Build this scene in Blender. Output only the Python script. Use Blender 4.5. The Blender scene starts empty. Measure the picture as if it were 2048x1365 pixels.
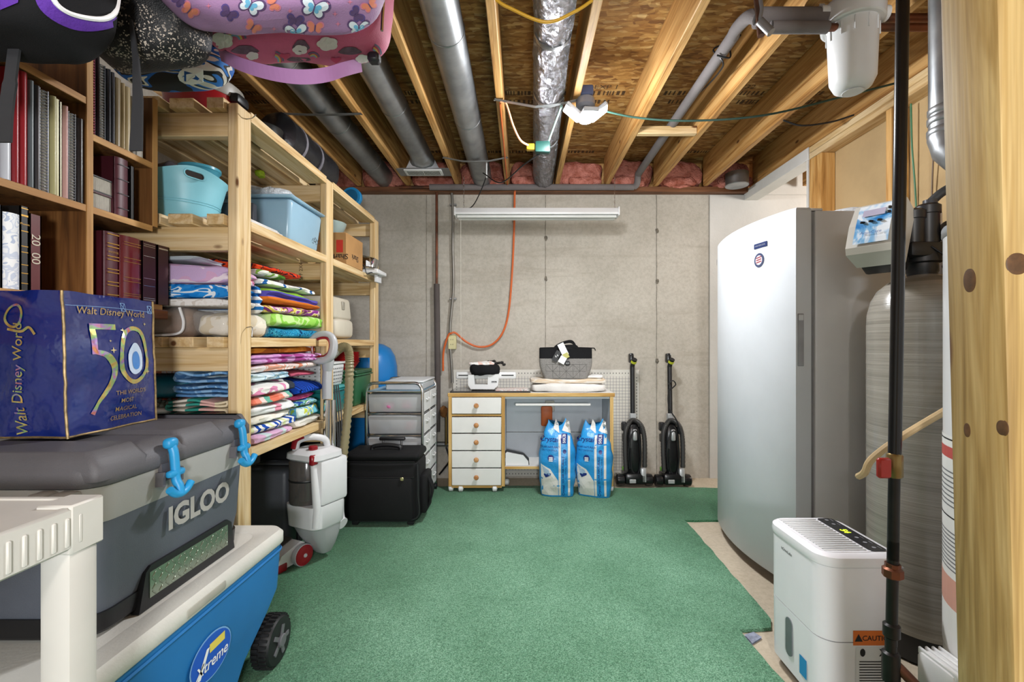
import bpy, bmesh, math, random
from mathutils import Vector, Matrix, noise
from mathutils.bvhtree import BVHTree

# ---------------------------------------------------------------- camera, world, lights, exposure
SC = bpy.context.scene
COL = SC.collection
EYE = 1.13                      # camera height; camera stands at x=0, y=0 and looks along +y
cam_data = bpy.data.cameras.new('camera')
cam_data.sensor_width = 36.0
cam_data.lens = 36.0 * 910 / 2048
cam_data.shift_x = -20 / 2048
cam_data.shift_y = 4.5 / 2048
cam_data.clip_start = 0.02
camera = bpy.data.objects.new('camera', cam_data)
camera.location = (0, 0, EYE)
camera.rotation_euler = (math.pi / 2, 0, 0)
COL.objects.link(camera)
SC.camera = camera

world = bpy.data.worlds.new('world')
SC.world = world
world.use_nodes = True
world.node_tree.nodes['Background'].inputs[0].default_value = (1.0, 0.99, 0.97, 1)
world.node_tree.nodes['Background'].inputs[1].default_value = 0.75

SC.cycles.max_bounces = 5
SC.cycles.adaptive_threshold = 0.03
SC.cycles.diffuse_bounces = 2
SC.cycles.glossy_bounces = 2
SC.cycles.transmission_bounces = 3
SC.cycles.transparent_max_bounces = 8
SC.cycles.caustics_reflective = False
SC.cycles.caustics_refractive = False
SC.view_settings.view_transform = 'Standard'
SC.view_settings.look = 'None'
SC.view_settings.exposure = 0.36
SC.view_settings.gamma = 1.0
SC.view_settings.use_curve_mapping = False


def lamp(name, kind, loc, power, size=0.1, color=(1, 1, 1), target=None, size_y=None):
    d = bpy.data.lights.new(name, kind)
    d.energy = power
    d.color = color
    if kind == 'AREA':
        d.size = size
        if size_y:
            d.shape = 'RECTANGLE'
            d.size_y = size_y
    else:
        d.shadow_soft_size = size
    o = bpy.data.objects.new(name, d)
    COL.objects.link(o)
    o.location = loc
    if target is not None:
        o.rotation_euler = (Vector(target) - Vector(loc)).to_track_quat('-Z', 'Y').to_euler()
    return o


# hand-held flash beside the camera, an unseen fill light added behind it, the lamp of the room next door
lamp('camera_flash', 'AREA', (0.15, -0.9, 1.15), 30, 0.2, (0.95, 0.98, 1.0), (0.2, 3.0, 1.35))
lamp('rear_fill_light', 'POINT', (0.1, -1.2, 2.25), 48, 0.12, (1.0, 0.98, 0.95))
lamp('next_room_lamp', 'POINT', (3.0, 2.6, 2.1), 60, 0.15, (1.0, 0.96, 0.9))

# ---------------------------------------------------------------- helpers
R = random.Random(7)
PI = math.pi


def at(px, py, d):
    """world point seen at a pixel of the 2048x1365 photograph at distance d"""
    return Vector(((px - 1044) * d / 910, d, EYE - (py - 687) * d / 910))


def lin(h):
    h = h.lstrip('#')
    out = []
    for i in (0, 2, 4):
        c = int(h[i:i + 2], 16) / 255
        out.append(c / 12.92 if c <= 0.04045 else ((c + 0.055) / 1.055) ** 2.4)
    return (out[0], out[1], out[2], 1)


def shade(c, k):
    return (min(1, c[0] * k), min(1, c[1] * k), min(1, c[2] * k), 1)


MATS = {}


class N:
    """small node-tree helper"""
    def __init__(self, name):
        self.m = bpy.data.materials.new(name)
        self.m.use_nodes = True
        self.t = self.m.node_tree
        self.b = self.t.nodes['Principled BSDF']
        self.co = self.t.nodes.new('ShaderNodeTexCoord').outputs['Object']

    def node(self, kind, ins=None, **props):
        n = self.t.nodes.new(kind)
        for k, v in props.items():
            setattr(n, k, v)
        for k, v in (ins or {}).items():
            if hasattr(v, 'is_linked'):
                self.t.links.new(v, n.inputs[k])
            else:
                n.inputs[k].default_value = v
        return n

    def map(self, scale=(1, 1, 1), loc=(0, 0, 0), rot=(0, 0, 0), vec=None):
        return self.node('ShaderNodeMapping', {'Vector': vec or self.co, 'Scale': scale, 'Location': loc, 'Rotation': rot}).outputs[0]

    def noise(self, vec, scale, detail=3, rough=.55, dist=0):
        return self.node('ShaderNodeTexNoise', {'Vector': vec, 'Scale': scale, 'Detail': detail, 'Roughness': rough, 'Distortion': dist}).outputs['Fac']

    def ramp(self, fac, stops, interp='LINEAR'):
        r = self.node('ShaderNodeValToRGB', {'Fac': fac})
        e = r.color_ramp.elements
        r.color_ramp.interpolation = interp
        while len(e) < len(stops):
            e.new(0.5)
        for i, (p, c) in enumerate(stops):
            e[i].position = p
            e[i].color = c
        return r.outputs['Color']

    def mix(self, fac, a, b, mode='MIX'):
        n = self.node('ShaderNodeMixRGB', {'Fac': fac, 'Color1': a, 'Color2': b}, blend_type=mode)
        return n.outputs[0]

    def bump(self, h, strength=.3, dist=.01):
        n = self.node('ShaderNodeBump', {'Height': h, 'Strength': strength, 'Distance': dist})
        self.t.links.new(n.outputs[0], self.b.inputs['Normal'])

    def set(self, **kw):
        for k, v in kw.items():
            s = self.b.inputs[k.replace('_', ' ')]
            if hasattr(v, 'is_linked'):
                self.t.links.new(v, s)
            else:
                s.default_value = v
        return self


def pm(name, col, rough=.5, metal=0., var=.1, vs=7, bump=0., bs=80, bd=.004, stretch=(1, 1, 1), coat=0., trans=0., alpha=1., emit=0., spec=.5, col2=None):
    if name in MATS:
        return MATS[name]
    n = N(name)
    c = lin(col) if isinstance(col, str) else col
    c2 = lin(col2) if col2 else shade(c, 1 - var * 2.2)
    v = n.map(stretch)
    if var or col2:
        f = n.noise(v, vs, 4)
        n.set(Base_Color=n.ramp(f, [(.35, c2), (.62, c)]))
    else:
        n.set(Base_Color=c)
    n.set(Roughness=rough, Metallic=metal)
    n.b.inputs['Specular IOR Level'].default_value = spec
    n.b.inputs['Coat Weight'].default_value = coat
    n.b.inputs['Coat Roughness'].default_value = .12
    if trans:
        n.b.inputs['Transmission Weight'].default_value = trans
        n.b.inputs['IOR'].default_value = 1.2
    if alpha < 1:
        n.b.inputs['Alpha'].default_value = alpha
    if emit:
        n.b.inputs['Emission Color'].default_value = c
        n.b.inputs['Emission Strength'].default_value = emit
    if bump:
        n.bump(n.noise(v, bs, 3), bump, bd)
    MATS[name] = n.m
    return n.m


def wood(name, axis, light='#ead0a4', mid='#dab983', dark='#bd915c', rough=.6, ring=9., knots=True, seedv=0.):
    if name in MATS:
        return MATS[name]
    n = N(name)
    sc = [ring, ring, ring]
    sc[axis] = .55
    v = n.map(sc, (seedv, seedv * .7, seedv * 1.3))
    g = n.noise(v, 2.2, 4, .6, 1.2)
    sc2 = [90, 90, 90]
    sc2[axis] = 2.
    fine = n.noise(n.map(sc2), 1.5, 2)
    col = n.ramp(g, [(.3, lin(dark)), (.44, lin(mid)), (.6, lin(light)), (.8, lin(mid))])
    col = n.mix(.25, col, n.ramp(fine, [(.3, lin(dark)), (.6, (1, 1, 1, 1))]), 'MULTIPLY')
    if knots:
        sk = [7, 7, 7]
        sk[axis] = 3.2
        vo = n.node('ShaderNodeTexVoronoi', {'Vector': n.map(sk, (seedv + .3, .2, .7)), 'Scale': 1.0, 'Randomness': 1.0}).outputs['Distance']
        kf = n.ramp(vo, [(.05, (1, 1, 1, 1)), (.09, (0, 0, 0, 1))])
        col = n.mix(kf, col, lin('#6b4321'))
    n.set(Base_Color=col, Roughness=rough)
    n.bump(fine, .12, .002)
    MATS[name] = n.m
    return n.m


def stripes(name, cols, axis=1, period=.1, rough=.95, warp=.0, bump=.5):
    """repeating bands of colour along one axis of the thing"""
    if name in MATS:
        return MATS[name]
    n = N(name)
    v = n.co
    if warp:
        nz = n.node('ShaderNodeTexNoise', {'Vector': n.co, 'Scale': 6.0}).outputs['Color']
        v = n.mix(warp, v, nz, 'ADD')
    sep = n.node('ShaderNodeSeparateXYZ', {'Vector': v}).outputs[axis]
    m = n.node('ShaderNodeMath', {0: sep, 1: 1 / period}, operation='MULTIPLY').outputs[0]
    fr = n.node('ShaderNodeMath', {0: m}, operation='FRACT').outputs[0]
    k = len(cols)
    col = n.ramp(fr, [(i / k, lin(c)) for i, c in enumerate(cols)], 'CONSTANT')
    n.set(Base_Color=col, Roughness=rough)
    n.b.inputs['Specular IOR Level'].default_value = .1
    n.bump(n.noise(n.co, 420, 2), bump, .003)
    MATS[name] = n.m
    return n.m


def blots(name, cols, scale=14., rough=.95, stretch=(1, 1, 1), dist=1.5, kind='noise', bump=.5, edges=None):
    """irregular printed patches of several colours"""
    if name in MATS:
        return MATS[name]
    n = N(name)
    v = n.map(stretch)
    if kind == 'noise':
        f = n.noise(v, scale, 1, .5, dist)
        lo, hi = .30, .70
    else:
        c = n.node('ShaderNodeTexVoronoi', {'Vector': v, 'Scale': scale}).outputs['Color']
        f = n.node('ShaderNodeSeparateXYZ', {'Vector': c}).outputs[0]
        lo, hi = 0., 1.
    k = len(cols)
    st = [(0 if i == 0 else lo + (hi - lo) * i / k, lin(c)) for i, c in enumerate(cols)]
    n.set(Base_Color=n.ramp(f, st, 'CONSTANT'), Roughness=rough)
    n.b.inputs['Specular IOR Level'].default_value = .1
    if bump:
        n.bump(n.noise(n.co, 420, 2), bump, .003)
    MATS[name] = n.m
    return n.m


# ---------------------------------------------------------------- mesh building
class MB:
    """collects shapes of one part; build() makes it one mesh object"""
    def __init__(self):
        self.v, self.f, self.mi, self.sm = [], [], [], []
        self.cur = 0
        self.smooth = False

    def add(self, vs, fs, smooth=None):
        o = len(self.v)
        self.v += [Vector(p) for p in vs]
        s = self.smooth if smooth is None else smooth
        for f in fs:
            self.f.append([i + o for i in f])
            self.mi.append(self.cur)
            self.sm.append(s)
        return self

    def xf(self, M, start=0):
        for i in range(start, len(self.v)):
            self.v[i] = M @ self.v[i]
        return self

    def box(self, x0, x1, y0, y1, z0, z1):
        vs = [(x, y, z) for x in (x0, x1) for y in (y0, y1) for z in (z0, z1)]
        return self.add(vs, [(0, 1, 3, 2), (4, 6, 7, 5), (0, 4, 5, 1), (2, 3, 7, 6), (0, 2, 6, 4), (1, 5, 7, 3)], False)

    def rbox(self, x0, x1, y0, y1, z0, z1, r=.01, seg=2, taper=0, tx=0, ty=0):
        """bevelled box; taper shrinks the bottom by tx, ty on each side"""
        bm = bmesh.new()
        bmesh.ops.create_cube(bm, size=1)
        for v in bm.verts:
            lo = v.co.z < 0
            v.co = Vector(((x0 + x1) / 2 + v.co.x * ((x1 - x0) - (2 * tx if lo else 0)), (y0 + y1) / 2 + v.co.y * ((y1 - y0) - (2 * ty if lo else 0)), z0 if lo else z1))
        bmesh.ops.bevel(bm, geom=list(bm.edges), offset=r, segments=seg, affect='EDGES', profile=.5)
        bm.verts.index_update()
        self.add([v.co.copy() for v in bm.verts], [[v.index for v in f.verts] for f in bm.faces], True)
        bm.free()
        return self

    def loft(self, rings, cap=True, closed=True, smooth=True):
        n = len(rings[0])
        vs = [p for r in rings for p in r]
        fs = []
        for i in range(len(rings) - 1):
            for j in range(n if closed else n - 1):
                k = (j + 1) % n
                fs.append((i * n + j, i * n + k, (i + 1) * n + k, (i + 1) * n + j))
        self.add(vs, fs, smooth)
        if cap and closed:
            self.add(rings[0][::-1], [list(range(n))], False)
            self.add(rings[-1], [list(range(n))], False)
        return self

    def cyl(self, p0, p1, r0, r1=None, seg=16, cap=True, smooth=True):
        p0, p1 = Vector(p0), Vector(p1)
        r1 = r0 if r1 is None else r1
        a = (p1 - p0).normalized()
        u = a.orthogonal().normalized()
        w = a.cross(u)
        ring = lambda p, r: [p + (u * math.cos(t) + w * math.sin(t)) * r for t in [2 * PI * i / seg for i in range(seg)]]
        return self.loft([ring(p0, r0), ring(p1, r1)], cap, True, smooth)

    def tube(self, pts, r, seg=8, cap=True):
        """round tube along a path; r a number or one radius for each point"""
        pts = [Vector(p) for p in pts]
        rs = r if isinstance(r, (list, tuple)) else [r] * len(pts)
        u = None
        rings = []
        for i, p in enumerate(pts):
            a = pts[min(i + 1, len(pts) - 1)] - pts[max(i - 1, 0)]
            a = a.normalized() if a.length > 1e-9 else Vector((0, 0, 1))
            u = a.orthogonal().normalized() if u is None else (u - a * u.dot(a)).normalized()
            w = a.cross(u)
            rings.append([p + (u * math.cos(t) + w * math.sin(t)) * rs[i] for t in [2 * PI * j / seg for j in range(seg)]])
        return self.loft(rings, cap)

    def strap(self, pts, wide, thick, side=(0, 1, 0)):
        """flat band along a path; side = direction of its width"""
        pts = [Vector(p) for p in pts]
        s = Vector(side).normalized()
        rings = []
        for i, p in enumerate(pts):
            a = (pts[min(i + 1, len(pts) - 1)] - pts[max(i - 1, 0)]).normalized()
            w = wide[i] if isinstance(wide, (list, tuple)) else wide
            nn = a.cross(s).normalized() * thick / 2
            rings.append([p + s * w / 2 + nn, p - s * w / 2 + nn, p - s * w / 2 - nn, p + s * w / 2 - nn])
        return self.loft(rings, True, True, False)

    def lathe(self, prof, c=(0, 0, 0), seg=24, axis=2, cap=True):
        """prof: list of (radius, height)"""
        c = Vector(c)
        rings = []
        for r, h in prof:
            ring = []
            for i in range(seg):
                t = 2 * PI * i / seg
                a, b = r * math.cos(t), r * math.sin(t)
                p = (h, a, b) if axis == 0 else (a, h, -b) if axis == 1 else (a, b, h)
                ring.append(c + Vector(p))
            rings.append(ring)
        return self.loft(rings, cap)

    def prism(self, poly, lo, hi, axis=2, smooth=False):
        """polygon (2d) extruded along an axis: axis 0 -> poly is (y,z), 1 -> (x,z), 2 -> (x,y)"""
        def P(a, b, h):
            return (h, a, b) if axis == 0 else (a, h, b) if axis == 1 else (a, b, h)
        n = len(poly)
        self.add([P(a, b, lo) for a, b in poly] + [P(a, b, hi) for a, b in poly],
                 [[i, (i + 1) % n, n + (i + 1) % n, n + i] for i in range(n)], smooth)
        self.add([P(a, b, lo) for a, b in poly], [list(range(n))[::-1]], False)
        self.add([P(a, b, hi) for a, b in poly], [list(range(n))], False)
        return self

    def soft(self, c, s, e1=.5, e2=.5, amp=.0, fr=4., seed=0., nu=28, nv=18):
        """soft pillow/box shape (superellipsoid with lumps)"""
        c = Vector(c)
        sp = lambda x, e: math.copysign(abs(x) ** e, x)
        rings = []
        for j in range(nv + 1):
            ph = -PI / 2 + PI * j / nv
            ph = max(-PI / 2 + .02, min(PI / 2 - .02, ph))
            ring = []
            for i in range(nu):
                th = 2 * PI * i / nu
                d = Vector((sp(math.cos(ph), e1) * sp(math.cos(th), e2), sp(math.cos(ph), e1) * sp(math.sin(th), e2), sp(math.sin(ph), e1)))
                p = Vector((d.x * s[0], d.y * s[1], d.z * s[2]))
                if amp:
                    q = (c + p) * fr + Vector((seed, seed * 1.7, -seed))
                    p += d.normalized() * amp * (noise.noise(q) + .5 * noise.noise(q * 2.3))
                ring.append(c + p)
            rings.append(ring)
        return self.loft(rings)

    def build(self, name, mat, parent=None):
        me = bpy.data.meshes.new(name)
        me.from_pydata([tuple(p) for p in self.v], [], self.f)
        mats = mat if isinstance(mat, (list, tuple)) else [mat]
        for m in mats:
            me.materials.append(m)
        me.polygons.foreach_set('material_index', self.mi)
        me.polygons.foreach_set('use_smooth', self.sm)
        bm = bmesh.new()
        bm.from_mesh(me)
        bmesh.ops.recalc_face_normals(bm, faces=bm.faces)
        bm.to_mesh(me)
        bm.free()
        if any(self.sm):
            try:
                me.set_sharp_from_angle(angle=math.radians(42))
            except AttributeError:
                pass
        me.update()
        o = bpy.data.objects.new(name, me)
        COL.objects.link(o)
        if parent is not None:
            o.parent = parent
            if name.endswith(('print', 'lettering', 'marks', 'sparkles', 'numerals', 'stitching')):
                o['kind'] = 'stuff'
        return o

    def bvh(self):
        return BVHTree.FromPolygons([tuple(p) for p in self.v], self.f)


def tag(o, label=None, cat=None, group=None, kind=None):
    if label:
        o['label'] = label
    if cat:
        o['category'] = cat
    if group:
        o['group'] = group
    if kind:
        o['kind'] = kind
    return o


def thing(name, label, cat, loc=(0, 0, 0), rot=(0, 0, 0), group=None):
    o = bpy.data.objects.new(name, None)
    COL.objects.link(o)
    o.empty_display_size = .05
    o.location = loc
    o.rotation_euler = rot
    return tag(o, label, cat, group)


def one(name, mb, mat, label, cat, group=None, kind=None):
    """a thing that is one mesh; its origin goes to the middle of its base"""
    lo = Vector([min(p[i] for p in mb.v) for i in range(3)])
    hi = Vector([max(p[i] for p in mb.v) for i in range(3)])
    c = Vector(((lo.x + hi.x) / 2, (lo.y + hi.y) / 2, lo.z))
    mb.v = [p - c for p in mb.v]
    o = mb.build(name, mat)
    o.location = c
    return tag(o, label, cat, group, kind)


def copy_tree(o, parent=None):
    c = o.copy()
    COL.objects.link(c)
    if parent is not None:
        c.parent = parent
    for ch in [x for x in o.children]:
        copy_tree(ch, c)
    return c


def curve3(pts, n=8):
    """Catmull-Rom through points"""
    P = [Vector(p) for p in pts]
    P = [P[0] * 2 - P[1]] + P + [P[-1] * 2 - P[-2]]
    out = []
    for i in range(1, len(P) - 2):
        for k in range(n):
            t = k / n
            a, b, c, d = P[i - 1:i + 3]
            out.append(.5 * ((2 * b) + (c - a) * t + (2 * a - 5 * b + 4 * c - d) * t * t + (3 * b - a - 3 * c + d) * t ** 3))
    out.append(P[-2])
    return out


def rrect(x0, x1, y0, y1, r, seg=5):
    out = []
    for cx, cy, a0 in ((x1 - r, y1 - r, 0), (x0 + r, y1 - r, 90), (x0 + r, y0 + r, 180), (x1 - r, y0 + r, 270)):
        for k in range(seg + 1):
            a = math.radians(a0 + 90 * k / seg)
            out.append((cx + r * math.cos(a), cy + r * math.sin(a)))
    return out


def ellipse(cx, cy, rx, ry, n=20, a0=0):
    return [(cx + rx * math.cos(a0 + 2 * PI * i / n), cy + ry * math.sin(a0 + 2 * PI * i / n)) for i in range(n)]


_TXT = {}


def text_flat(s, size=.05, bold=0.):
    """letters as flat 2d mesh: (verts, faces) centred on the origin"""
    key = (s, bold)
    if key not in _TXT:
        cu = bpy.data.curves.new('letters', 'FONT')
        cu.body = s
        cu.size = 1
        cu.resolution_u = 3
        cu.offset = bold
        cu.fill_mode = 'FRONT'
        o = bpy.data.objects.new('letters', cu)
        COL.objects.link(o)
        bpy.context.view_layer.update()
        me = bpy.data.meshes.new_from_object(o.evaluated_get(bpy.context.evaluated_depsgraph_get()))
        vs = [v.co.copy() for v in me.vertices]
        fs = [list(p.vertices) for p in me.polygons]
        bpy.data.objects.remove(o)
        bpy.data.curves.remove(cu)
        bpy.data.meshes.remove(me)
        cx = (min(v.x for v in vs) + max(v.x for v in vs)) / 2
        cy = (min(v.y for v in vs) + max(v.y for v in vs)) / 2
        _TXT[key] = ([(v.x - cx, v.y - cy) for v in vs], fs)
    vs, fs = _TXT[key]
    return [(a * size, b * size) for a, b in vs], fs


def flat_frame(o, right, up):
    o, right, up = Vector(o), Vector(right).normalized(), Vector(up).normalized()
    return o, right, up, right.cross(up)


def put_flat(mb, vs, fs, frame, lift=.0006, rot=0., bvh=None, sx=1., skew=0., cut=.02):
    """lay a flat print on a plane frame (origin, right, up), or drop it onto a curved surface"""
    o, r, u, n = frame
    c, s = math.cos(rot), math.sin(rot)
    pts = []
    for a, b in vs:
        a, b = a * sx + b * skew, b
        pts.append((a * c - b * s, a * s + b * c))
    if bvh is None:
        mb.add([o + r * a + u * b + n * lift for a, b in pts], fs, False)
        return
    bm = bmesh.new()
    bv = [bm.verts.new((a, b, 0)) for a, b in pts]
    for f in fs:
        try:
            bm.faces.new([bv[i] for i in f])
        except ValueError:
            pass
    bmesh.ops.triangulate(bm, faces=bm.faces)
    for _ in range(3):
        es = [e for e in bm.edges if e.calc_length() > cut]
        if not es:
            break
        bmesh.ops.subdivide_edges(bm, edges=es, cuts=1)
        bmesh.ops.triangulate(bm, faces=bm.faces)
    bm.verts.index_update()
    out = []
    last = 0.
    for v in bm.verts:
        p = o + r * v.co.x + u * v.co.y
        hit = bvh.ray_cast(p + n * .3, -n, .8)
        if hit[0] is not None:
            q = hit[0] + n * lift
            last = (q - p).dot(n)
        else:
            q = p + n * last
        out.append(q)
    mb.add(out, [[v.index for v in f.verts] for f in bm.faces], False)
    bm.free()


def put_poly(mb, poly, frame, **kw):
    put_flat(mb, poly, [list(range(len(poly)))], frame, **kw)


def put_text(mb, s, size, frame, bold=0., **kw):
    vs, fs = text_flat(s, size, bold)
    put_flat(mb, vs, fs, frame, **kw)


def struct(name, mb, mat, parent=None):
    o = mb.build(name, mat, parent)
    if parent is None:
        o['kind'] = 'structure'
    return o


# ---------------------------------------------------------------- shared materials
PINE = [wood('pine_x', 0), wood('pine_y', 1, seedv=2.), wood('pine_z', 2, seedv=5.)]
JOIST = wood('joist_lumber', 1, '#dcae6e', '#c08d4d', '#8f5f2c', seedv=9.)
STUDZ = wood('stud_lumber', 2, '#e0b26f', '#c9944f', '#9c6b32', seedv=4.)
BLACK = pm('black_plastic', '#17171a', .42, var=.05)
DARKF = pm('black_fabric', '#1b1b1d', .9, bump=.4, bs=500, bd=.002, spec=.2)
WHITEP = pm('white_plastic', '#e6e6e6', .4, var=.02)
GALV = pm('galvanised_steel', '#a9abad', .38, .85, var=.14, vs=5, col2='#85888b')
CHROME = pm('chrome', '#d9dadc', .12, 1., var=.03)
STEEL = pm('steel_strap', '#9a9b9c', .4, .8, var=.1)
BRASSM = pm('brass', '#8d774a', .4, .8, var=.1)
COPPER = pm('aged_copper', '#7d4b35', .45, .7, var=.15, col2='#4d3a30')
FOAMPIPE = pm('grey_pipe_foam', '#77706f', .9, var=.06, bump=.3, bs=200)
INK = pm('black_ink', '#1a1a1c', .6, var=0)
WHITEINK = pm('white_ink', '#f2f2f2', .6, var=0)
# ================================================================= THE SETTING
def mat_concrete(name, base, dark, spots=True, streak=True):
    n = N(name)
    v = n.co
    f1 = n.noise(v, 1.3, 4, .6)
    f2 = n.noise(v, 45, 3, .7)
    col = n.ramp(f1, [(.3, lin(dark)), (.6, lin(base))])
    col = n.mix(.35, col, n.ramp(f2, [(.35, (.62, .6, .57, 1)), (.6, (1, 1, 1, 1))]), 'MULTIPLY')
    if spots:
        vo = n.node('ShaderNodeTexVoronoi', {'Vector': n.map((1, 1, 1.3)), 'Scale': 26.0}).outputs['Distance']
        gate = n.noise(v, 5, 2)
        k = n.ramp(vo, [(.05, (1, 1, 1, 1)), (.09, (0, 0, 0, 1))])
        k2 = n.ramp(gate, [(.52, (0, 0, 0, 1)), (.62, (.8, .8, .8, 1))])
        col = n.mix(n.mix(1., k, k2, 'MULTIPLY'), col, lin('#7d766b'))
    if streak:
        s = n.noise(n.map((.5, .5, 5.)), 1.4, 3, .6, .6)
        col = n.mix(n.ramp(s, [(.58, (0, 0, 0, 1)), (.66, (.35, .35, .35, 1)), (.74, (0, 0, 0, 1))]), col, lin('#a2988a'))
    n.set(Base_Color=col, Roughness=.92)
    n.b.inputs['Specular IOR Level'].default_value = .25
    n.bump(n.mix(.5, f2, n.noise(v, 14, 3)), .25, .006)
    return n.m


CONC = mat_concrete('poured_concrete', '#c5beb3', '#b2ab9f')
SLAB = mat_concrete('floor_slab', '#c9bba6', '#b3a48d', streak=False)
WALLPAINT = pm('painted_masonry', '#d8d5d0', .8, var=.04, vs=3, bump=.3, bs=30, bd=.006)

floor = struct('floor', MB().box(-2.6, 3.7, -2.6, 3.9, -.1, 0), SLAB)

wall_back = struct('wall_back', MB().box(-2.6, 3.7, 3.81, 4.0, 0, 2.375), CONC)
for x in (-.80, .197, 1.128):
    m = MB()
    pts = [(x + .004 * noise.noise(Vector((x * 9, k * .9, 0))), 3.808, k * 2.37 / 24) for k in range(25)]
    m.tube(pts, [.0022 + .003 * abs(noise.noise(Vector((3, x, k * 1.7)))) for k in range(25)], 6)
    struct('form_seam', m, pm('seam_concrete', '#a1998c', .95, var=.2, vs=30), wall_back)
for (x, z) in ((.197, 1.13 + .88), (.197, 1.13 + .54), (1.128, 1.13 + .94), (1.128, 1.13 + .52), (.197, 1.0), (1.128, .98), (.2, .62)):
    m = MB().soft((x + .003, 3.809, z), (.012, .006, .022), .8, .8, .006, 60, x * 7 + z)
    struct('form_tie_patch', m, pm('tie_patch', '#7f776b', .95, var=.25, vs=40), wall_back)
struct('painted_section', MB().box(1.57, 3.7, 3.802, 3.83, 0, 2.37), WALLPAINT, wall_back)
struct('painted_section', MB().box(1.972, 3.7, 3.802, 3.85, 2.372, 2.65), WALLPAINT, wall_back)
struct('sill_plate', MB().box(-2.6, 1.86, 3.74, 3.95, 2.376, 2.418), wood('sill_wood', 0, '#8a5a38', '#704527', '#4f2f1a', knots=False), wall_back)

struct('wall_left', MB().box(-2.0, -1.82, -.6, 3.81, 0, 2.375), CONC)
next_room = struct('wall_far_right', MB().box(3.7, 3.85, -2.6, 4.0, 0, 2.655), WALLPAINT)
struct('wall_next_room', MB().box(1.96, 3.7, -.3, -.2, 0, 2.655), WALLPAINT)

# stud wall on the right: studs, plates, bare drywall back
DRYB = pm('drywall_back', '#c2a578', .9, var=.05, vs=5, bump=.1)
wall_right = struct('wall_right', MB().box(1.95, 1.965, -.2, 2.95, 0, 2.40), DRYB)
for y0, y1 in ((2.83, 2.873), (2.873, 2.911), (2.911, 2.95), (2.29, 2.33), (1.88, 1.92), (1.48, 1.52)):
    struct('stud', MB().rbox(1.861, 1.9495, y0, y1 - .001, .04, 2.32, .003, 1), STUDZ, wall_right)
struct('top_plate', MB().rbox(1.861, 1.9495, -.2, 2.95, 2.321, 2.36, .003, 1), PINE[1], wall_right)
struct('top_plate', MB().rbox(1.861, 1.9495, -.2, 2.95, 2.3605, 2.40, .003, 1), PINE[1], wall_right)
struct('bottom_plate', MB().rbox(1.861, 1.9495, -.2, 2.95, 0, .038, .003, 1), PINE[1], wall_right)
TRIMW = pm('white_trim_paint', '#e9e7e2', .55, var=.03)
tr = struct('trim_1', MB().rbox(1.858, 1.97, 2.955, 3.80, 2.325, 2.405, .003, 1), TRIMW)
struct('trim_2', MB().rbox(1.856, 1.97, 2.953, 2.972, 0, 2.324, .003, 1), TRIMW)


# ---- ceiling: strand board on joists
def mat_osb():
    n = N('strand_board')
    w = n.node('ShaderNodeTexNoise', {'Vector': n.co, 'Scale': 5.0, 'Detail': 2.0}).outputs['Color']
    cols = []
    for sc, rot, sd in (((15, 62, 1), .25, 0.), ((21, 50, 1), -.45, 3.7)):
        v = n.mix(.08, n.map(sc, (sd, sd, 0), (0, 0, rot)), w, 'ADD')
        v = n.mix(.5, v, n.node('ShaderNodeTexNoise', {'Vector': n.map((6, 14, 1)), 'Scale': 2.0}).outputs['Color'], 'ADD')
        c = n.node('ShaderNodeTexVoronoi', {'Vector': v, 'Scale': 1.0}).outputs['Color']
        f = n.node('ShaderNodeSeparateXYZ', {'Vector': c}).outputs[0]
        cols.append((n.ramp(f, [(0., lin('#643d14')), (.25, lin('#865a25')), (.6, lin('#9f7136')), (.85, lin('#ba9050')), (1., lin('#d2b27a'))]), f))
    col = n.mix(.5, cols[0][0], cols[1][0])
    fine = n.noise(n.map((10, 120, 1)), 2, 3, .7)
    col = n.mix(.4, col, n.ramp(fine, [(.3, (.45, .36, .24, 1)), (.55, (1, 1, 1, 1))]), 'MULTIPLY')
    dk = n.ramp(n.noise(n.map((7, 40, 1), (5, 5, 0)), 1.6, 3, .7), [(.66, (0, 0, 0, 1)), (.72, (.75, .75, .75, 1))])
    col = n.mix(dk, col, lin('#6a431a'))
    n.set(Base_Color=col, Roughness=.7)
    n.bump(cols[0][1], .25, .004)
    return n.m


OSB = mat_osb()
ceiling = struct('ceiling', MB().box(-2.6, 3.7, -2.6, 4.0, 2.675, 2.70), OSB)
ys = [-2.6, -.84, .38, 1.60, 2.82, 4.0]
for i in range(5):
    off = -2.6 - (1.22 if i % 2 else 0.)
    x = off
    while x < 3.7:
        a, b = max(-2.6, x), min(3.7, x + 2.44)
        if b - a > .05:
            struct('strand_board_sheet', MB().box(a + .0015, b - .0015, ys[i] + .0015, ys[i + 1] - .0015, 2.656, 2.674), OSB, ceiling)
        x += 2.44
# the printed nailing marks along the sheet edges
m = MB()
for y in (2.77, 2.87, 3.62):
    x = -1.7
    while x < 2.3:
        w = R.uniform(.006, .02)
        if noise.noise(Vector((x * 2.1, y, 0))) > -.05:
            m.add([(x, y - .02, 2.6552), (x + w, y - .02, 2.6552), (x + w, y + .025, 2.6552), (x, y + .025, 2.6552)], [(0, 1, 2, 3)])
        x += w + R.uniform(.006, .02)
o = struct('sheet_edge_print', m, pm('osb_print', '#4a3216', .8, var=.2, vs=20), ceiling)
o['kind'] = 'stuff'
m = MB()
fr = flat_frame((1.02, 2.80, 2.6555), (1, 0, 0), (0, -1, 0))
for k, t in enumerate(('EXP 1', '23/32')):
    put_text(m, t, .06, flat_frame((.50 + .82 * k, 2.705, 2.6556), (1, 0, 0), (0, -1, 0)), lift=0.0004)
struct('sheet_print', m, pm('osb_print', '#4a3216'), ceiling)

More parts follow.
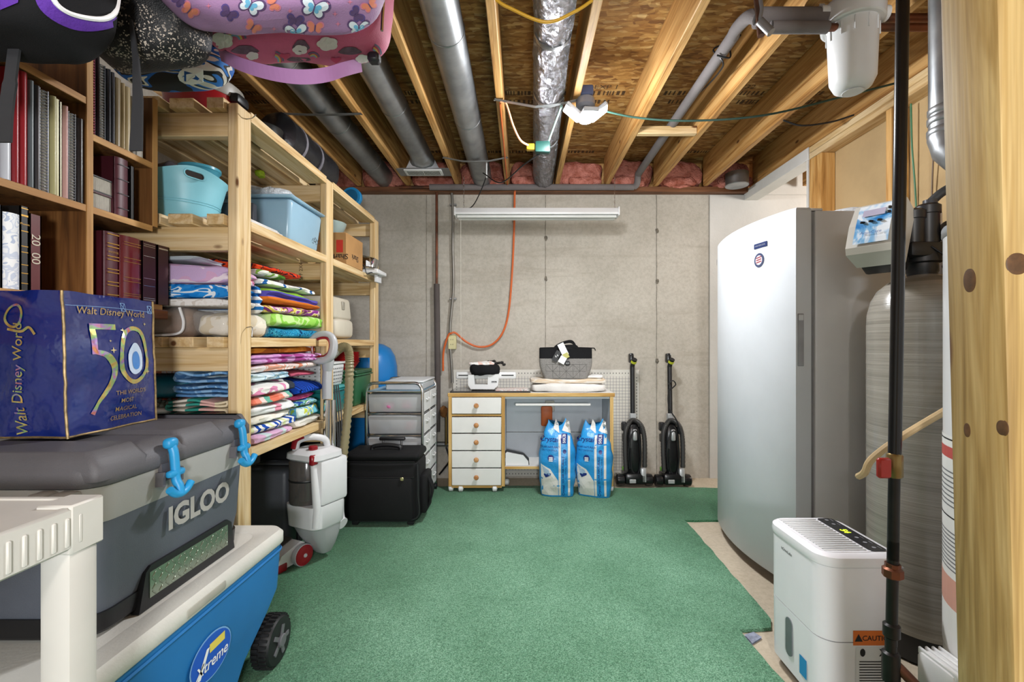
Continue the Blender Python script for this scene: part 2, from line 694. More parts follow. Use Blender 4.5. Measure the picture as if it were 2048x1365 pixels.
JX = [-1.74, -1.336, -.932, -.526, -.12, .286, .692, 1.098, 1.504, 1.91, 2.32, 2.72, 3.13]
proto = None
for x in JX:
    if proto is None:
        proto = struct('joist', MB().rbox(-.019, .019, -2.55, 3.735, 2.42, 2.6555, .003, 1), JOIST, ceiling)
        o = proto
    else:
        o = proto.copy()
        COL.objects.link(o)
    o.location = (x, 0, 0)
# rim board and pink batts stuffed between the joist ends
struct('rim_board', MB().box(-2.6, 3.7, 3.86, 3.90, 2.42, 2.655), JOIST, ceiling)
PINKI = pm('pink_fibreglass', '#d98f80', .98, var=.22, vs=16, bump=1., bs=60, bd=.02, col2='#a9604f', spec=.05)
for i in range(len(JX) - 4):
    x0, x1 = JX[i] + .025, JX[i + 1] - .025
    m = MB()
    m.soft(((x0 + x1) / 2, 3.80, 2.52), ((x1 - x0) / 2, .075, .11), .55, .5, .028, 9, i * 3.1, 36, 20)
    struct('insulation_batt', m, PINKI, ceiling)
    if i >= 3:
        m = MB()
        m.soft(((x0 + x1) / 2 + R.uniform(-.05, .05), 3.735, 2.455), ((x1 - x0) / 2.6, .035, .04), .7, .6, .02, 14, i * 5.1, 30, 14)
        struct('insulation_batt', m, PINKI, ceiling)
# blocking between two joists that carries the right pipe
struct('blocking', MB().rbox(.712, 1.078, 2.80, 2.838, 2.421, 2.47, .003, 1), PINE[0], ceiling)


# ---- carpet
def mat_carpet():
    n = N('green_carpet')
    f = n.noise(n.co, 260, 2, .7)
    g = n.noise(n.co, 2.2, 3, .6)
    h = n.noise(n.co, 60, 3, .6)
    col = n.ramp(f, [(.34, lin('#3c7354')), (.5, lin('#74ab89')), (.66, lin('#a8d4b8'))])
    col = n.mix(.55, col, n.ramp(g, [(.32, lin('#93b8a3')), (.65, (1, 1, 1, 1))]), 'MULTIPLY')
    col = n.mix(.3, col, n.ramp(h, [(.35, (.6, .66, .62, 1)), (.6, (1, 1, 1, 1))]), 'MULTIPLY')
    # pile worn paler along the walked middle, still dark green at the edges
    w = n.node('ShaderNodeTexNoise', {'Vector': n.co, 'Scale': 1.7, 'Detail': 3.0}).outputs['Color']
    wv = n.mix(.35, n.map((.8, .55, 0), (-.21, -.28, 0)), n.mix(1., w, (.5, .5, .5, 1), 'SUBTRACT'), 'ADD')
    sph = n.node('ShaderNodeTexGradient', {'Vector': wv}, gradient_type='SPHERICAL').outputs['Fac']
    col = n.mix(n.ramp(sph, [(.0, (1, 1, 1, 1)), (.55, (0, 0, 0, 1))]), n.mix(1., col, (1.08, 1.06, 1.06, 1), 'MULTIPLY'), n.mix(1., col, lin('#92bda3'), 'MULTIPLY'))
    n.set(Base_Color=col, Roughness=1.)
    n.b.inputs['Specular IOR Level'].default_value = .05
    n.b.inputs['Sheen Weight'].default_value = .25
    n.bump(n.mix(.5, f, h), .9, .012)
    return n.m


def wig(p, k):
    return (p[0] + .008 * noise.noise(Vector((p[0] * 12, p[1] * 12, k))), p[1] + .008 * noise.noise(Vector((p[0] * 12, p[1] * 12, k + 9))))


def subdiv_poly(poly, step=.03):
    out = []
    for i, a in enumerate(poly):
        b = poly[(i + 1) % len(poly)]
        L = math.hypot(b[0] - a[0], b[1] - a[1])
        n = max(1, int(L / step))
        for k in range(n):
            t = k / n
            out.append((a[0] + (b[0] - a[0]) * t, a[1] + (b[1] - a[1]) * t))
    return out


cp = subdiv_poly([(-1.80, -.6), (.86, -.6), (.865, 1.50), (.848, 1.775), (.975, 1.785), (1.008, 1.84), (1.03, 2.87), (1.62, 2.87), (1.62, 3.50), (1.2, 3.53), (.85, 3.50), (.5, 3.53), (.1, 3.56), (-.4, 3.55), (-1.80, 3.5)])
cp = [wig(p, 1.) for p in cp]
m = MB()
m.prism(cp, .0005, .014)
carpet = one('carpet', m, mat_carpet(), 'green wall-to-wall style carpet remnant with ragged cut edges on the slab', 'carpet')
m = MB()
m.add([(.0 + a, b, .002 + .004 * abs(noise.noise(Vector((a * 60, b * 60, 1))))) for a, b in ((.86, 1.70), (.915, 1.735), (.90, 1.768), (.855, 1.75))], [(0, 1, 2, 3)])
m.add([(p[0], p[1], p[2] + .006) for p in m.v], [(3, 2, 1, 0)])
one('tape_scrap', m, pm('grey_tape', '#9aa0b4', .6, var=.2, vs=60), 'scrap of grey-blue tape stuck at the notch in the carpet edge', 'tape')
# ================================================================= CEILING THINGS
def duct(name, label, x, y0, y1, z, r, seams, x_end=None, mat=GALV, group=None):
    t = thing(name, label, 'duct', (x, y1, z), group=group)
    dx = (x_end - x) if x_end is not None else 0.
    m = MB()
    n = 40
    ring = lambda yy, rr: [Vector((dx * (1 - (y1 - yy) / (y1 - y0)) * 1. + rr * math.cos(2 * PI * i / n), yy - y1, rr * math.sin(2 * PI * i / n))) for i in range(n)]
    m.loft([ring(y0, r), ring(y1, r)])
    m.build('pipe', mat, t)
    for s in seams:
        q = MB().loft([ring(s - .006, r + .0005), ring(s - .003, r + .003), ring(s + .003, r + .003), ring(s + .006, r + .0005)], False)
        q.build('crimped_seam', STEEL, t)
    q = MB()
    c = Vector((dx * .5, (y0 - y1) / 2, r + .0008))
    q.box(c.x - .006 + r * 0, c.x + .006, y0 - y1, 0, r - .001, r + .003)
    q.build('lock_seam', STEEL, t)
    return t


duct('round_duct', 'bright round galvanised duct left of the foil-wrapped duct', -.325, .2, 3.74, 2.475, .078, (1.95, 2.7, 3.55))
d3 = duct('round_duct', 'round galvanised duct that ends in the white floor register', -.735, .2, 3.30, 2.50, .076, (1.5, 2.6))
duct('round_duct', 'dull round galvanised duct running above the storage shelves', -1.135, .2, 3.78, 2.495, .078, (2.16, 2.8, 3.4))
# boot and register at the end of the middle duct (parts of it)
m = MB()
a = [(.076 * math.cos(2 * PI * i / 24), -.02, .076 * math.sin(2 * PI * i / 24)) for i in range(24)]
b = []
for i in range(24):
    t = 2 * PI * i / 24
    c, s = math.cos(t), math.sin(t)
    k = 1 / max(abs(c), abs(s))
    b.append((.135 * c * k * .9, .13 + .07 * (s * k * -1), -.075))
mid = [((p[0] + q[0]) / 2 * 1.0, (p[1] + q[1]) / 2 + .03, (p[2] + q[2]) / 2 + .0) for p, q in zip(a, b)]
m.loft([a, mid, b], True, True, True)
m.build('boot', GALV, d3)
m = MB().box(-.195, .195, .055, .20, -.083, -.076)
m.build('flange', STEEL, d3)
reg = MB().rbox(-.14, .14, .055, .165, -.094, -.083, .003, 1).build('register', WHITEP, d3)
for k in range(22):
    for h in (0, 1):
        x = -.118 + .0108 * (k % 11) + .124 * h
        if k < 11:
            MB().box(x, x + .005, .075, .145, -.0955, -.0935).build('register_slot', pm('slot_dark', '#4a4a4a', .6, var=0), reg)

# foil-wrapped insulated duct
t = thing('foil_duct', 'shiny foil-wrapped insulated duct hanging above the room lamp', 'duct', (.10, 3.78, 2.47))
m = MB()
rings = []
ny, nu = 150, 32
for j in range(ny + 1):
    y = .2 + 3.54 * j / ny
    cx = .075 * (y / 3.74) ** 1.3
    ring = []
    for i in range(nu):
        th = 2 * PI * i / nu
        nn = noise.noise(Vector((math.cos(th) * 2.5, math.sin(th) * 2.5, y * 14 + 2.5 * th)))
        n2 = noise.noise(Vector((math.cos(th) * 6, math.sin(th) * 6, y * 30)))
        r = .083 + .007 * nn + .005 * n2
        for yy in (1.95, 2.42, 2.95):
            r -= .008 * math.exp(-((y - yy) / .02) ** 2)
        ring.append(Vector((cx + r * math.cos(th), y - 3.78, r * math.sin(th))))
    rings.append(ring)
m.loft(rings)
n = N('foil_wrap')
n.set(Base_Color=(.27, .265, .28, 1), Metallic=1., Roughness=.24)
n.bump(n.noise(n.map((1, .6, 1)), 38, 4, .75, 2.5), 1., .03)
m.build('wrap', n.m, t)
for yy in (1.95, 2.42, 2.95):
    cx = .075 * (yy / 3.74) ** 1.3
    q = MB().lathe([(.081, -.012), (.083, 0), (.081, .012)], (cx, yy - 3.78, 0), 28, 1)
    q.build('tape_band', STEEL, t)


def hanger(label, pts, w=.022):
    m = MB().strap(pts, w, .0025, (0, 1, 0))
    o = one('hanger_strap', m, STEEL, label, 'strap', 'metal duct straps under the joists')
    for p in (pts[0], pts[-1]):
        q = MB().lathe([(.006, -.004), (.006, -.001), (.003, 0)], Vector(p) - o.location - Vector((0, 0, .0015)), 8)
        q.build('screw', CHROME, o)
    return o


hanger('flat metal strap under the foil-wrapped duct beside the lamp', [(-.145, 2.40, 2.4175), (-.05, 2.40, 2.40), (.07, 2.40, 2.378), (.19, 2.40, 2.39), (.31, 2.40, 2.4175)])
hanger('flat metal strap under the duct above the shelves', [(-1.336, 2.55, 2.4175), (-1.2, 2.55, 2.412), (-1.13, 2.55, 2.411), (-1.05, 2.55, 2.412), (-.90, 2.55, 2.4175)])
hanger('bowed metal strap under the bright duct near the back wall', [(-.545, 3.15, 2.4175), (-.42, 3.15, 2.392), (-.325, 3.15, 2.386), (-.23, 3.15, 2.392), (-.10, 3.15, 2.4175)])

# lamp: three hinged panels on a socket
LP = Vector((.335, 2.40, 2.40))
t = thing('led_lamp', 'lit three-panel folding LED lamp screwed to a ceiling socket', 'lamp', LP)
MB().lathe([(.045, .02), (.05, 0), (.05, -.018), (.035, -.03)], (0, 0, 0), 20).build('lampholder', pm('grey_porcelain', '#8c8f99', .4), t)
MB().lathe([(.02, -.03), (.022, -.07), (.034, -.085), (.034, -.10), (.012, -.106)], (0, 0, 0), 18).build('hub', pm('lamp_grey', '#7d8086', .5), t)
LITE = pm('led_diffuser', '#ffffff', .5, var=0, emit=26.)
FINS = pm('lamp_body', '#c9ccd2', .4, var=.03)
for a in (190, -10, 275):
    ca, sa = math.cos(math.radians(a)), math.sin(math.radians(a))
    drop = math.radians(-36 if a != 275 else 8)
    e = Matrix.Translation((ca * .03, sa * .03, -.092)) @ Matrix.Rotation(math.radians(a), 4, 'Z') @ Matrix.Rotation(drop, 4, 'Y')
    MB().rbox(0, .105, -.038, .038, -.004, .018, .004, 1).xf(e).build('panel', FINS, t)
    pan = t.children[-1]
    MB().rbox(.008, .098, -.032, .032, -.0075, -.0042, .0015, 1).xf(e).build('diffuser', LITE, pan)
lp = lamp('led_light', 'POINT', LP + Vector((.0, -.02, -.15)), 20, .06, (.94, .97, 1.0))
lp.parent = t
lp.location = Vector((.0, -.02, -.15))
for dx in (-.09, .09):          # the wide beams of the two side panels
    ar_ = lamp('led_beam', 'AREA', (dx, -.01, -.16), 15, .09, (.94, .97, 1.0), (dx * 9., -.25, -1.45))
    ar_.parent = t
# junction box on the joist side that carries it
m = MB().rbox(.306, .37, 2.35, 2.45, 2.421, 2.47, .006, 1)
one('junction_box', m, pm('blue_box', '#5a6488', .5), 'small blue-grey electrical box above the LED lamp', 'electrical box')


def cord(name, label, pts, r, mat, n=8, seg=8, smooth=True):
    m = MB().tube(curve3(pts, n) if smooth else pts, r, seg)
    return one(name, m, mat, label, 'cord')


YEL = pm('yellow_cable', '#d8a62a', .5, var=.05)
ORG = pm('orange_cord', '#d9682f', .5, var=.06)
GRNC = pm('green_cord', '#23443a', .5, var=.06)
cord('yellow_cable', 'yellow cable sagging between joists under the foil duct', [(-.10, 1.72, 2.43), (-.05, 1.72, 2.40), (.09, 1.72, 2.345), (.2, 1.72, 2.385), (.27, 1.72, 2.43)], .006, YEL)
PALEO = pm('pale_orange_cord', '#e6a074', .5, var=.04)
cord('extension_cable', 'pale orange cord looping from the strap to the yellow plug', [(-.115, 2.41, 2.412), (-.085, 2.42, 2.405), (-.05, 2.5, 2.33), (-.01, 2.55, 2.27), (.035, 2.58, 2.253)], .006, PALEO)
cord('extension_cable', 'thin orange cord stapled along the joist underside', [(-.118, 2.43, 2.414), (-.118, 2.9, 2.414), (-.118, 3.4, 2.414), (-.118, 3.70, 2.414)], .0045, ORG)
t = thing('plug_splitter', 'yellow plug pushed into a dark green outlet splitter on hanging cords', 'plug', (.06, 2.6, 2.25))
MB().rbox(-.035, .012, -.017, .017, -.017, .017, .004, 1).build('yellow_plug', pm('plug_yellow', '#d1a31f', .4), t)
MB().rbox(.014, .10, -.025, .025, -.035, .03, .01, 2).build('splitter_block', pm('splitter_green', '#17403a', .45), t)
MB().tube(curve3([(.09, 0, .03), (.12, -.08, .09), (.15, -.19, .14)]), .005).build('cord_end', pm('pale_green_cord', '#a9cfc4', .5), t)
MB().tube(curve3([(.05, 0, -.03), (-.05, .1, -.06), (-.2, .4, -.06), (-.33, .55, .06)]), .004).build('black_lead', BLACK, t)
cord('green_cable', 'dark green cord strung from the lamp across to the stud wall', [(.40, 2.42, 2.375), (.62, 2.42, 2.33), (.9, 2.38, 2.295), (1.25, 2.33, 2.30), (1.62, 2.28, 2.37), (1.86, 2.25, 2.42)], .0055, GRNC)
cord('black_cable', 'black cord sagging below the joists next to the stud wall', [(1.504, 2.62, 2.415), (1.6, 2.6, 2.375), (1.75, 2.58, 2.385), (1.86, 2.55, 2.41)], .005, BLACK)

# shop light hanging in front of the back wall
t = thing('shop_light', 'unlit white strip shop light hanging on chains before the concrete wall', 'light fixture', (.1125, 3.5, 2.13))
MB().prism([(-.06, -.022), (.06, -.022), (.06, -.008), (.035, .032), (-.035, .032), (-.06, -.008)], -.622, .622, 0).build('housing', WHITEP, t)
for s in (-1, 1):
    MB().rbox(s * .622 - .006, s * .622 + .006, -.064, .064, -.03, .036, .003, 1).build('end_cap', WHITEP, t)
    MB().cyl((-.605, s * .035, -.034), (.605, s * .035, -.034), .011, seg=12).build('tube_lamp', pm('tube_glass', '#dcdcd8', .25, var=.02), t)
for x in (-.56, .60):
    m = MB()
    for k in range(13):
        z = .03 + k * .0205
        m.tube([(x + (.004 if k % 2 else 0) * math.cos(a), (0 if k % 2 else .004) * math.cos(a), z + .012 * math.sin(a)) for a in [2 * PI * i / 8 for i in range(9)]], .0012, 5)
    m.build('chain', CHROME, t)
MB().tube(curve3([(-.59, -.02, .03), (-.5, 0, .05), (-.42, -.1, .14), (-.36, -.2, .25), (-.35, -.25, .29)]), .004).build('power_cord', BLACK, t)
MB().tube([(-.575, -.06, -.05), (-.575, -.06, -.62), (-.574, -.058, -1.18)], .0014, 5).build('pull_string', pm('string', '#dcd8cc', .8), t)
MB().rbox(-.37, -.36, -.26, -.25, .18, .30, .003, 1).build('plug_cover', WHITEP, t)

# ---- water pipes
t = thing('insulated_pipe', 'grey foam-wrapped water pipe along the top of the back wall', 'pipe', (.93, 3.70, 2.40))
MB().tube([(-1.68, 0, 0), (-.8, 0, 0), (-.02, 0, 0)], .025, 14).build('foam_sleeve', FOAMPIPE, t)
MB().tube(curve3([(-.02, 0, 0), (.0, -.02, .02), (.0, -.06, .085)]), .025, 14).build('elbow', FOAMPIPE, t)
MB().tube([(0, -.06, .085), (0, -.9, .085), (0, -1.70, .085)], .027, 14).build('long_sleeve', FOAMPIPE, t)
MB().tube([(-1.68, 0, 0), (-1.78, 0, 0), (-1.93, 0, 0)], .012, 10).build('bare_end', COPPER, t)
m = MB()
m.tube(curve3([(.03, -1.70, .085), (.05, -1.2, .115), (.02, -1.55, .04), (-.03, -1.56, .11), (.025, -1.58, .12), (.03, -1.60, .05), (-.03, -1.60, .06)]), .004, 6)
m.build('tie_wire', BLACK, t)

t = thing('riser_pipe', 'brown copper riser with a dark foam sleeve on the back wall', 'pipe', (-.705, 3.76, 0))
MB().cyl((0, 0, 1.60), (0, 0, 2.40), .011, seg=12).build('copper_tube', COPPER, t)
MB().tube([(0, 0, 1.62), (.005, 0, 1.2), (.01, -.01, .85), (.005, 0, .4)], .024, 12).build('foam_sleeve', pm('dark_pipe_foam', '#5c5452', .9, var=.08), t)

t = thing('flexible_conduit', 'flexible metal conduit running down the wall to an outlet box', 'conduit', (-.58, 3.775, 0))
m = MB()
pts = []
rs = []
for k in range(260):
    z = 2.38 - k * 1.58 / 259
    pts.append((.012 * math.sin(z * 4.2) + .006 * math.sin(z * 9), 0, z))
    rs.append(.0125 if k % 2 else .0105)
m.tube(pts, rs, 10)
m.build('spiral_tube', pm('conduit_metal', '#8f8c86', .45, .7, var=.1), t)
MB().rbox(-.032, .034, -.012, .03, 1.08, 1.20, .004, 1).build('outlet_box', pm('ivory_plate', '#d8cf9e', .5, var=.05), t)
ob = t.children[-1]
for dz in (.02, -.02):
    for dx in (-.008, .008):
        MB().box(dx - .0015, dx + .0015, -.0135, -.0115, 1.14 + dz - .005, 1.14 + dz + .005).build('socket_slot', INK, ob)
for z in (2.28, 1.5):
    MB().rbox(-.02, .035, -.004, .02, z - .008, z + .008, .002, 1).build('clip', STEEL, t)

cord('extension_cable', 'thick orange extension cord hanging in a loop on the concrete wall',
     [(-.05, 3.71, 2.405), (-.06, 3.75, 2.36), (-.065, 3.77, 2.1), (-.08, 3.78, 1.75), (-.11, 3.78, 1.4), (-.16, 3.78, 1.22), (-.25, 3.78, 1.12), (-.36, 3.78, 1.10), (-.46, 3.775, 1.14), (-.545, 3.752, 1.212), (-.58, 3.745, 1.213), (-.61, 3.752, 1.19), (-.65, 3.77, 1.06), (-.655, 3.775, .9)], .0085, ORG)

# right overhead: insulated pipes, filter, valves
t = thing('overhead_pipes', 'pair of horizontal overhead pipes with grey foam sleeves and metal fittings', 'pipe', (.93, 1.95, 2.40))
MB().cyl((-.03, -.20, -.018), (.235, -.20, -.018), .036, seg=18).build('foam_sleeve', FOAMPIPE, t)
MB().cyl((.01, -.23, -.075), (.225, -.23, -.075), .022, seg=14).build('foam_sleeve', FOAMPIPE, t)
MB().cyl((.225, -.20, -.018), (.98, -.20, -.018), .016, seg=12).build('bare_pipe', COPPER, t)
MB().cyl((.21, -.23, -.075), (.98, -.23, -.075), .0145, seg=12).build('bare_pipe', COPPER, t)
m = MB().tube(curve3([(0, .06, .085), (-.01, 0, .08), (-.02, -.10, .05), (-.03, -.17, .01), (-.02, -.2, -.02)]), .026, 12)
m.build('bend', FOAMPIPE, t)
m = MB()
m.cyl((-.035, -.215, .08), (-.02, -.22, -.10), .014, seg=10)
m.build('valve_body', COPPER, t)
MB().cyl((-.035, -.24, -.06), (-.005, -.26, -.115), .016, seg=10).build('drain_spout', STEEL, t)
MB().tube(curve3([(-.07, -.2, .15), (-.04, -.22, .1), (-.03, -.24, .0), (-.035, -.24, -.05)]), .007).build('lever', STEEL, t)
for x in (.245, .76):
    MB().strap([(x, -.168, .06), (x, -.166, -.01), (x, -.185, -.05), (x, -.215, -.056), (x, -.236, -.03), (x, -.238, .0)], .02, .004, (1, 0, 0)).build('pipe_hook', WHITEP, t)
MB().cyl((.255, -.2, -.018), (.29, -.2, -.018), .025, seg=10).build('union', COPPER, t)

t = thing('water_filter', 'white canister water filter hanging from the overhead pipes', 'water filter', at(1705, 98, 1.74))
z0 = t.location.z
top = 2.385 - z0
n = MB()
n.lathe([(.004, -.165), (.042, -.163), (.062, -.15), (.076, -.12), (.083, .06), (.085, .10)], (0, 0, 0), 32)
n.build('sump', WHITEP, t)
MB().lathe([(.03, -.1668), (.034, -.1675), (.036, -.166)], (0, 0, 0), 24).build('base_ring', WHITEP, t)
MB().lathe([(.097, .085), (.104, .088), (.106, .15), (.10, .165), (.07, .172), (.02, .175)], (0, 0, 0), 32).build('cap', WHITEP, t)
for k in range(12):
    a = 2 * PI * k / 12
    e = Matrix.Rotation(a, 4, 'Z')
    MB().rbox(.0815, .0865, -.002, .002, .03, .08, .001, 1).xf(e).build('rib', WHITEP, t)
for s in (-1, 1):
    MB().cyl((s * .095, 0, .135), (s * .13, 0, .135), .028, seg=14).build('port', WHITEP, t)
MB().rbox(-.06, .06, -.02, .02, .17, .2, .004, 1).build('bracket', STEEL, t)

# galvanised vent pipe on the right
t = thing('vent_pipe', 'vertical galvanised vent pipe with a crimped elbow beside the wooden post', 'pipe', (1.405, 1.5, 1.70))
MB().lathe([(.05, .12), (.05, .9)], (0, 0, 0), 28, cap=False).build('pipe', GALV, t)
for z, r in ((.20, .053), (.17, .054), (.13, .055)):
    MB().lathe([(r - .003, z - .012), (r, z - .008), (r, z + .008), (r - .003, z + .012)], (0, 0, 0), 28, cap=False).build('crimp_ring', GALV, t)
rings = []
for k in range(7):
    a = math.radians(-5 + 80 * k / 6)
    c = Vector((.02 * (1 - math.cos(a)), -.055 * (1 - math.cos(a)), .13 - .10 * math.sin(a)))
    nrm = Vector((.1, -math.sin(a) * .8, -math.cos(a))).normalized()
    u = Vector((1, 0, 0))
    u = (u - nrm * u.dot(nrm)).normalized()
    w = nrm.cross(u)
    rings.append([c + (u * math.cos(q) + w * math.sin(q)) * (.052 + (.003 if k % 2 else 0)) for q in [2 * PI * i / 28 for i in range(28)]])
MB().loft(rings, False).build('elbow', GALV, t)
c = sum(rings[-1], Vector()) / 28
MB().loft([rings[-1], [c + (p - c) * .86 for p in rings[-1]], [c + (p - c) * .84 + Vector((0, .01, 0)) for p in rings[-1]]]).build('end_cap', STEEL, t)

cord('thin_cable', 'thin green cable hanging down the bare drywall beside the dark pipe', [(1.915, 2.24, 2.31), (1.92, 2.24, 2.1), (1.935, 2.24, 1.9), (1.945, 2.24, 1.7)], .004, pm('thin_green', '#3f7a55', .5))
cord('thin_cable', 'thin brown cable hanging down the bare drywall next to the green one', [(1.90, 2.10, 2.31), (1.92, 2.12, 2.1), (1.93, 2.14, 1.9), (1.935, 2.15, 1.7)], .0035, pm('thin_brown', '#6b5236', .5))
# metal boot at the joist end, far right
m = MB().lathe([(.085, .0), (.088, .005), (.085, .02), (.085, .10)], (1.70, 3.60, 2.375), 26)
one('duct_collar', m, GALV, 'short round metal duct collar tucked between joists at the right back corner', 'duct')
# ================================================================= ALONG THE BACK WALL
# cutting mat leaning on the wall
n = N('grid_mat')
sep = n.node('ShaderNodeSeparateXYZ', {'Vector': n.co})


def gridline(out, period, w):
    a = n.node('ShaderNodeMath', {0: out, 1: 1 / period}, operation='MULTIPLY').outputs[0]
    f = n.node('ShaderNodeMath', {0: a}, operation='FRACT').outputs[0]
    return n.node('ShaderNodeMath', {0: f, 1: w}, operation='LESS_THAN').outputs[0]


g = n.node('ShaderNodeMath', {0: gridline(sep.outputs[0], .0254, .1), 1: gridline(sep.outputs[2], .0254, .1)}, operation='MAXIMUM').outputs[0]
n.set(Base_Color=n.mix(g, lin('#d5d0c6'), lin('#77757a')), Roughness=.5)
GRIDM = n.m
t = thing('cutting_mat', 'large pale cutting mat printed with a grid leaning on the wall behind the desk', 'cutting mat', (.2, 3.795, .02))
MB().rbox(-.775, .775, -.003, .003, 0, .89, .001, 1).build('border', pm('mat_border', '#d9d5cb', .5, var=.03), t)
MB().box(-.72, .735, -.0045, -.0028, .05, .835).build('grid_field', GRIDM, t)
m = MB()
for k in range(57):
    x = -.71 + k * .0254
    for z in (.86, .022):
        m.box(x - .0025, x + .0025, -.0042, -.003, z - .005, z + .005)
for k in range(31):
    for x in (-.745, .755):
        m.box(x - .005, x + .005, -.0042, -.003, .06 + k * .0254 - .0025, .06 + k * .0254 + .0025)
m.build('ruler_marks', INK, t)['kind'] = 'stuff'

# ---- sewing desk
LAM = pm('white_laminate', '#e9e7e3', .45, var=.02)
LAMB = pm('blue_reflect_laminate', '#cfd6dd', .4, var=.03)  # white laminate tinted blue to paint in reflected colour
EDGE = wood('edge_banding', 0, '#dcb877', '#cda35c', '#b4853f', knots=False)
EDGEZ = wood('edge_banding_z', 2, '#dcb877', '#cda35c', '#b4853f', knots=False)
t = thing('sewing_desk', 'white sewing desk with oak edging, five drawers and casters against the wall', 'desk', (.07, 3.415, 0))
top = MB().rbox(-.625, .625, .0, .36, .732, .755, .002, 1).build('desktop', LAM, t)
MB().rbox(-.627, .627, -.006, .0005, .728, .757, .003, 1).build('edge_strip', EDGE, top)
for x0, x1 in ((-.62, -.598), (-.222, -.20), (.592, .614)):
    p = MB().box(x0, x1, .004, .35, .06, .731).build('side_panel', LAMB if x0 > -.3 else LAM, t)
    MB().rbox(x0 - .002, x1 + .002, -.004, .0042, .055, .731, .002, 1).build('edge_strip', EDGEZ, p)
MB().box(-.198, .59, .335, .345, .40, .725).build('back_panel', LAMB, t)
MB().box(-.198, .12, .335, .345, .16, .395).build('lower_back_panel', LAMB, t)
MB().box(.125, .59, .335, .345, .20, .395).build('lower_back_panel', LAMB, t)
MB().rbox(-.12, .45, .03, .05, .655, .673, .003, 1).build('lift_rail', LAM, t)
MB().box(-.198, .59, .01, .3, .712, .728).build('under_leaf', LAMB, t)
sh = MB().box(-.198, .12, .01, .3, .185, .20).build('inner_shelf', LAM, t)
MB().rbox(-.198, .12, .004, .0105, .183, .203, .002, 1).build('edge_strip', EDGE, sh)
MB().box(-.597, -.223, -.002, .004, .583, .597).build('rail', EDGE, t)
MB().box(-.597, -.223, -.002, .004, .045, .062).build('rail', EDGE, t)
MB().box(-.597, -.223, .004, .35, .045, .06).build('bottom_panel', LAM, t)
KNOB = wood('knob_wood', 1, '#d3a06a', '#bf8550', '#9c6334', knots=False)
for z0, z1 in ((.602, .727), (.459, .579), (.329, .455), (.199, .325), (.066, .195)):
    d = MB().rbox(-.595, -.226, -.012, .006, z0, z1 - .004, .0025, 1).build('drawer', LAM, t)
    zc = (z0 + z1) / 2
    MB().lathe([(.006, -.012), (.007, -.022), (.016, -.03), (.019, -.037), (.015, -.045), (.005, -.048)], (-.41, 0, zc), 18, 1).build('knob', KNOB, d)
for x, y in ((-.605, .02), (-.53, .01), (-.275, .01), (-.19, .17), (.60, .02), (.57, .22)):
    c = MB().rbox(x - .02, x + .02, y - .012, y + .014, .03, .052, .004, 1).build('caster', WHITEP, t)
    MB().lathe([(.016, -.017), (.0235, -.012), (.0235, .012), (.016, .017)], (x, y, .0375), 16, 0).build('wheel', WHITEP, c)
MB().rbox(.12, .195, .30, .32, .57, .66, .004, 1).build('hinge_block', pm('ivory_block', '#d8d4c6', .5), t)

one('orange_tag', MB().rbox(.155, .245, 3.68, 3.69, .46, .62, .012, 2), pm('orange_plastic', '#d0682a', .5), 'orange plastic cutter hanging at the back of the desk knee space', 'tool')

# white tool on the inner shelf
t = thing('travel_iron', 'small white and black sewing box lying on the inner desk shelf', 'box', (-.04, 3.49, .203))
MB().prism([(-.085, 0), (.09, 0), (.088, .03), (.05, .075), (-.075, .10), (-.085, .09)], -.04, .04, 1).build('shell', WHITEP, t)
MB().strap([(-.088, 0, .05), (-.086, 0, .098), (-.07, 0, .105), (.05, 0, .079), (.09, 0, .04), (.093, 0, .0)], .05, .006, (0, 1, 0)).build('trim_band', BLACK, t)

# glass cutting tray, magazine, embroidery unit, cloths
one('glass_tray', MB().rbox(-.545, .065, 3.43, 3.72, .7555, .768, .004, 1), pm('dark_glass', '#3a3836', .08, var=.05, coat=.5), 'dark glass tray lying on the left half of the desktop', 'tray')
one('magazine', MB().rbox(-.2, .05, 3.445, 3.64, .7685, .776, .001, 1), blots('magazine_print', ['#e6ded6', '#d9b7b0', '#f1eeea', '#b8b3b0'], 18, .4, bump=0), 'thin magazine lying on the dark glass tray', 'magazine')
t = thing('embroidery_unit', 'white embroidery arm unit standing on the dark glass tray', 'sewing unit', (-.29, 3.56, .7765))
for s in (-1, 1):
    MB().rbox(s * .03 if s > 0 else -.16, .16 if s > 0 else s * .03, -.05, .06, .0, .105, .014, 2).build('base_block', WHITEP, t) if False else None
MB().prism([(-.105, .0), (.075, 0), (.105, .03), (.115, .115), (.03, .115), (.025, .035), (-.075, .035), (-.08, .11), (-.125, .11), (-.125, .03)], -.06, .06, 1).build('base', WHITEP, t)
MB().rbox(-.225, .245, -.02, .02, .075, .13, .012, 2).build('arm', WHITEP, t)
ar = t.children[-1]
MB().box(-.205, -.11, -.0215, -.019, .1, .108).build('slot', INK, ar)
MB().box(.13, .225, -.0215, -.019, .1, .108).build('slot', INK, ar)
MB().box(.055, .095, -.0612, -.059, .05, .062).build('name_plate', INK, t)
m = MB()
put_text(m, 'brother', .011, flat_frame((.075, -.0613, .056), (1, 0, 0), (0, 0, 1)))
m.build('lettering', WHITEINK, t)
one('black_cloth', MB().soft((-.29, 3.55, .925), (.115, .075, .045), .6, .6, .02, 14, 2., 30, 18), DARKF, 'crumpled black cloth draped on the embroidery unit', 'cloth')
one('pink_cloth', MB().soft((-.315, 3.55, .968), (.10, .06, .018), .7, .6, .012, 18, 5., 30, 14), blots('pale_pink_cloth', ['#ecc9bd', '#f4f1ee', '#efe2db'], 8), 'folded pale pink and white cloth on top of the black cloth', 'cloth')
m = MB()
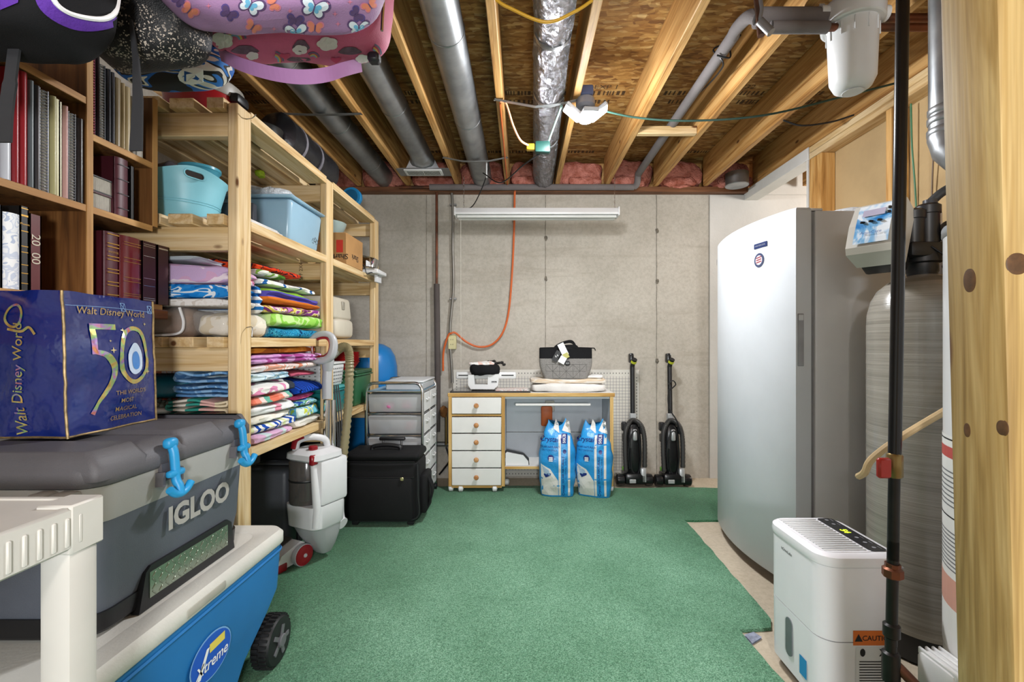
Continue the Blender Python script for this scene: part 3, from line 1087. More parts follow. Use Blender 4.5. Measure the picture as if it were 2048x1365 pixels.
for k in range(7):
    m.soft((-.26 + k * .02, 3.58 + .01 * (k % 2), .985 - .004 * k + .006 * (k % 3)), (.014, .012, .01), .8, .8, .004, 40, k)
one('dark_lace', m, pm('dark_lace', '#2b2827', .9), 'little bunch of dark lace at the top of the cloth heap', 'lace')

one('white_batting', MB().soft((.36, 3.58, .787), (.285, .12, .032), .45, .35, .012, 9, 3., 48, 18), pm('batting', '#e8e4df', .95, var=.05, bump=.5, bs=90), 'thick folded white batting on the right half of the desktop', 'fabric')
m = MB().soft((.36, 3.6, .838), (.295, .11, .02), .35, .25, .006, 7, 7., 48, 14)
one('rolled_interfacing', m, blots('interfacing', ['#dcc6ab', '#e6d9c8', '#eae3da'], 6, .9, (1, 1, 6)), 'flat cream and beige roll lying on the white batting', 'fabric')
one('sheer_fabric', MB().soft((.56, 3.6, .868), (.07, .09, .014), .6, .5, .008, 12, 1.), pm('sheer_white', '#ecebe8', .9), 'crumpled sheer white fabric beside the grey tote bag', 'fabric')

# quilted lunch tote
t = thing('quilted_tote', 'grey quilted tote bag with black top and hang tags on the cloth pile', 'bag', (.34, 3.56, .857))


def toteP(u, k):      # u 0..1 around, k 0..1 up
    hw = .155 + .05 * min(1, k / .45) if k < .45 else .205
    hw = .165 + .04 * math.sin(min(1, k / .55) * PI / 2)
    hd = .07 * (1 - .45 * k)
    a = 2 * PI * u
    sp = lambda x, e: math.copysign(abs(x) ** e, x)
    return Vector((hw * sp(math.cos(a), .35), hd * sp(math.sin(a), .35), .235 * k))


tote_prof = [0, .04, .12, .25, .4, .55, .66]
m = MB().loft([[toteP(i / 40, k) for i in range(40)] for k in tote_prof])
tb = m.bvh()
body = m.build('quilted_body', pm('tote_grey', '#8f8b87', .9, var=.12, vs=160, bump=.5, bs=300), t)
MB().loft([[toteP(i / 40, k) * 1. for i in range(40)] for k in (.655, .75, .9, 1.)]).build('top_band', DARKF, t)
m = MB()
fr = flat_frame((0, -.07, 0), (1, 0, 0), (0, 0, 1))
cell = .052
for i in range(-4, 4):
    for j in range(0, 3):
        x0, z0 = i * cell, .006 + j * cell
        x1, z1 = x0 + cell, z0 + cell
        lines = [((x0, z0), (x1, z0)), ((x0, z0), (x0, z1)), ((x0, z0), (x1, z1)), ((x0, z1), (x1, z0))]
        for (a, b), (c, d) in lines[:3] if (i + j) % 2 else [lines[0], lines[1], lines[3]]:
            if max(abs(a), abs(c)) > .19 or max(b, d) > .152:
                continue
            if max(abs(a), abs(c)) > .13 + .45 * min(b, d):
                continue
            L = math.hypot(c - a, d - b)
            nx, nz = -(d - b) / L * .0011, (c - a) / L * .0011
            put_flat(m, [(a + nx, b + nz), (c + nx, d + nz), (c - nx, d - nz), (a - nx, b - nz)], [(0, 1, 2, 3)], fr, bvh=tb, lift=.0008, cut=.05)
m.build('quilting_lines', pm('quilt_line', '#5b5855', .9), body)['kind'] = 'stuff'
for y in (-.036, .036):
    MB().strap(curve3([(-.10, y, .17), (-.09, y * 1.1, .23), (-.03, y * 1.1, .27 if y > 0 else .245), (.05, y * 1.1, .285 if y > 0 else .25), (.09, y * 1.1, .235), (.10, y, .17)]), .026, .004, (.2, 0, 1)).build('handle', DARKF, t)
MB().tube(curve3([(-.2, 0, .236), (0, 0, .24), (.2, 0, .236), (.225, -.01, .232), (.232, -.012, .215)]), .004).build('zip', DARKF, t)
MB().lathe([(.02, 0), (.02, -.003), (.016, -.005)], (.01, -.059, .12), 20, 1).build('round_badge', BLACK, t)
m = MB()
put_text(m, 'IGLOO', .009, flat_frame((.01, -.0645, .12), (1, 0, 0), (0, 0, 1)))
m.build('badge_lettering', WHITEINK, t)
for (x, z, w, h, r, mt, nm) in ((-.075, .155, .04, .085, .5, BLACK, 'hang_tag'), (-.025, .205, .05, .10, -.45, WHITEINK, 'hang_tag'), (-.03, .125, .05, .055, .5, WHITEINK, 'hang_tag')):
    e = Matrix.Translation((x, -.068 - (.004 if nm and mt is WHITEINK and z < .2 else .0), z + .02)) @ Matrix.Rotation(r, 4, 'Y')
    MB().rbox(-w / 2, w / 2, -.001, .001, -h / 2, h / 2, .0004, 1).xf(e).build(nm, mt, t)
m = MB()
put_text(m, '$ 8', .02, flat_frame((-.073, -.0695, .175), (.88, 0, .47), (-.47, 0, .88)))
m.build('tag_lettering', WHITEINK, t)
e = Matrix.Translation((-.012, -.0695, .195)) @ Matrix.Rotation(-.45, 4, 'Y')
MB().box(-.02, .022, -.0015, .0, -.04, .0).xf(e).build('yellow_tag_print', pm('tag_yellow', '#d5cf7a', .6), t)


# ---- salt bags
def salt_bag(label, loc, rz, seed):
    t = thing('salt_bag', label, 'salt bag', loc, (0, 0, rz), 'salt bags under the desk')
    t.scale = (.92, .95, .98)
    m = MB()
    rings = []
    nz, nu = 30, 44
    sp = lambda x, e: math.copysign(abs(x) ** e, x)
    for j in range(nz + 1):
        k = j / nz
        hw = .125 + .022 * math.sin(min(1, k / .8) * PI) - .055 * max(0, (k - .72) / .28) ** 1.2
        hd = .018 + .075 * math.sin(min(1., (k * .95 + .06)) * PI) ** .6
        hd *= 1 - .9 * max(0, (k - .80) / .2) ** 1.3
        e = .75
        ring = []
        for i in range(nu):
            a = 2 * PI * i / nu
            p = Vector((hw * sp(math.cos(a), e), hd * sp(math.sin(a), e), .54 * k))
            if k > .8:
                p.z += .05 * ((k - .8) / .2) * (abs(math.cos(a)) ** 2 * (1.2 if math.cos(a) > 0 else .9) - .4)
            q = p * 11 + Vector((seed, seed, 0))
            amp = .008 + .006 * k
            p += Vector((math.cos(a), math.sin(a), 0)) * amp * noise.noise(Vector((q.x, q.y, q.z * 1.6)))
            ring.append(p)
        rings.append(ring)
    m.loft(rings)
    bv = m.bvh()
    m.build('sack', pm('salt_blue', '#2d9be0', .32, var=.08, vs=5, bump=.35, bs=35, bd=.01), t)
    SW = pm('salt_white', '#ebe6e1', .35, var=.05, bump=.3, bs=40)
    SN = pm('salt_navy', '#1c2f7c', .35, var=.03)
    fr = flat_frame((0, 0, 0), (1, 0, 0), (0, 0, 1))
    w = MB()
    put_poly(w, [(-.12, .012), (.012, .012), (.012, .13), (-.05, .215), (-.125, .25)], fr, bvh=bv, lift=.0015, cut=.03)
    for x in (.016, .088):
        put_poly(w, [(x, .012), (x + .016, .012), (x + .018, .25), (x + .016, .46), (x - .002, .46), (x, .25)], fr, bvh=bv, lift=.0016, cut=.03)
    put_poly(w, [(.04, .49), (.11, .47), (.095, .56), (.075, .57)], fr, bvh=bv, lift=.0016, cut=.03)
    put_poly(w, [(-.03, .50), (.02, .47), (.01, .54), (-.01, .57)], fr, bvh=bv, lift=.0016, cut=.03)
    w.build('white_print', SW, t)
    q = MB()
    put_poly(q, [(.038, .40), (.078, .40), (.082, .47), (.038, .47), (.03, .435)], fr, bvh=bv, lift=.0022, cut=.03)
    put_poly(q, ellipse(-.045, .295, .025, .025), fr, bvh=bv, lift=.0022, cut=.03)
    put_poly(q, ellipse(.062, .345, .014, .015), fr, bvh=bv, lift=.0022, cut=.03)
    put_poly(q, [(-.10, .17), (-.085, .15), (-.045, .17), (-.045, .185), (-.085, .165), (-.10, .18)], fr, bvh=bv, lift=.0026, cut=.03)
    F = lambda x, z: flat_frame((x, 0, z), (1, 0, 0), (0, 0, 1))
    put_text(q, 'Crystal', .05, F(-.06, .425), .012, bvh=bv, lift=.0022, skew=.2)
    put_text(q, 'SOLAR NATURALS', .019, F(-.055, .375), .01, bvh=bv, lift=.0022)
    put_text(q, 'SALT CRYSTALS', .017, F(-.055, .352), bvh=bv, lift=.0022)
    put_text(q, 'SOLAR NATURALS', .024, F(.05, .21), .008, bvh=bv, lift=.0022, rot=PI / 2)
    put_text(q, 'SAL NATURAL  DHA 62', .015, F(.072, .22), bvh=bv, lift=.0022, rot=PI / 2)
    put_text(q, 'Crystal', .03, F(.055, .055), .01, bvh=bv, lift=.0022, rot=PI / 2)
    q.build('navy_print', SN, t)
    q = MB()
    put_text(q, '50LB', .03, F(.058, .435), .01, bvh=bv, lift=.003, rot=PI / 2)
    for k in range(3):
        put_poly(q, [(-.06, .302 - .011 * k), (-.03, .302 - .011 * k), (-.03, .295 - .011 * k), (-.06, .295 - .011 * k)], fr, bvh=bv, lift=.003)
    q.build('badge_print', WHITEINK, t)
    q = MB()
    for k in range(5):
        put_poly(q, [(-.115 + .004 * k, .235 - .012 * k), (-.06 + .003 * k, .205 - .008 * k), (-.06 + .003 * k, .20 - .008 * k), (-.115 + .004 * k, .228 - .012 * k)], fr, bvh=bv, lift=.0024)
    q.build('pale_blue_print', pm('salt_pale', '#9cc4e4', .35), t)
    return t


salt_bag('blue and white salt sack leaning at the left in the desk opening', (.258, 3.345, .015), -.12, 1.)
salt_bag('blue and white salt sack next to the right leg of the desk', (.528, 3.335, .015), -.3, 8.)


# ---- two small black upright vacuums
def stick_vac(label, loc):
    t = thing('upright_vacuum', label, 'vacuum', loc, (-.06, 0, 0), 'slim black upright vacuums at the wall')
    GB = pm('gloss_black', '#131315', .25, var=.05)
    SIL = pm('silver_plastic', '#b9babb', .35, .4, var=.05)
    m = MB().rbox(-.08, .09, -.10, .06, .02, .11, .02, 2)
    m.build('floor_head', GB, t)
    for s in (-1, 1):
        m = MB().lathe([(.03, -.035), (.045, -.025), (.048, 0), (.045, .025), (.03, .035)], (s * .110, -.05, .05), 18, 0)
        m.build('side_roller', GB, t)
        MB().cyl((s * .07, -.05, .05), (s * .1, -.05, .05), .02, seg=10).build('axle', BLACK, t)
    MB().soft((0, -.03, .28), (.062, .05, .22), .7, .7, .0, nu=24, nv=16).build('motor_body', GB, t)
    MB().rbox(-.085, -.045, -.06, .0, .34, .41, .008, 1).build('tool_clip', BLACK, t)
    MB().rbox(-.09, -.05, -.06, .0, .43, .50, .008, 1).build('tool_clip', BLACK, t)
    MB().rbox(.045, .085, -.07, -.02, .41, .47, .008, 1).build('tool_clip', BLACK, t)
    pts = curve3([(-.068, -.06, .12), (-.072, -.06, .3), (-.066, -.06, .43), (-.03, -.06, .505), (.01, -.06, .515), (.06, -.06, .47), (.082, -.06, .36), (.08, -.06, .15)], 14)
    MB().tube(pts, [.0195 if k % 2 else .017 for k in range(len(pts))], 12).build('hose', pm('hose_dark', '#3a3837', .4, var=.05), t)
    MB().rbox(-.018, .018, -.10, -.07, .36, .45, .012, 2).build('badge', SIL, t)
    MB().tube(curve3([(-.04, -.075, .14), (-.05, -.085, .28), (-.02, -.095, .42), (.02, -.095, .42), (.045, -.085, .26), (.03, -.075, .12), (0, -.075, .10), (-.03, -.08, .15), (-.035, -.09, .3)], 8), .006, 8).build('power_cord', BLACK, t)
    MB().rbox(.04, .085, -.10, -.06, .03, .15, .014, 2).build('silver_pod', SIL, t)
    MB().rbox(-.05, .0, -.105, -.098, .035, .065, .003, 1).build('label_plate', SIL, t)
    MB().rbox(-.025, .025, -.05, .0, .51, .57, .006, 1).build('silver_joint', SIL, t)
    MB().cyl((0, -.025, .56), (.004, -.02, .95), .0185, seg=14).build('wand', BLACK, t)
    MB().tube(curve3([(.004, -.02, .94), (.008, -.03, .97), (.016, -.055, 1.0)]), [.0185] * 8 + [.021] * 9, 14).build('wand_mouth', BLACK, t)
    MB().cyl((.009, -.035, .972), (.013, -.046, .986), .0225, seg=16).build('yellow_ring', pm('ring_yellow', '#c9cf35', .5), t)
    MB().rbox(-.02, .018, -.035, .03, .97, 1.05, .014, 2).build('grip', GB, t)
    MB().rbox(-.09, -.07, -.04, -.02, .12, .15, .003, 1).build('green_tab', pm('tab_green', '#6aa338', .5), t)
    return t


stick_vac('slim black upright vacuum standing nearer the sewing desk', (.885, 3.63, .001))
o = stick_vac('slim black upright vacuum standing nearer the freezer, cord looped on its wand', (1.182, 3.62, .001))
MB().tube(curve3([(-.02, -.05, .80), (.015, -.06, .83), (.04, -.05, .80), (.01, -.055, .77), (-.02, -.055, .74), (-.02, -.06, .62), (.03, -.085, .52), (.06, -.09, .42)]), .005, 8).build('hanging_cord', BLACK, o)

# ---- blue pressure tank behind the shelves
t = thing('pressure_tank', 'bright blue pressure tank behind the far end of the shelves', 'tank', (-1.185, 3.578, 0))
prof = [(.20, .05), (.2, .85), (.196, .95), (.18, 1.03), (.145, 1.09), (.09, 1.122), (.03, 1.132)]
MB().lathe(prof, (0, 0, 0), 36).build('shell', pm('tank_blue', '#1a7fc9', .35, var=.05), t)
MB().lathe([(.17, 0), (.17, .06)], (0, 0, 0), 28).build('base_ring', BLACK, t)
MB().lathe([(.2015, .5), (.203, .505), (.2015, .51)], (0, 0, 0), 36).build('weld_bead', pm('tank_blue', '#1a7fc9'), t)
# valve and copper at the foot of the wall
t = thing('wall_valve', 'brass valve and rusty fitting low on the wall behind the drawer cart', 'valve', (-.62, 3.72, .30))
MB().cyl((-.12, .02, .0), (.06, .02, 0), .02, seg=12).build('fitting', STEEL, t)
MB().soft((-.02, 0, .27), (.03, .03, .045), .8, .8, .012, 40, 2.).build('cord_bundle', pm('twine_brown', '#8a5a2a', .9, var=.2), t)
MB().cyl((0, .0, .0), (0, 0, .25), .012, seg=10).build('stem', BRASSM, t)
MB().tube(curve3([(0, 0, -.02), (.03, -.02, -.12), (-.02, 0, -.2), (-.06, .02, -.25)]), .007).build('hose', BLACK, t)

# ---- chrome drawer cart
t = thing('drawer_cart', 'chrome rolling cart with ten frosted drawers next to the black case', 'drawer cart', (-.85, 3.03, 0))
FROST = pm('frosted_plastic', '#d9dadc', .5, var=.03, alpha=.62)
W2, D2 = .187, .46
for y in (0, D2):
    pts = [(-W2, y, .06), (-W2, y, .80)] + [(-W2 + .05 * (1 - math.cos(a)), y, .80 + .065 * math.sin(a)) for a in [PI / 2 * k / 5 for k in range(1, 6)]]
    pts += [(W2 - .05 * (1 - math.cos(a)), y, .80 + .065 * math.sin(a)) for a in [PI / 2 * k / 5 for k in range(5, -1, -1)]] + [(W2, y, .06)]
    MB().tube(pts, .0105, 10).build('end_frame', CHROME, t)
for k in range(6):
    z = .075 + .146 * k
    for y in (0, D2 / 2, D2):
        MB().cyl((-W2, y, z), (W2, y, z), .0045, seg=8).build('shelf_rail', CHROME, t)
    for x in (-W2, W2):
        MB().cyl((x, 0, z), (x, D2, z), .0045, seg=8).build('side_rail', CHROME, t)
MB().cyl((W2, D2 / 2, .075), (W2, D2 / 2, .805), .006, seg=8).build('middle_bar', CHROME, t)
for y in (0, D2):
    for x in (-W2, W2):
        MB().lathe([(.01, -.013), (.0225, -.01), (.0225, .01), (.01, .013)], (x, y, .0365), 14, 0).build('caster', BLACK, t)
for k in range(5):
    z0 = .083 + .146 * k
    for c in range(2):
        y0 = .008 + c * D2 / 2
        y1 = y0 + D2 / 2 - .016
        m = MB().rbox(-W2 + .006, W2 + .004, y0 + .002, y1, z0, z0 + .122, .008, 2, tx=.006, ty=.01)
        d = m.build('drawer', FROST, t)
        MB().rbox(W2 + .002, W2 + .007, y0, y1 + .002, z0 + .002, z0 + .128, .004, 1).build('drawer_front', WHITEP, d)
        MB().tube([(W2 + .006, (y0 + y1) / 2 - .04, z0 + .085), (W2 + .018, (y0 + y1) / 2 - .035, z0 + .08), (W2 + .018, (y0 + y1) / 2 + .035, z0 + .08), (W2 + .006, (y0 + y1) / 2 + .04, z0 + .085)], .004, 6).build('handle', WHITEP, d)
MB().box(-W2 + .01, W2 - .01, .005, D2 - .005, .806, .812).build('top_tray', pm('tray_blue', '#9fc3d8', .4), t)

t = thing('flat_clear_box', 'flat clear storage box with a white lid lying on top of the drawer cart', 'box', (-.80, 3.27, .81))
MB().rbox(-.12, .13, -.20, .20, .003, .052, .006, 1).build('box_body', pm('clear_box', '#d6dadf', .3, var=.03, alpha=.75), t)
MB().rbox(-.125, .135, -.205, .205, .053, .066, .004, 1).build('lid', pm('milk_lid', '#e4e6e8', .4, var=.02, alpha=.9), t)
for k, (x, c) in enumerate(((-.05, '#4457a0'), (.01, '#5b6cc0'), (.06, '#7fa2cf'), (-.09, '#b7a6c8'))):
    MB().lathe([(.014, -.19), (.016, -.185), (.016, -.15), (.014, -.145)], (x, 0, .028), 14, 1).build('spool', pm('spool_%d' % k, c, .6), t)
for k, (x, y, z, c) in enumerate(((-.98, 3.10, .70, '#c9b8a8'), (-.9, 3.08, .70, '#d77aa8'), (-.78, 3.09, .715, '#d23c7e'), (-.94, 3.12, .555, '#8d9aa5'), (-.76, 3.1, .57, '#c24a5a'))):
    one('craft_bundle', MB().soft((x, y, z), (.035, .03, .03), .7, .7, .012, 30, k * 3.), pm('craft_%d' % k, c, .7),
        ['beige craft bundle inside the top frosted drawer', 'pale pink craft bundle inside the top frosted drawer', 'bright pink craft bundle inside the top frosted drawer', 'grey craft bundle inside the second frosted drawer', 'dusty red craft bundle inside the second frosted drawer'][k], 'craft supplies', 'craft supplies in the drawers')

# ---- black rolling case
t = thing('rolling_case', 'black fabric rolling craft case on the carpet before the drawer cart', 'case', (-.855, 2.90, .014))
FB = pm('case_nylon', '#121214', .75, var=.1, bump=.4, bs=420, bd=.002, spec=.3)
m = MB().rbox(-.23, .225, -.125, .115, .02, .40, .035, 3)
m.build('body', FB, t)
MB().rbox(-.232, .227, -.128, .118, .395, .445, .024, 3).build('lid', FB, t)
MB().rbox(-.20, .19, -.15, -.118, .035, .30, .016, 2).build('front_pocket', FB, t)
for z, yy in ((.30, -.137), (.392, -.129)):
    MB().tube(curve3([(-.215, yy, z), (0, yy - .004, z), (.20, yy, z)]), .004, 6).build('zip', BLACK, t)
MB().tube(curve3([(-.22, -.128, .38), (-.225, -.13, .2), (-.215, -.128, .05), (0, -.13, .035), (.21, -.128, .05), (.222, -.13, .2), (.218, -.128, .38)]), .0055, 6).build('piping', pm('piping_black', '#202022', .5), t)
MB().rbox(.12, .14, -.158, -.15, .285, .305, .003, 1).build('zip_pull', pm('pale_gold', '#c9c08a', .3, .6), t)
MB().tube(curve3([(-.09, -.03, .443), (-.08, -.03, .465), (0, -.03, .475), (.08, -.03, .465), (.09, -.03, .443)]), .013, 10).build('carry_handle', BLACK, t)
for x in (-.06, .06):
    MB().cyl((x, .10, .40), (x, .10, .48), .007, seg=8).build('trolley_bar', STEEL, t)
MB().rbox(-.085, .085, .085, .115, .475, .498, .008, 2).build('trolley_grip', BLACK, t)
MB().rbox(.22, .265, -.09, .09, .06, .30, .018, 2).build('side_pocket', FB, t)
MB().strap(curve3([(.262, -.02, .28), (.29, -.02, .2), (.275, -.02, .12), (.255, -.02, .07)]), .07, .006, (0, 1, 0)).build('side_strap', DARKF, t)
for x in (-.17, .17):
    MB().lathe([(.012, -.02), (.028, -.016), (.028, .016), (.012, .02)], (x, .08, .0285), 14, 0).build('wheel', BLACK, t)
    MB().rbox(x - .02, x + .02, -.11, -.07, 0, .024, .004, 1).build('foot', BLACK, t)
# ================================================================= RIGHT SIDE
# ---- upright freezer, door to the aisle
t = thing('upright_freezer', 'tall white upright freezer with a bowed door facing the aisle', 'freezer', (1.55, 2.39, 0))
FRZ = pm('freezer_enamel', '#cdd0d4', .38, var=.015, coat=.0, spec=.3)
FRS = pm('freezer_side', '#d6d5d6', .28, var=.02, bump=.15, bs=350, bd=.001, coat=.2)
MB().rbox(-.265, .30, -.395, .39, .06, 1.715, .012, 2).build('cabinet', FRS, t)


def door_outline(grow=0.):
    out = []
    for k in range(19):
        y = -.40 + .797 * k / 18
        b = .068 * (1 - ((y + .0015) / .3985) ** 2)
        out.append((-.357 - b - grow, y))
    out[0] = (-.352, -.40)
    out[-1] = (-.352, .397)
    return out + [(-.285, .397), (-.285, -.40)]


rings = []
for z, s in ((.055, .012), (.06, .004), (.068, 0), (1.712, 0), (1.72, .003), (1.727, .010)):
    rings.append([Vector((min(x + s, -.285), max(-.40 + s, min(.397 - s, y)), z)) for x, y in door_outline()])
door = MB().loft(rings).build('door', FRZ, t)
MB().box(-.284, -.266, -.385, .38, .065, 1.71).build('door_gasket', pm('gasket_grey', '#8d8d90', .7), t)
m = MB().rbox(-.345, -.318, -.4035, -.398, 1.03, 1.26, .002, 1)
m.build('handle_recess', pm('handle_grey', '#9b9b9f', .4), door)
MB().rbox(-.342, -.321, -.405, -.402, 1.23, 1.255, .002, 1).build('handle_cap', FRZ, door)


def door_frame(y, z):
    b = .068 * (1 - (y / .3985) ** 2)
    nx = -1.
    ny = -2 * .068 * y / .3985 ** 2
    up = Vector((0, 0, 1))
    out = Vector((nx, -(-ny) * -1 if False else ny * -1 * -1, 0)).normalized()
    # outward normal of x = -.357 - b(y)
    out = Vector((-1., -(-2 * .068 * y / .3985 ** 2) * -1 * -1, 0))
    out = Vector((-1., 2 * .068 * y / .3985 ** 2 * 1., 0)).normalized()
    right = up.cross(out)
    return Vector((-.357 - b, y, z)), right, up, out


m = MB()
put_poly(m, [(-.045, -.012), (.045, -.012), (.045, .012), (-.045, .012)], door_frame(-.21, 1.60), lift=.002)
m.build('name_badge', pm('badge_navy', '#23305c', .3, var=0), door)
m = MB()
put_text(m, 'MASTERCOOL', .011, door_frame(-.21, 1.60), lift=.003)
m.build('badge_lettering', pm('badge_silver', '#c7cbd6', .3, .5, var=0), door)
m = MB()
put_poly(m, ellipse(0, 0, .034, .034, 28), door_frame(-.20, 1.53), lift=.002)
m.build('round_sticker', pm('sticker_dark', '#3c4462', .4, var=0), door)
m = MB()
put_poly(m, ellipse(0, 0, .023, .023, 24), door_frame(-.20, 1.53), lift=.0028)
m.build('sticker_centre', pm('sticker_pale', '#d9d3d6', .4, var=0), door)
m = MB()
for k in range(3):
    put_poly(m, [(-.018, -.014 + .011 * k), (.018, -.01 + .011 * k), (.018, -.004 + .011 * k), (-.018, -.008 + .011 * k)], door_frame(-.20, 1.53), lift=.0034)
m.build('sticker_bars', pm('sticker_red', '#8e3b45', .4, var=0), door)
m = MB()
put_poly(m, [(-.012, -.017), (.012, -.017), (.012, .017), (-.012, .017)], door_frame(.365, 1.62), lift=.0025)
m.build('lock_plate', pm('lock_grey', '#8a8c92', .4, var=0), door)
for y in (-.36, .355):
    for x in (-.30, .26):
        MB().rbox(x - .03, x + .03, y - .03, y + .03, 0, .07, .012, 2).build('foot', WHITEP, t)
m = MB().box(.035, .068, -.3965, -.394, 1.655, 1.70)
m.build('blue_tape', pm('tape_blue', '#2a63b8', .5, var=.04), t)
m = MB().rbox(-.30, -.22, -.38, -.31, 1.716, 1.728, .003, 1)
m.build('top_hinge', FRS, t)
m = MB().soft((1.60, 2.18, 1.733), (.17, .15, .018), .6, .6, .01, 16, 3., 40, 12)
one('plastic_wrap', m, pm('clear_film', '#e3e6ea', .25, var=.05, bump=.6, bs=40, bd=.01, alpha=.85), 'crumpled clear plastic wrap lying on top of the freezer', 'plastic wrap')

# ---- dehumidifier
t = thing('dehumidifier', 'white portable dehumidifier with a dark control strip in front of the freezer', 'dehumidifier', (1.01, 1.50, 0))
DW = pm('dehumid_white', '#f2f0f4', .35, var=.015)
ol = lambda g: [Vector((x, y, 0)) for x, y in rrect(-.12 - g, .12 + g, -.15 - g, .15 + g, .055 + g, 7)]
R3 = lambda g, z: [p + Vector((0, 0, z)) for p in ol(g)]
MB().loft([R3(-.012, .03), R3(-.002, .04), R3(0, .24)]).build('bucket', DW, t)
MB().loft([R3(0, .243), R3(0, .462)]).build('body', DW, t)
MB().loft([R3(-.004, .2395), R3(-.004, .2435)], False).build('bucket_gap', pm('gap_grey', '#9a9ca0', .6), t)
MB().loft([R3(.003, .464), R3(.006, .478), R3(.004, .492), R3(-.004, .498), R3(-.014, .5)]).build('top_cover', DW, t)
tc = t.children[-1]
rim = MB().prism(rrect(-.105, .058, -.13, .13, .03), .4985, .5015)
rim.build('vent_field', DW, tc)
for k in range(17):
    y = -.118 + .0148 * k
    MB().rbox(-.095, .035, y - .0028, y + .0028, .5012, .5045, .001, 1).build('vent_slat', WHITEP, tc)
for k in range(16):
    y = -.118 + .0148 * (k + .5)
    MB().box(-.093, .033, y - .003, y + .003, .5014, .5018).build('vent_gap', pm('vent_grey', '#a8a9ac', .6, var=0), tc)
MB().prism(rrect(.042, .097, -.125, .128, .012), .5005, .5035).build('control_strip', pm('panel_black', '#26262a', .2, var=0), tc)
cs = t.children[-1] if False else tc.children[-1]
m = MB()
put_text(m, '54', .03, flat_frame((.067, .015, .5036), (0, -1, 0), (1, 0, 0)), .02, lift=.0006)
m.build('digits', pm('digit_glow', '#c8e82a', .5, var=0, emit=2.2), tc)
m = MB()
for k in range(7):
    y = .11 - .036 * k
    if abs(y - .015) < .03:
        continue
    put_poly(m, ellipse(.0, 0, .006, .006, 12), flat_frame((.068, y, .5036), (0, -1, 0), (1, 0, 0)), lift=.0006)
    put_poly(m, [(-.009, -.001), (.009, -.001), (.009, .001), (-.009, .001)], flat_frame((.085, y, .5036), (0, -1, 0), (1, 0, 0)), lift=.0006)
m.build('button_marks', pm('mark_grey', '#8d8d92', .5, var=0), tc)
m = MB().prism(rrect(-.018, .018, .09, .215, .017), -.1225, -.119, 0)
m.v = [Vector((p.x, p.y + .015, p.z)) for p in m.v]
m.build('level_window', pm('window_dark', '#6f7377', .15, var=.1), t)
m = MB()
put_text(m, 'hOmeLabs', .014, flat_frame((-.1202, .03, .43), (0, -1, 0), (0, 0, 1)), .004)
m.build('name_lettering', INK, t)
m = MB()
put_poly(m, [(-.018, -.03), (.018, -.03), (.018, .03), (-.018, .03)], flat_frame((-.1202, -.06, .105), (0, -1, 0), (0, 0, 1)))
m.build('blue_sticker', pm('energy_blue', '#1f8ec9', .4, var=0), t)
FRN = lambda x, z: flat_frame((x, -.1502, z), (1, 0, 0), (0, 0, 1))
m = MB()
put_poly(m, [(-.058, -.022), (.055, -.022), (.055, .022), (-.058, .022)], FRN(.03, .255), lift=.0006)
m.build('caution_band', pm('caution_orange', '#e0742c', .45, var=0), t)
m = MB()
put_poly(m, [(-.05, -.09), (.055, -.09), (.055, .022), (-.05, .022)], FRN(.03, .205), lift=.0004)
m.build('caution_sheet', pm('sheet_white', '#e3e3e3', .5, var=0), t)
m = MB()
put_text(m, 'CAUTION', .021, FRN(.046, .255), .008, lift=.0014)
put_poly(m, [(-.012, -.01), (.012, -.01), (0, .012)], FRN(-.012, .255), lift=.0014)
put_poly(m, ellipse(0, 0, .008, .012, 12), FRN(.0, .212), lift=.0012)
put_text(m, 'X', .03, FRN(.06, .212), .02, lift=.0012)
for k in range(8):
    put_poly(m, [(-.04, -.0015), (.045, -.0015), (.045, .0015), (-.04, .0015)], FRN(.03, .185 - .008 * k), lift=.0012)
m.build('caution_print', INK, t)
for x in (-.08, .08):
    for y in (-.10, .10):
        MB().lathe([(.008, -.01), (.017, -.007), (.017, .007), (.008, .01)], (x, y, .0175), 12, 0).build('caster', BLACK, t)
MB().rbox(-.10, .10, -.13, .13, .024, .036, .006, 1).build('base', BLACK, t)
MB().box(.075, .12, -.154, -.148, .462, .466).build('lid_notch', pm('gap_grey', '#9a9ca0'), t)

# ---- water softener
t = thing('water_softener', 'tall grey-beige water softener tank with a control head next to the freezer', 'water softener', (1.495, 1.70, 0))
n = N('fibreglass_tank')
w1 = n.noise(n.map((1.2, 1.2, 190)), 1.2, 3, .7)
w2 = n.noise(n.map((1.2, 1.2, 40), (3, 1, 2)), 1.0, 2, .6)
n.set(Base_Color=n.mix(.5, n.ramp(w1, [(.3, lin('#6f6a62')), (.65, lin('#a7a196'))]), n.ramp(w2, [(.3, lin('#807a70')), (.65, lin('#aaa499'))])), Roughness=.26)
n.b.inputs['Coat Weight'].default_value = .5
n.b.inputs['Coat Roughness'].default_value = .1
n.bump(w1, .2, .004)
MB().lathe([(.165, .10), (.168, .12), (.168, 1.20), (.166, 1.24), (.155, 1.29), (.135, 1.33), (.10, 1.362), (.06, 1.38), (.04, 1.385)], (0, 0, 0), 48).build('tank', n.m, t)
MB().lathe([(.150, 0), (.160, .01), (.160, .11), (.15, .12)], (0, 0, 0), 40).build('base', BLACK, t)
MB().lathe([(.045, 1.375), (.045, 1.39), (.048, 1.395), (.048, 1.425), (.06, 1.43), (.06, 1.46)], (0, 0, 0), 28).build('neck', BLACK, t)
VB = pm('valve_black', '#1c1c1e', .38, var=.05)
MB().rbox(-.09, .10, -.06, .06, 1.445, 1.50, .014, 2).build('valve_block', VB, t)
for x, h in ((-.035, 1.62), (.02, 1.64)):
    MB().lathe([(.036, 1.49), (.036, h - .03), (.04, h - .028), (.04, h), (.03, h + .008)], (x, .0, 0), 20).build('valve_tower', VB, t)
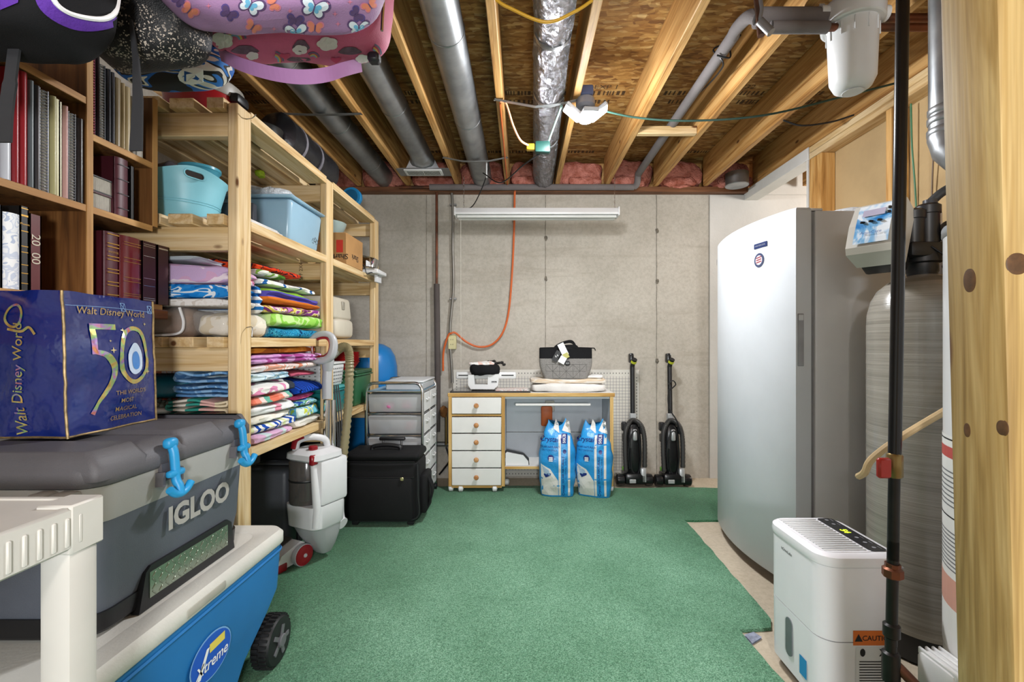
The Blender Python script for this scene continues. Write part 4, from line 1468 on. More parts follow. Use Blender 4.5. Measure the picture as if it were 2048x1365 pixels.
MB().tube(curve3([(.05, -.02, 1.55), (.09, -.03, 1.53), (.14, -.03, 1.53), (.19, -.03, 1.53)]), [.034] * 25, 14).build('bypass_pipe', VB, t)
MB().cyl((.12, -.04, 1.50), (.12, -.04, 1.46), .045, seg=16).build('bypass_body', VB, t)
MB().rbox(.085, .165, -.065, -.015, 1.595, 1.635, .008, 1).build('bypass_knob', pm('knob_red', '#b9261f', .4), t)
MB().cyl((.12, -.04, 1.55), (.12, -.04, 1.598), .018, seg=10).build('bypass_stem', VB, t)
MB().cyl((.03, 0, 1.64), (.03, 0, 1.665), .022, seg=12).build('hose_nut', pm('nut_grey', '#4b4b4e', .35, .4), t)
MB().tube(curve3([(.035, 0, 1.66), (.06, -.02, 1.69), (.12, -.05, 1.73), (.19, -.08, 1.79), (.25, -.09, 1.88)]), .016, 12).build('drain_hose', pm('rubber', '#2e2d2d', .6), t)
MB().cyl((.035, -.05, 1.41), (.075, -.055, 1.41), .01, seg=10).build('clamp_screw', CHROME, t)
# control head: tilted wedge facing the aisle
e = Matrix.Translation((-.165, -.03, 1.535)) @ Matrix.Rotation(math.radians(-56), 4, 'Z') @ Matrix.Rotation(math.radians(-26), 4, 'X')
HC = pm('head_beige', '#cbc7be', .45, var=.02)
prof = [(-.045, -.11), (-.06, -.09), (-.068, 0), (-.05, .10), (-.03, .12), (.06, .12), (.06, -.10)]
h = MB().prism(prof, -.09, .06, 0).xf(e).build('control_head', HC, t)
MB().rbox(-.08, .05, .05, .12, -.10, .10, .01, 2).xf(e).build('head_back', VB, t)
fr0 = Matrix(e)


def headP(pts, lift):
    out = []
    for a, b in pts:
        k = (b + .11) / .23
        y = -.068 - .0 + .012 * ((b - .0) / .11) ** 2 + (.012 if b > .06 else 0) * 0
        out.append(e @ Vector((a, y - lift, b)))
    return out


m = MB()
pts = []
fs = []
nb = 8
for i in range(nb + 1):
    b = -.082 + .165 * i / nb
    pts += headP([(-.066, b), (.04, b)], .004 if abs(b) < .06 else .006)
fs = [(2 * i, 2 * i + 1, 2 * i + 3, 2 * i + 2) for i in range(nb)]
m.add(pts, fs)
n = N('head_label')
f = n.noise(n.co, 9, 3, .6, 1.)
n.set(Base_Color=n.ramp(f, [(.35, lin('#2f7fc4')), (.5, lin('#7fb6e0')), (.6, lin('#e7eef5'))]), Roughness=.3)
m.build('display_label', n.m, h)
for k in range(3):
    p = headP([(-.045 + .026 * k, .005)], .008)[0]
    MB().rbox(-.008, .008, -.004, .004, -.004, .004, .002, 1).xf(Matrix.Translation(p)).build('button', BLACK, h)
m = MB()
m.add(headP([(-.05, .03), (.018, .03), (.018, .06), (-.05, .06)], .0075), [(0, 1, 2, 3)])
m.build('screen', pm('lcd_pink', '#b9b3c9', .2, var=0), h)
for b in (.035, .055):
    p = headP([(.03, b)], .008)[0]
    MB().rbox(-.006, .006, -.004, .004, -.005, .005, .002, 1).xf(Matrix.Translation(p)).build('button', BLACK, h)
m = MB()
u = e.to_3x3() @ Vector((1, 0, 0))
v = e.to_3x3() @ Vector((0, 0, 1))
put_text(m, 'AquaCare', .016, flat_frame(e @ Vector((-.013, -.074, -.045)), u, v), lift=.003)
m.build('label_lettering', pm('label_blue', '#3b5f9c', .4, var=0), h)
MB().tube(curve3([(-.02, -.06, 1.48), (.03, -.07, 1.44), (.10, -.08, 1.40), (.17, -.10, 1.30)]), .0035, 6).build('sensor_wire', BLACK, t)

cord('tan_hose', 'tan drain hose bending past the softener tank', [(1.62, 1.39, 1.14), (1.38, 1.40, .97), (1.20, 1.43, .84), (1.125, 1.46, .76), (1.115, 1.48, .71), (1.125, 1.52, .685)], .011, pm('tan_tube', '#cdb083', .5))

# ---- water heater behind the post
t = thing('water_heater', 'white water heater with warning labels, mostly behind the wooden post', 'water heater', (1.385, 1.13, 0))
WH = pm('heater_enamel', '#dcdcdc', .3, var=.02, coat=.3)
MB().lathe([(.24, .03), (.25, .04), (.25, 1.44), (.24, 1.455), (.10, 1.46), (.05, 1.462)], (0, 0, 0), 56).build('jacket', WH, t)
MB().lathe([(.2515, 1.425), (.2535, 1.43), (.2535, 1.448), (.2515, 1.453)], (0, 0, 0), 56).build('top_rim', STEEL, t)
MB().lathe([(.225, 0), (.225, .035)], (0, 0, 0), 40).build('base', BLACK, t)


def heat_label(a0, a1, z0, z1, mt, nm, r=.2512):
    m = MB()
    k = 8
    pts = []
    for i in range(k + 1):
        a = math.radians(a0 + (a1 - a0) * i / k)
        pts += [(r * math.cos(a), r * math.sin(a), z0), (r * math.cos(a), r * math.sin(a), z1)]
    m.add(pts, [(2 * i, 2 * i + 2, 2 * i + 3, 2 * i + 1) for i in range(k)])
    return m.build(nm, mt, t)


LBLW = pm('label_paper', '#eceae6', .5, var=.02)
heat_label(131, 178, .30, .88, LBLW, 'warning_label')
heat_label(131, 178, .82, .85, pm('label_red', '#c0504a', .5, var=0), 'label_band', .2516)
heat_label(131, 178, .42, .50, pm('label_pink', '#d8a08e', .5, var=0), 'label_band', .2516)
heat_label(131, 178, .868, .872, INK, 'label_rule', .2518)
heat_label(131, 178, .66, .664, INK, 'label_rule', .2518)
for k in range(10):
    heat_label(135, 174, .52 + .011 * k, .524 + .011 * k, pm('print_grey', '#77777a', .5, var=0), 'label_text_line', .2516)
for k in range(8):
    heat_label(135, 174, .69 + .013 * k, .694 + .013 * k, pm('print_grey', '#77777a', .5, var=0), 'label_text_line', .2516)
MB().rbox(-.315, -.236, .0, .11, .19, .30, .016, 2).build('gas_control', WHITEP, t)
gc = t.children[-1]
for k in range(4):
    MB().rbox(-.306 + .018 * k, -.298 + .018 * k, -.003, .112, .285, .305, .003, 1).build('ridge', WHITEP, gc)
MB().cyl((-.28, .0, .235), (-.28, -.02, .235), .022, seg=16).build('dial', BLACK, gc)

# ---- gas pipe with red-handled valve
t = thing('gas_pipe', 'dark iron pipe with red-handled valve rising before the softener', 'pipe', (.99, 1.22, 0))
IRON = pm('dark_iron', '#2c2927', .4, .5, var=.15, col2='#1b1918')
px = lambda z: .031 * (z - .3) / 1.75
MB().cyl((px(.32), 0, .32), (px(.60), 0, .60), .0135, seg=14).build('lower_pipe', IRON, t)
MB().cyl((px(.55), 0, .55), (px(.80), 0, .80), .0135, seg=14).build('middle_pipe', IRON, t)
MB().cyl((px(.82), 0, .82), (px(2.64), 0, 2.64), .0150, seg=16).build('upper_pipe', pm('black_pipe', '#1d1c1d', .3, .3, var=.1), t)
MB().lathe([(.016, .50), (.024, .505), (.024, .525), (.018, .53), (.018, .54)], (px(.52), 0, 0), 8).build('union_nut', COPPER, t)
v = MB().lathe([(.015, .77), (.019, .775), (.019, .83), (.015, .835)], (px(.8), 0, 0), 8).build('valve', BRASSM, t)
MB().rbox(-.055, -.02, -.03, -.014, .775, .828, .005, 1).build('lever', pm('lever_red', '#b02a22', .4), v)
MB().lathe([(.014, .34), (.02, .345), (.02, .375), (.014, .38)], (px(.35), 0, 0), 14).build('coupling', IRON, t)
MB().lathe([(.014, .22), (.021, .225), (.021, .30), (.014, .305)], (px(.26), 0, 0), 14).build('tee', IRON, t)
MB().cyl((px(.2), 0, 0.001), (px(.25), 0, .34), .0135, seg=14).build('drip_leg', IRON, t)
MB().cyl((0.01, 0, .27), (.07, -.06, .20), .0135, seg=12).build('branch_pipe', COPPER, t)

# ---- wooden post in the foreground
TREAT = N('treated_post')
v = TREAT.map((14, 14, .7))
g1 = TREAT.noise(v, 1.6, 3, .6, 1.6)
fine = TREAT.noise(TREAT.map((120, 120, 2.5)), 1.4, 2)
kn = TREAT.node('ShaderNodeTexVoronoi', {'Vector': TREAT.map((9, 9, 2.6), (.13, .2, .1)), 'Scale': 1.0}).outputs['Distance']
col = TREAT.ramp(g1, [(.28, lin('#8a6d3a')), (.45, lin('#a58750')), (.62, lin('#bda26c')), (.8, lin('#9d8048'))])
col = TREAT.mix(.3, col, TREAT.ramp(fine, [(.3, lin('#a08a5c')), (.6, (1, 1, 1, 1))]), 'MULTIPLY')
col = TREAT.mix(TREAT.ramp(kn, [(.07, (1, 1, 1, 1)), (.12, (0, 0, 0, 1))]), col, lin('#6a4424'))
TREAT.set(Base_Color=col, Roughness=.6)
TREAT.bump(fine, .15, .002)
t = thing('wooden_post', 'greenish treated wooden post doubled with a paler stud in the right foreground', 'post', (.736, .70, 0))
lean = Matrix.Translation((0, 0, EYE)) @ Matrix.Rotation(math.radians(-1.45), 4, 'Y') @ Matrix.Translation((0, 0, -EYE))
MB().rbox(-.039, .053, -.045, .045, .0, 2.42, .006, 2).xf(lean).build('treated_post', TREAT.m, t)
MB().rbox(.0545, .145, -.050, .04, .0, 2.42, .005, 2).xf(lean).build('pale_stud', wood('pale_stud', 2, '#d2b27a', '#c19a5e', '#a57d42', knots=False, seedv=8.), t)
KN = pm('knot_brown', '#5e3f22', .6, var=.2, vs=60)
for (y, z, ry, rz) in ((.006, 1.2285, .011, .020), (-.0365, 1.0075, .009, .012), (.016, .994, .006, .012)):
    MB().soft((-.0385, y, z), (.0011, ry, rz), .9, .9, .0, 40, z).xf(lean).build('knot', KN, t)
MB().soft((-.02, -.0447, 1.245), (.016, .0012, .016), .9, .9, .0, 60, 2.).xf(lean).build('knot', KN, t)
# ================================================================= LEFT SIDE: SHELVES
t = thing('storage_shelves', 'tall pine storage shelves of two-by-fours along the left wall', 'shelves', (-1.37, 2.50, 0))
SH = t.location.copy()


def W(o):           # shift world-built shapes into the thing's own space
    o.v = [p - SH for p in o.v]
    return o


PY = ((1.68, 1.766), (2.45, 2.534), (3.245, 3.333))
for y0, y1 in PY:
    for x0, x1 in ((-1.088, -1.05), (-1.70, -1.662)):
        W(MB().rbox(x0, x1, y0, y1, .0145, 2.02, .004, 1)).build('post', PINE[2], t)
ZR = (1.99, 1.565, 1.115, .682)
for zr in ZR:
    for y0 in (1.692, 2.47, 3.27):
        W(MB().rbox(-1.661, -1.0885, y0, y0 + .038, zr - .089, zr - .0005, .003, 1)).build('cross_rail', PINE[0], t)
    for (y0, y1, ya, yb) in ((1.66, 2.449, 1.768, 2.449), (2.536, 3.243, 2.536, 3.243)):
        poly = [(-1.15, y0), (-1.0895, y0), (-1.0895, ya), (-1.052, ya), (-1.052, yb), (-1.15, yb)] if y0 < 2 else [(-1.15, y0), (-1.052, y0), (-1.052, y1), (-1.15, y1)]
        W(MB().prism(poly, zr, zr + .038)).build('slat', PINE[1], t)
    for x in (-1.245, -1.36, -1.475, -1.59):
        W(MB().rbox(x - .045, x + .045, 1.655 + R.uniform(-.01, .01), 3.345, zr, zr + .038, .003, 1)).build('slat', PINE[1], t)
W(MB().tube(curve3([(-1.052, 1.735, 1.19), (-1.02, 1.72, 1.19), (-1.018, 1.715, 1.155)], 4), .0018, 6)).build('bent_nail', STEEL, t)
W(MB().tube(curve3([(-1.052, 1.735, 1.985), (-1.02, 1.72, 1.982), (-1.0, 1.71, 1.99)], 4), .002, 6)).build('bent_nail', STEEL, t)
m = MB()
put_text(m, 'SPF 2X4', .028, flat_frame((-1.20, 2.4692, 1.52), (1, 0, 0), (0, 0, 1)), rot=PI / 2)
W(m).build('lumber_stamp', pm('stamp_brown', '#5b3d22', .8), t)


# ---- folded textiles
def folded(name, label, cat, x0, x1, y0, y1, z0, z1, mat, layers=2, group=None, seed=0., droop=.0, open_end=False):
    """soft folded cloth: rounded folds towards the aisle (+x), grooves between its layers"""
    if y0 < 1.77:
        x1 = min(x1, -1.094)
    hx, hy, hz = (x1 - x0) / 2, (y1 - y0) / 2, (z1 - z0) / 2
    cx, cy, cz = (x0 + x1) / 2, (y0 + y1) / 2, (z0 + z1) / 2
    sg = lambda v, e: math.copysign(abs(v) ** e, v)
    rn = random.Random(seed * 13 + 1)
    yaw = rn.uniform(-.035, .035)
    m = MB()
    rings = []
    ks = [-1., -.985, -.95, -.88, -.75, -.55, -.35, -.15, .05, .25, .45, .62, .78, .9, .96, .99, 1.]
    NP = 56
    for k in ks:
        y = cy + hy * k
        e_ = max(0., (abs(k) - .82) / .18)
        szk = (1 - .28 * e_ ** 3)
        sxk = (1 - .06 * e_ ** 2)
        ring = []
        for i in range(NP):
            a = 2 * PI * i / NP
            ca, sa = math.cos(a), math.sin(a)
            px, pz = hx * sg(ca, .22) * sxk, hz * sg(sa, .5) * szk
            f = (pz / hz + 1) / 2
            front = max(0., ca) ** .5
            groove = (math.cos(2 * PI * layers * f) * .5 + .5) ** 6 if layers > 1 else 0.
            edge = 1 if .06 < f < .94 else 0
            px -= .016 * groove * front * edge
            q = Vector((px * 6 + seed * 3, y * 6, seed))
            w = noise.noise(q) * .010 + noise.noise(q * 2.7) * .005
            fx = max(0., px / hx)
            zz = cz + pz + w * (f + .15) * min(1, hz / .02) - droop * fx * fx * f
            xx = cx + px + fx * (.016 * noise.noise(Vector((seed, y * 8, f * 2))) + .007 * noise.noise(Vector((seed + 3, y * 24, f * 5))))
            xx += yaw * (y - cy) * 2
            ring.append(Vector((xx, y + .006 * noise.noise(Vector((px * 9, f * 3, seed))), max(z0 + .0004, zz))))
        rings.append(ring)
    m.loft(rings)
    return one(name, m, mat, label, cat, group)


def layered(name, label, cat, x0, x1, y0, y1, z0, z1, mat, layers, group, seed, wave=.012):
    """cloth folded in open layers whose edges show at the near end"""
    x1 = min(x1, -1.094)
    tk = (z1 - z0) / layers
    half = tk * .36
    cl = []
    nx = 16
    for L in range(layers):
        zc = z0 + tk * (L + .5)
        xs = [x0 + tk + (x1 - tk * .5 - x0 - tk) * k / nx for k in range(nx + 1)]
        row = [(x, zc + (wave * noise.noise(Vector((x * 11, seed, L * .35))) - wave * .3 * 0) * (L + .4) / layers) for x in xs]
        if L % 2:
            row = row[::-1]
        cl += row
        if L < layers - 1:
            e = row[-1]
            s_ = 1 if L % 2 == 0 else -1
            cl += [(e[0] + s_ * tk * .5 * math.cos(a), e[1] + tk * .5 + tk * .5 * math.sin(a)) for a in (-PI / 3, 0, PI / 3)]
    lft, rgt = [], []
    for i, p in enumerate(cl):
        a, b = cl[max(i - 1, 0)], cl[min(i + 1, len(cl) - 1)]
        dx, dz = b[0] - a[0], b[1] - a[1]
        l = math.hypot(dx, dz) or 1
        lft.append((p[0] - dz / l * half, p[1] + dx / l * half))
        rgt.append((p[0] + dz / l * half, p[1] - dx / l * half))
    m = MB()
    rings = []
    for j in range(9):
        y = y0 + (y1 - y0) * j / 8
        c_ = 1 if 0 < j < 8 else .6
        ring = []
        for side in (lft, rgt[::-1]):
            for n_, (x, z) in enumerate(side):
                o = cl[n_] if side is lft else cl[len(cl) - 1 - n_]
                xx, zz = o[0] + (x - o[0]) * c_, o[1] + (z - o[1]) * c_
                ring.append(Vector((xx + .006 * noise.noise(Vector((seed, y * 9, z * 30))), y + (.004 if j == 0 else 0) * noise.noise(Vector((x * 30, z * 40, seed))), max(z0 + .0004, zz + .004 * noise.noise(Vector((x * 8, y * 12, seed)))))))
        rings.append(ring)
    m.loft(rings)
    return one(name, m, mat, label, cat, group)


TB = 1.1535     # shelf of the upper towels
TCz = .7205     # shelf of the lower towels
GB_, GC_ = 'towels folded on the middle shelf', 'towels folded on the lower shelf'

# upper towels, nearest stack
m = MB().soft((-1.40, 1.84, TB + .056), (.14, .135, .055), .5, .45, .02, 14, 4., 40, 20)
one('brown_comforter', m, pm('brown_quilt', '#8a6b54', .95, var=.15, vs=14, bump=.5, bs=120), 'brown comforter rolled in a clear zip bag with white piping on the middle shelf', 'comforter')
t = thing('comforter_bag', 'clear plastic zip bag with white piping around the brown comforter', 'plastic bag', (-1.40, 1.84, TB))
BAGCLR = pm('clear_vinyl', '#e8e6e2', .12, var=.02, alpha=.16)
MB().soft((.005, 0, .061), (.15, .147, .060), .4, .35, .008, 9, 1., 36, 16).build('film', BAGCLR, t)
MB().tube(curve3([(-.13, -.145, .008), (.0, -.148, .006), (.115, -.145, .012), (.135, -.14, .05), (.12, -.14, .11)]), .005, 6).build('piping', WHITEP, t)
m = MB().soft((-1.175, 1.85, TB + .047), (.07, .13, .046), .5, .4, .014, 12, 9., 36, 18)
one('cream_blanket', m, blots('cream_blanket', ['#e3d3b4', '#f0e8d8', '#ddd0b4'], 7), 'cream blanket packed in a clear plastic bag at the shelf post', 'blanket')
t = thing('blanket_bag', 'clear crinkled plastic bag around the cream blanket at the front edge', 'plastic bag', (-1.175, 1.86, TB))
MB().soft((0, 0, .052), (.079, .155, .051), .45, .4, .012, 12, 6., 36, 16).build('film', BAGCLR, t)
folded('white_sheet', 'white printed sheet folded under the blue towel', 'sheet', -1.62, -1.085, 1.705, 1.88, TB + .115, TB + .145, blots('white_sheet', ['#e9e3dc', '#efebe6', '#d8cfc6'], 20), 1, GB_, 3.)
folded('blue_towel', 'bright blue beach towel with white stripes below the pink towel', 'towel', -1.62, -1.075, 1.71, 1.87, TB + .148, TB + .20, blots('blue_white_towel', ['#1567b3', '#1c7fd0', '#2d8fdd', '#e9f1f8', '#1f7cc8'], 9, stretch=(1, 2.5, 2)), 2, GB_, 6.)
n = N('pink_lavender_towel')
sp_ = n.node('ShaderNodeSeparateXYZ', {'Vector': n.co}).outputs[2]
ring_ = n.node('ShaderNodeTexWave', {'Vector': n.map((1, 1, 1)), 'Scale': 9.0, 'Distortion': 6.0}, wave_type='RINGS').outputs['Fac']
c1 = n.ramp(n.noise(n.co, 5, 2), [(.42, lin('#d97fa3')), (.5, lin('#dcaed2')), (.6, lin('#d3b3dc'))], 'CONSTANT')
n.set(Base_Color=n.mix(n.ramp(ring_, [(.86, (0, 0, 0, 1)), (.9, (1, 1, 1, 1))]), c1, lin('#f3e3ee')), Roughness=.95)
n.bump(n.noise(n.co, 420, 2), .5, .003)
PLT = n.m
folded('pink_towel', 'big pink and lavender beach towel on top of the near stack', 'towel', -1.62, -1.07, 1.705, 1.88, TB + .203, TB + .285, PLT, 2, GB_, 8., .025)
folded('grey_towel', 'pale grey-blue cloth tucked between the folds of the pink towel', 'towel', -1.62, -1.22, 1.700, 1.86, TB + .288, TB + .305, pm('pale_grey_terry', '#b8c2c8', .95, bump=.5, bs=400), 1, GB_, 9.)

# upper towels, second stack
folded('teal_towel', 'teal-blue towel with dark squiggle print at the bottom of the far stack', 'towel', -1.60, -1.07, 2.0, 2.44, TB, TB + .048, blots('teal_print', ['#0e3a63', '#2f9cc4', '#1b6f9f', '#4ab4d6', '#123c66'], 26, dist=3.), 1, GB_, 11.)
folded('lime_towel', 'lime green towel with pale patches above the teal towel', 'towel', -1.60, -1.06, 1.97, 2.44, TB + .05, TB + .108, blots('lime_print', ['#7cc043', '#9ad35a', '#c7e59a', '#8ccc4c'], 8), 1, GB_, 12.)
folded('purple_towel', 'purple flowered towel with yellow and white blossoms', 'towel', -1.60, -1.065, 1.93, 2.41, TB + .11, TB + .148, blots('purple_flower', ['#8a3f8f', '#b25fae', '#efe3d0', '#e9d060', '#7a3a6c', '#c77cc0'], 12), 1, GB_, 13.)
folded('striped_towel', 'towel striped in orange, violet and green in the far stack', 'towel', -1.60, -1.06, 1.92, 2.43, TB + .15, TB + .222, stripes('orange_violet_green', ['#e07a2e', '#e07a2e', '#5d55b0', '#5d55b0', '#8cba3c', '#8cba3c'], 2, .0735), 2, GB_, 14., .012)
folded('white_towel', 'white towel with blue edge stripes beneath the red towel', 'towel', -1.60, -1.07, 1.90, 2.37, TB + .225, TB + .262, stripes('white_blue_bands', ['#f0efea', '#f0efea', '#f0efea', '#2f68a8', '#f0efea', '#e8e8d8'], 1, .13, warp=.05), 1, GB_, 15., .01)
folded('green_towel', 'small green and white towel showing beside the shelf post', 'towel', -1.5, -1.075, 1.89, 2.08, TB + .264, TB + .286, blots('green_white', ['#4f7d2e', '#86b04b', '#eef0e4'], 10), 1, GB_, 16.)
folded('red_towel', 'red-orange towel with dark web lines on top of the far stack', 'towel', -1.5, -1.09, 1.90, 2.24, TB + .288, TB + .33, blots('red_dark', ['#1d2030', '#d8401f', '#e8502a', '#20233a', '#d9421f'], 11), 1, GB_, 17., .02)
folded('blue_striped_towel', 'white towel with bright blue stripes wedged behind the first post', 'towel', -1.35, -1.085, 1.885, 1.912, TB + .10, TB + .22, stripes('blue_white_stripe', ['#f2f2f0', '#2a73b8'], 2, .028), 3, GB_, 18.)

# storage things beyond the towels
t = thing('beige_case', 'beige plastic appliance case with a latch at the end of the middle shelf', 'case', (-1.20, 2.78, TB))
BG = pm('beige_plastic', '#cfc6b4', .5, var=.04)
MB().soft((0, 0, .065), (.13, .15, .064), .4, .4, nu=32, nv=14).build('lower_shell', BG, t)
MB().rbox(-.12, .10, -.13, .13, .12, .255, .02, 3, tx=-.01, ty=-.01).build('upper_shell', BG, t)
MB().rbox(.09, .112, -.02, .02, .18, .23, .004, 1).build('latch', pm('latch_grey', '#a59d8e', .4), t)
t = thing('grey_carton', 'grey storage box at the back of the middle shelf', 'box', (-1.42, 2.60, TB))
MB().rbox(-.14, .14, -.10, .10, 0, .19, .006, 1).build('box_body', pm('grey_carton', '#8f8c86', .7), t)
MB().rbox(-.146, .146, -.106, .106, .191, .235, .006, 1).build('lid', pm('grey_carton_lid', '#a09d96', .7), t)

# ---- lower towels
t = thing('white_basket', 'white plastic basket of grey beads at the near end of the lower shelf', 'basket', (-1.46, 1.80, TCz))
MB().rbox(-.13, .13, -.10, .12, .0, .15, .012, 2, tx=.015, ty=.015).build('body', WHITEP, t)
MB().rbox(-.14, .14, -.11, .13, .151, .166, .006, 1).build('rim', WHITEP, t)
m = MB()
for k in range(60):
    m.lathe([(.002, -.009), (.008, -.005), (.0095, 0), (.008, .005), (.002, .009)], (-.10 + .02 * (k % 11), -.08 + .03 * (k // 11), .172 + .012 * R.random()), 8)
m.build('beads', pm('grey_beads', '#8d9a90', .6), t)['kind'] = 'stuff'
m = MB().soft((-1.41, 1.85, TCz + .24), (.125, .12, .045), .5, .5, .012, 12, 4.)
one('teal_pouch', m, pm('teal_nylon', '#126a80', .4, var=.2, vs=6, bump=.4, bs=30), 'shiny dark teal nylon pouch lying on the white basket', 'pouch')
bt = blots('blue_plush', ['#6f9fcf', '#8fb9df', '#5d8dc0', '#a6cbe6'], 6)
layered('blue_blanket', 'light blue plush blanket folded in wavy layers behind the first post', 'blanket', -1.31, -1.075, 1.70, 1.80, TCz + .205, TCz + .295, bt, 5, GC_, 21., .03)
layered('teal_pink_towel', 'teal, pink and yellow towel folded beneath the blue blanket', 'towel', -1.33, -1.075, 1.69, 1.80, TCz + .135, TCz + .203, stripes('teal_pink_yellow', ['#3f9f90', '#e6b8b0', '#ead9b8', '#c9a83c', '#4aa59a', '#efe8da'], 0, .34, warp=.08), 4, GC_, 22., .02)
layered('coral_sheet', 'coral and pink striped cloth near the bottom of the near pile', 'towel', -1.33, -1.08, 1.70, 1.80, TCz + .095, TCz + .133, stripes('coral_bands', ['#d8785c', '#c88aa0', '#e6ddd8'], 2, .04), 2, GC_, 23.)
folded('pale_blue_sheet', 'pale blue-grey sheet at the base of the near pile', 'sheet', -1.33, -1.08, 1.70, 1.80, TCz, TCz + .093, pm('pale_blue_cotton', '#c3cedb', .95, bump=.3, bs=300), 3, GC_, 24.)

z = TCz
folded('lavender_towel', 'lavender-pink towel lying lowest at the front of the lower shelf', 'towel', -1.55, -1.06, 1.81, 2.13, z, z + .036, stripes('lavender_aqua', ['#e3b6d6', '#e3b6d6', '#cfe0e0', '#e3b6d6'], 1, .15, warp=.05), 1, GC_, 31.)
folded('navy_print_towel', 'white towel printed with royal blue bands and lime dots', 'towel', -1.55, -1.065, 1.81, 2.14, z + .038, z + .074, stripes('royal_bands', ['#f0efe8', '#2350b0', '#f0efe8', '#2350b0', '#f0efe8', '#dfe6b0'], 1, .11, warp=.06), 1, GC_, 32.)
folded('ivory_towel', 'plain ivory towel above the royal blue print', 'towel', -1.55, -1.07, 1.81, 2.12, z + .076, z + .108, blots('ivory_terry', ['#efeadb', '#f3f0e6', '#e4e3c6'], 5), 1, GC_, 33.)
folded('white_pink_towel', 'white plush towel with one pink end under the coral towel', 'towel', -1.55, -1.065, 1.81, 2.13, z + .11, z + .152, stripes('white_pinkend', ['#e79bb0', '#eeeeee', '#f1f1f1', '#ececec', '#f1f1f1', '#eeeeee'], 1, .22), 1, GC_, 34.)
folded('coral_towel', 'coral towel with white and teal bands rolled in the lower pile', 'towel', -1.55, -1.06, 1.81, 2.10, z + .154, z + .19, stripes('coral_white_teal', ['#e0785f', '#e88f78', '#f1d8cf', '#6fb39f', '#e0785f'], 1, .16), 1, GC_, 35.)
folded('dotted_towel', 'white towel with big charcoal and pink round spots', 'towel', -1.55, -1.06, 1.81, 2.16, z + .192, z + .247, blots('charcoal_spots', ['#3b4048', '#3b4048', '#efece6', '#efece6', '#e090b4', '#efece6'], 7, dist=.5), 1, GC_, 36., .015)
folded('pale_aqua_towel', 'pale aqua towel with thin blue scribble lines', 'towel', -1.55, -1.075, 1.81, 2.11, z + .249, z + .283, blots('aqua_scribble', ['#dbe9ee', '#cfe3ec', '#8db8d2', '#dcebf0', '#d6e7ed'], 12, dist=2.), 1, GC_, 37.)
folded('cream_towel', 'cream towel at the base behind the tray edge of the lower pile', 'towel', -1.55, -1.065, 2.165, 2.40, z, z + .042, pm('cream_terry', '#e6e0d6', .95, var=.06, bump=.5, bs=400), 1, GC_, 41.)
folded('aqua_lime_towel', 'aqua towel with lime and grey rings beside the teal bin', 'towel', -1.55, -1.06, 2.17, 2.39, z + .044, z + .10, blots('aqua_lime', ['#3f6a78', '#6fc0d8', '#d6de4a', '#dfeee8', '#5fa8c8', '#8fb04a'], 8), 1, GC_, 42.)
folded('blue_leaf_towel', 'white, blue and green leaf towel in the middle of the far pile', 'towel', -1.55, -1.07, 2.17, 2.37, z + .102, z + .13, blots('leafy_blue', ['#2a62b8', '#e8ece8', '#5f9f5a', '#9ad0d8', '#2b55a8'], 14), 1, GC_, 43.)
folded('hot_pink_towel', 'hot pink towel peeking out under the navy ribbed towel', 'towel', -1.55, -1.09, 2.18, 2.38, z + .132, z + .158, blots('hot_pink', ['#c23a78', '#e070a0', '#d8558c'], 8), 1, GC_, 44.)
folded('navy_towel', 'royal blue towel with fine black ribs draped over the pile', 'towel', -1.55, -1.055, 2.17, 2.41, z + .16, z + .245, stripes('navy_ribs', ['#1d49b0', '#2152c0', '#101c4a'], 1, .021), 1, GC_, 45., .05)
folded('rose_towel', 'rose red towel folded on the navy ribbed towel', 'towel', -1.55, -1.09, 2.18, 2.40, z + .247, z + .276, pm('rose_terry', '#cf5f78', .95, bump=.5, bs=400), 1, GC_, 46., .01)
folded('tiedye_towel', 'white and coral tie-dye towel across both lower piles', 'towel', -1.55, -1.075, 1.82, 2.38, z + .285, z + .318, blots('coral_tiedye', ['#e08a6a', '#efdcd2', '#f3ece8', '#e8a78e', '#f0e0d8'], 9), 1, GC_, 47.)
folded('orchid_towel', 'orchid pink towel folded double under the orange towel', 'towel', -1.55, -1.065, 1.815, 2.40, z + .32, z + .362, blots('orchid', ['#cf94cc', '#d9a6d6', '#b04f96', '#dcb0da', '#d8a0d0'], 5), 2, GC_, 48.)
folded('orange_towel', 'orange towel pressed right under the middle shelf boards', 'towel', -1.55, -1.085, 1.82, 2.40, z + .364, z + .392, blots('orange_terry', ['#b8622a', '#e08a32', '#ea9a44', '#d47a2c'], 6), 1, GC_, 49.)


# bins at the far end of the lower shelf
def bin_thing(name, label, x0, x1, y0, y1, z0, z1, mat, lidmat, lid=.03, cat='bin', taper=.015):
    t = thing(name, label, cat, ((x0 + x1) / 2, (y0 + y1) / 2, z0))
    w, d, h = (x1 - x0) / 2, (y1 - y0) / 2, z1 - z0
    MB().rbox(-w, w, -d, d, 0, h - lid, .012, 2, tx=taper, ty=taper).build('body', mat, t)
    MB().rbox(-w - .008, w + .008, -d - .008, d + .008, h - lid, h - lid + .012, .004, 1).build('rim', mat, t)
    MB().rbox(-w - .004, w + .004, -d - .004, d + .004, h - lid + .0125, h, .006, 1).build('lid', lidmat, t)
    return t


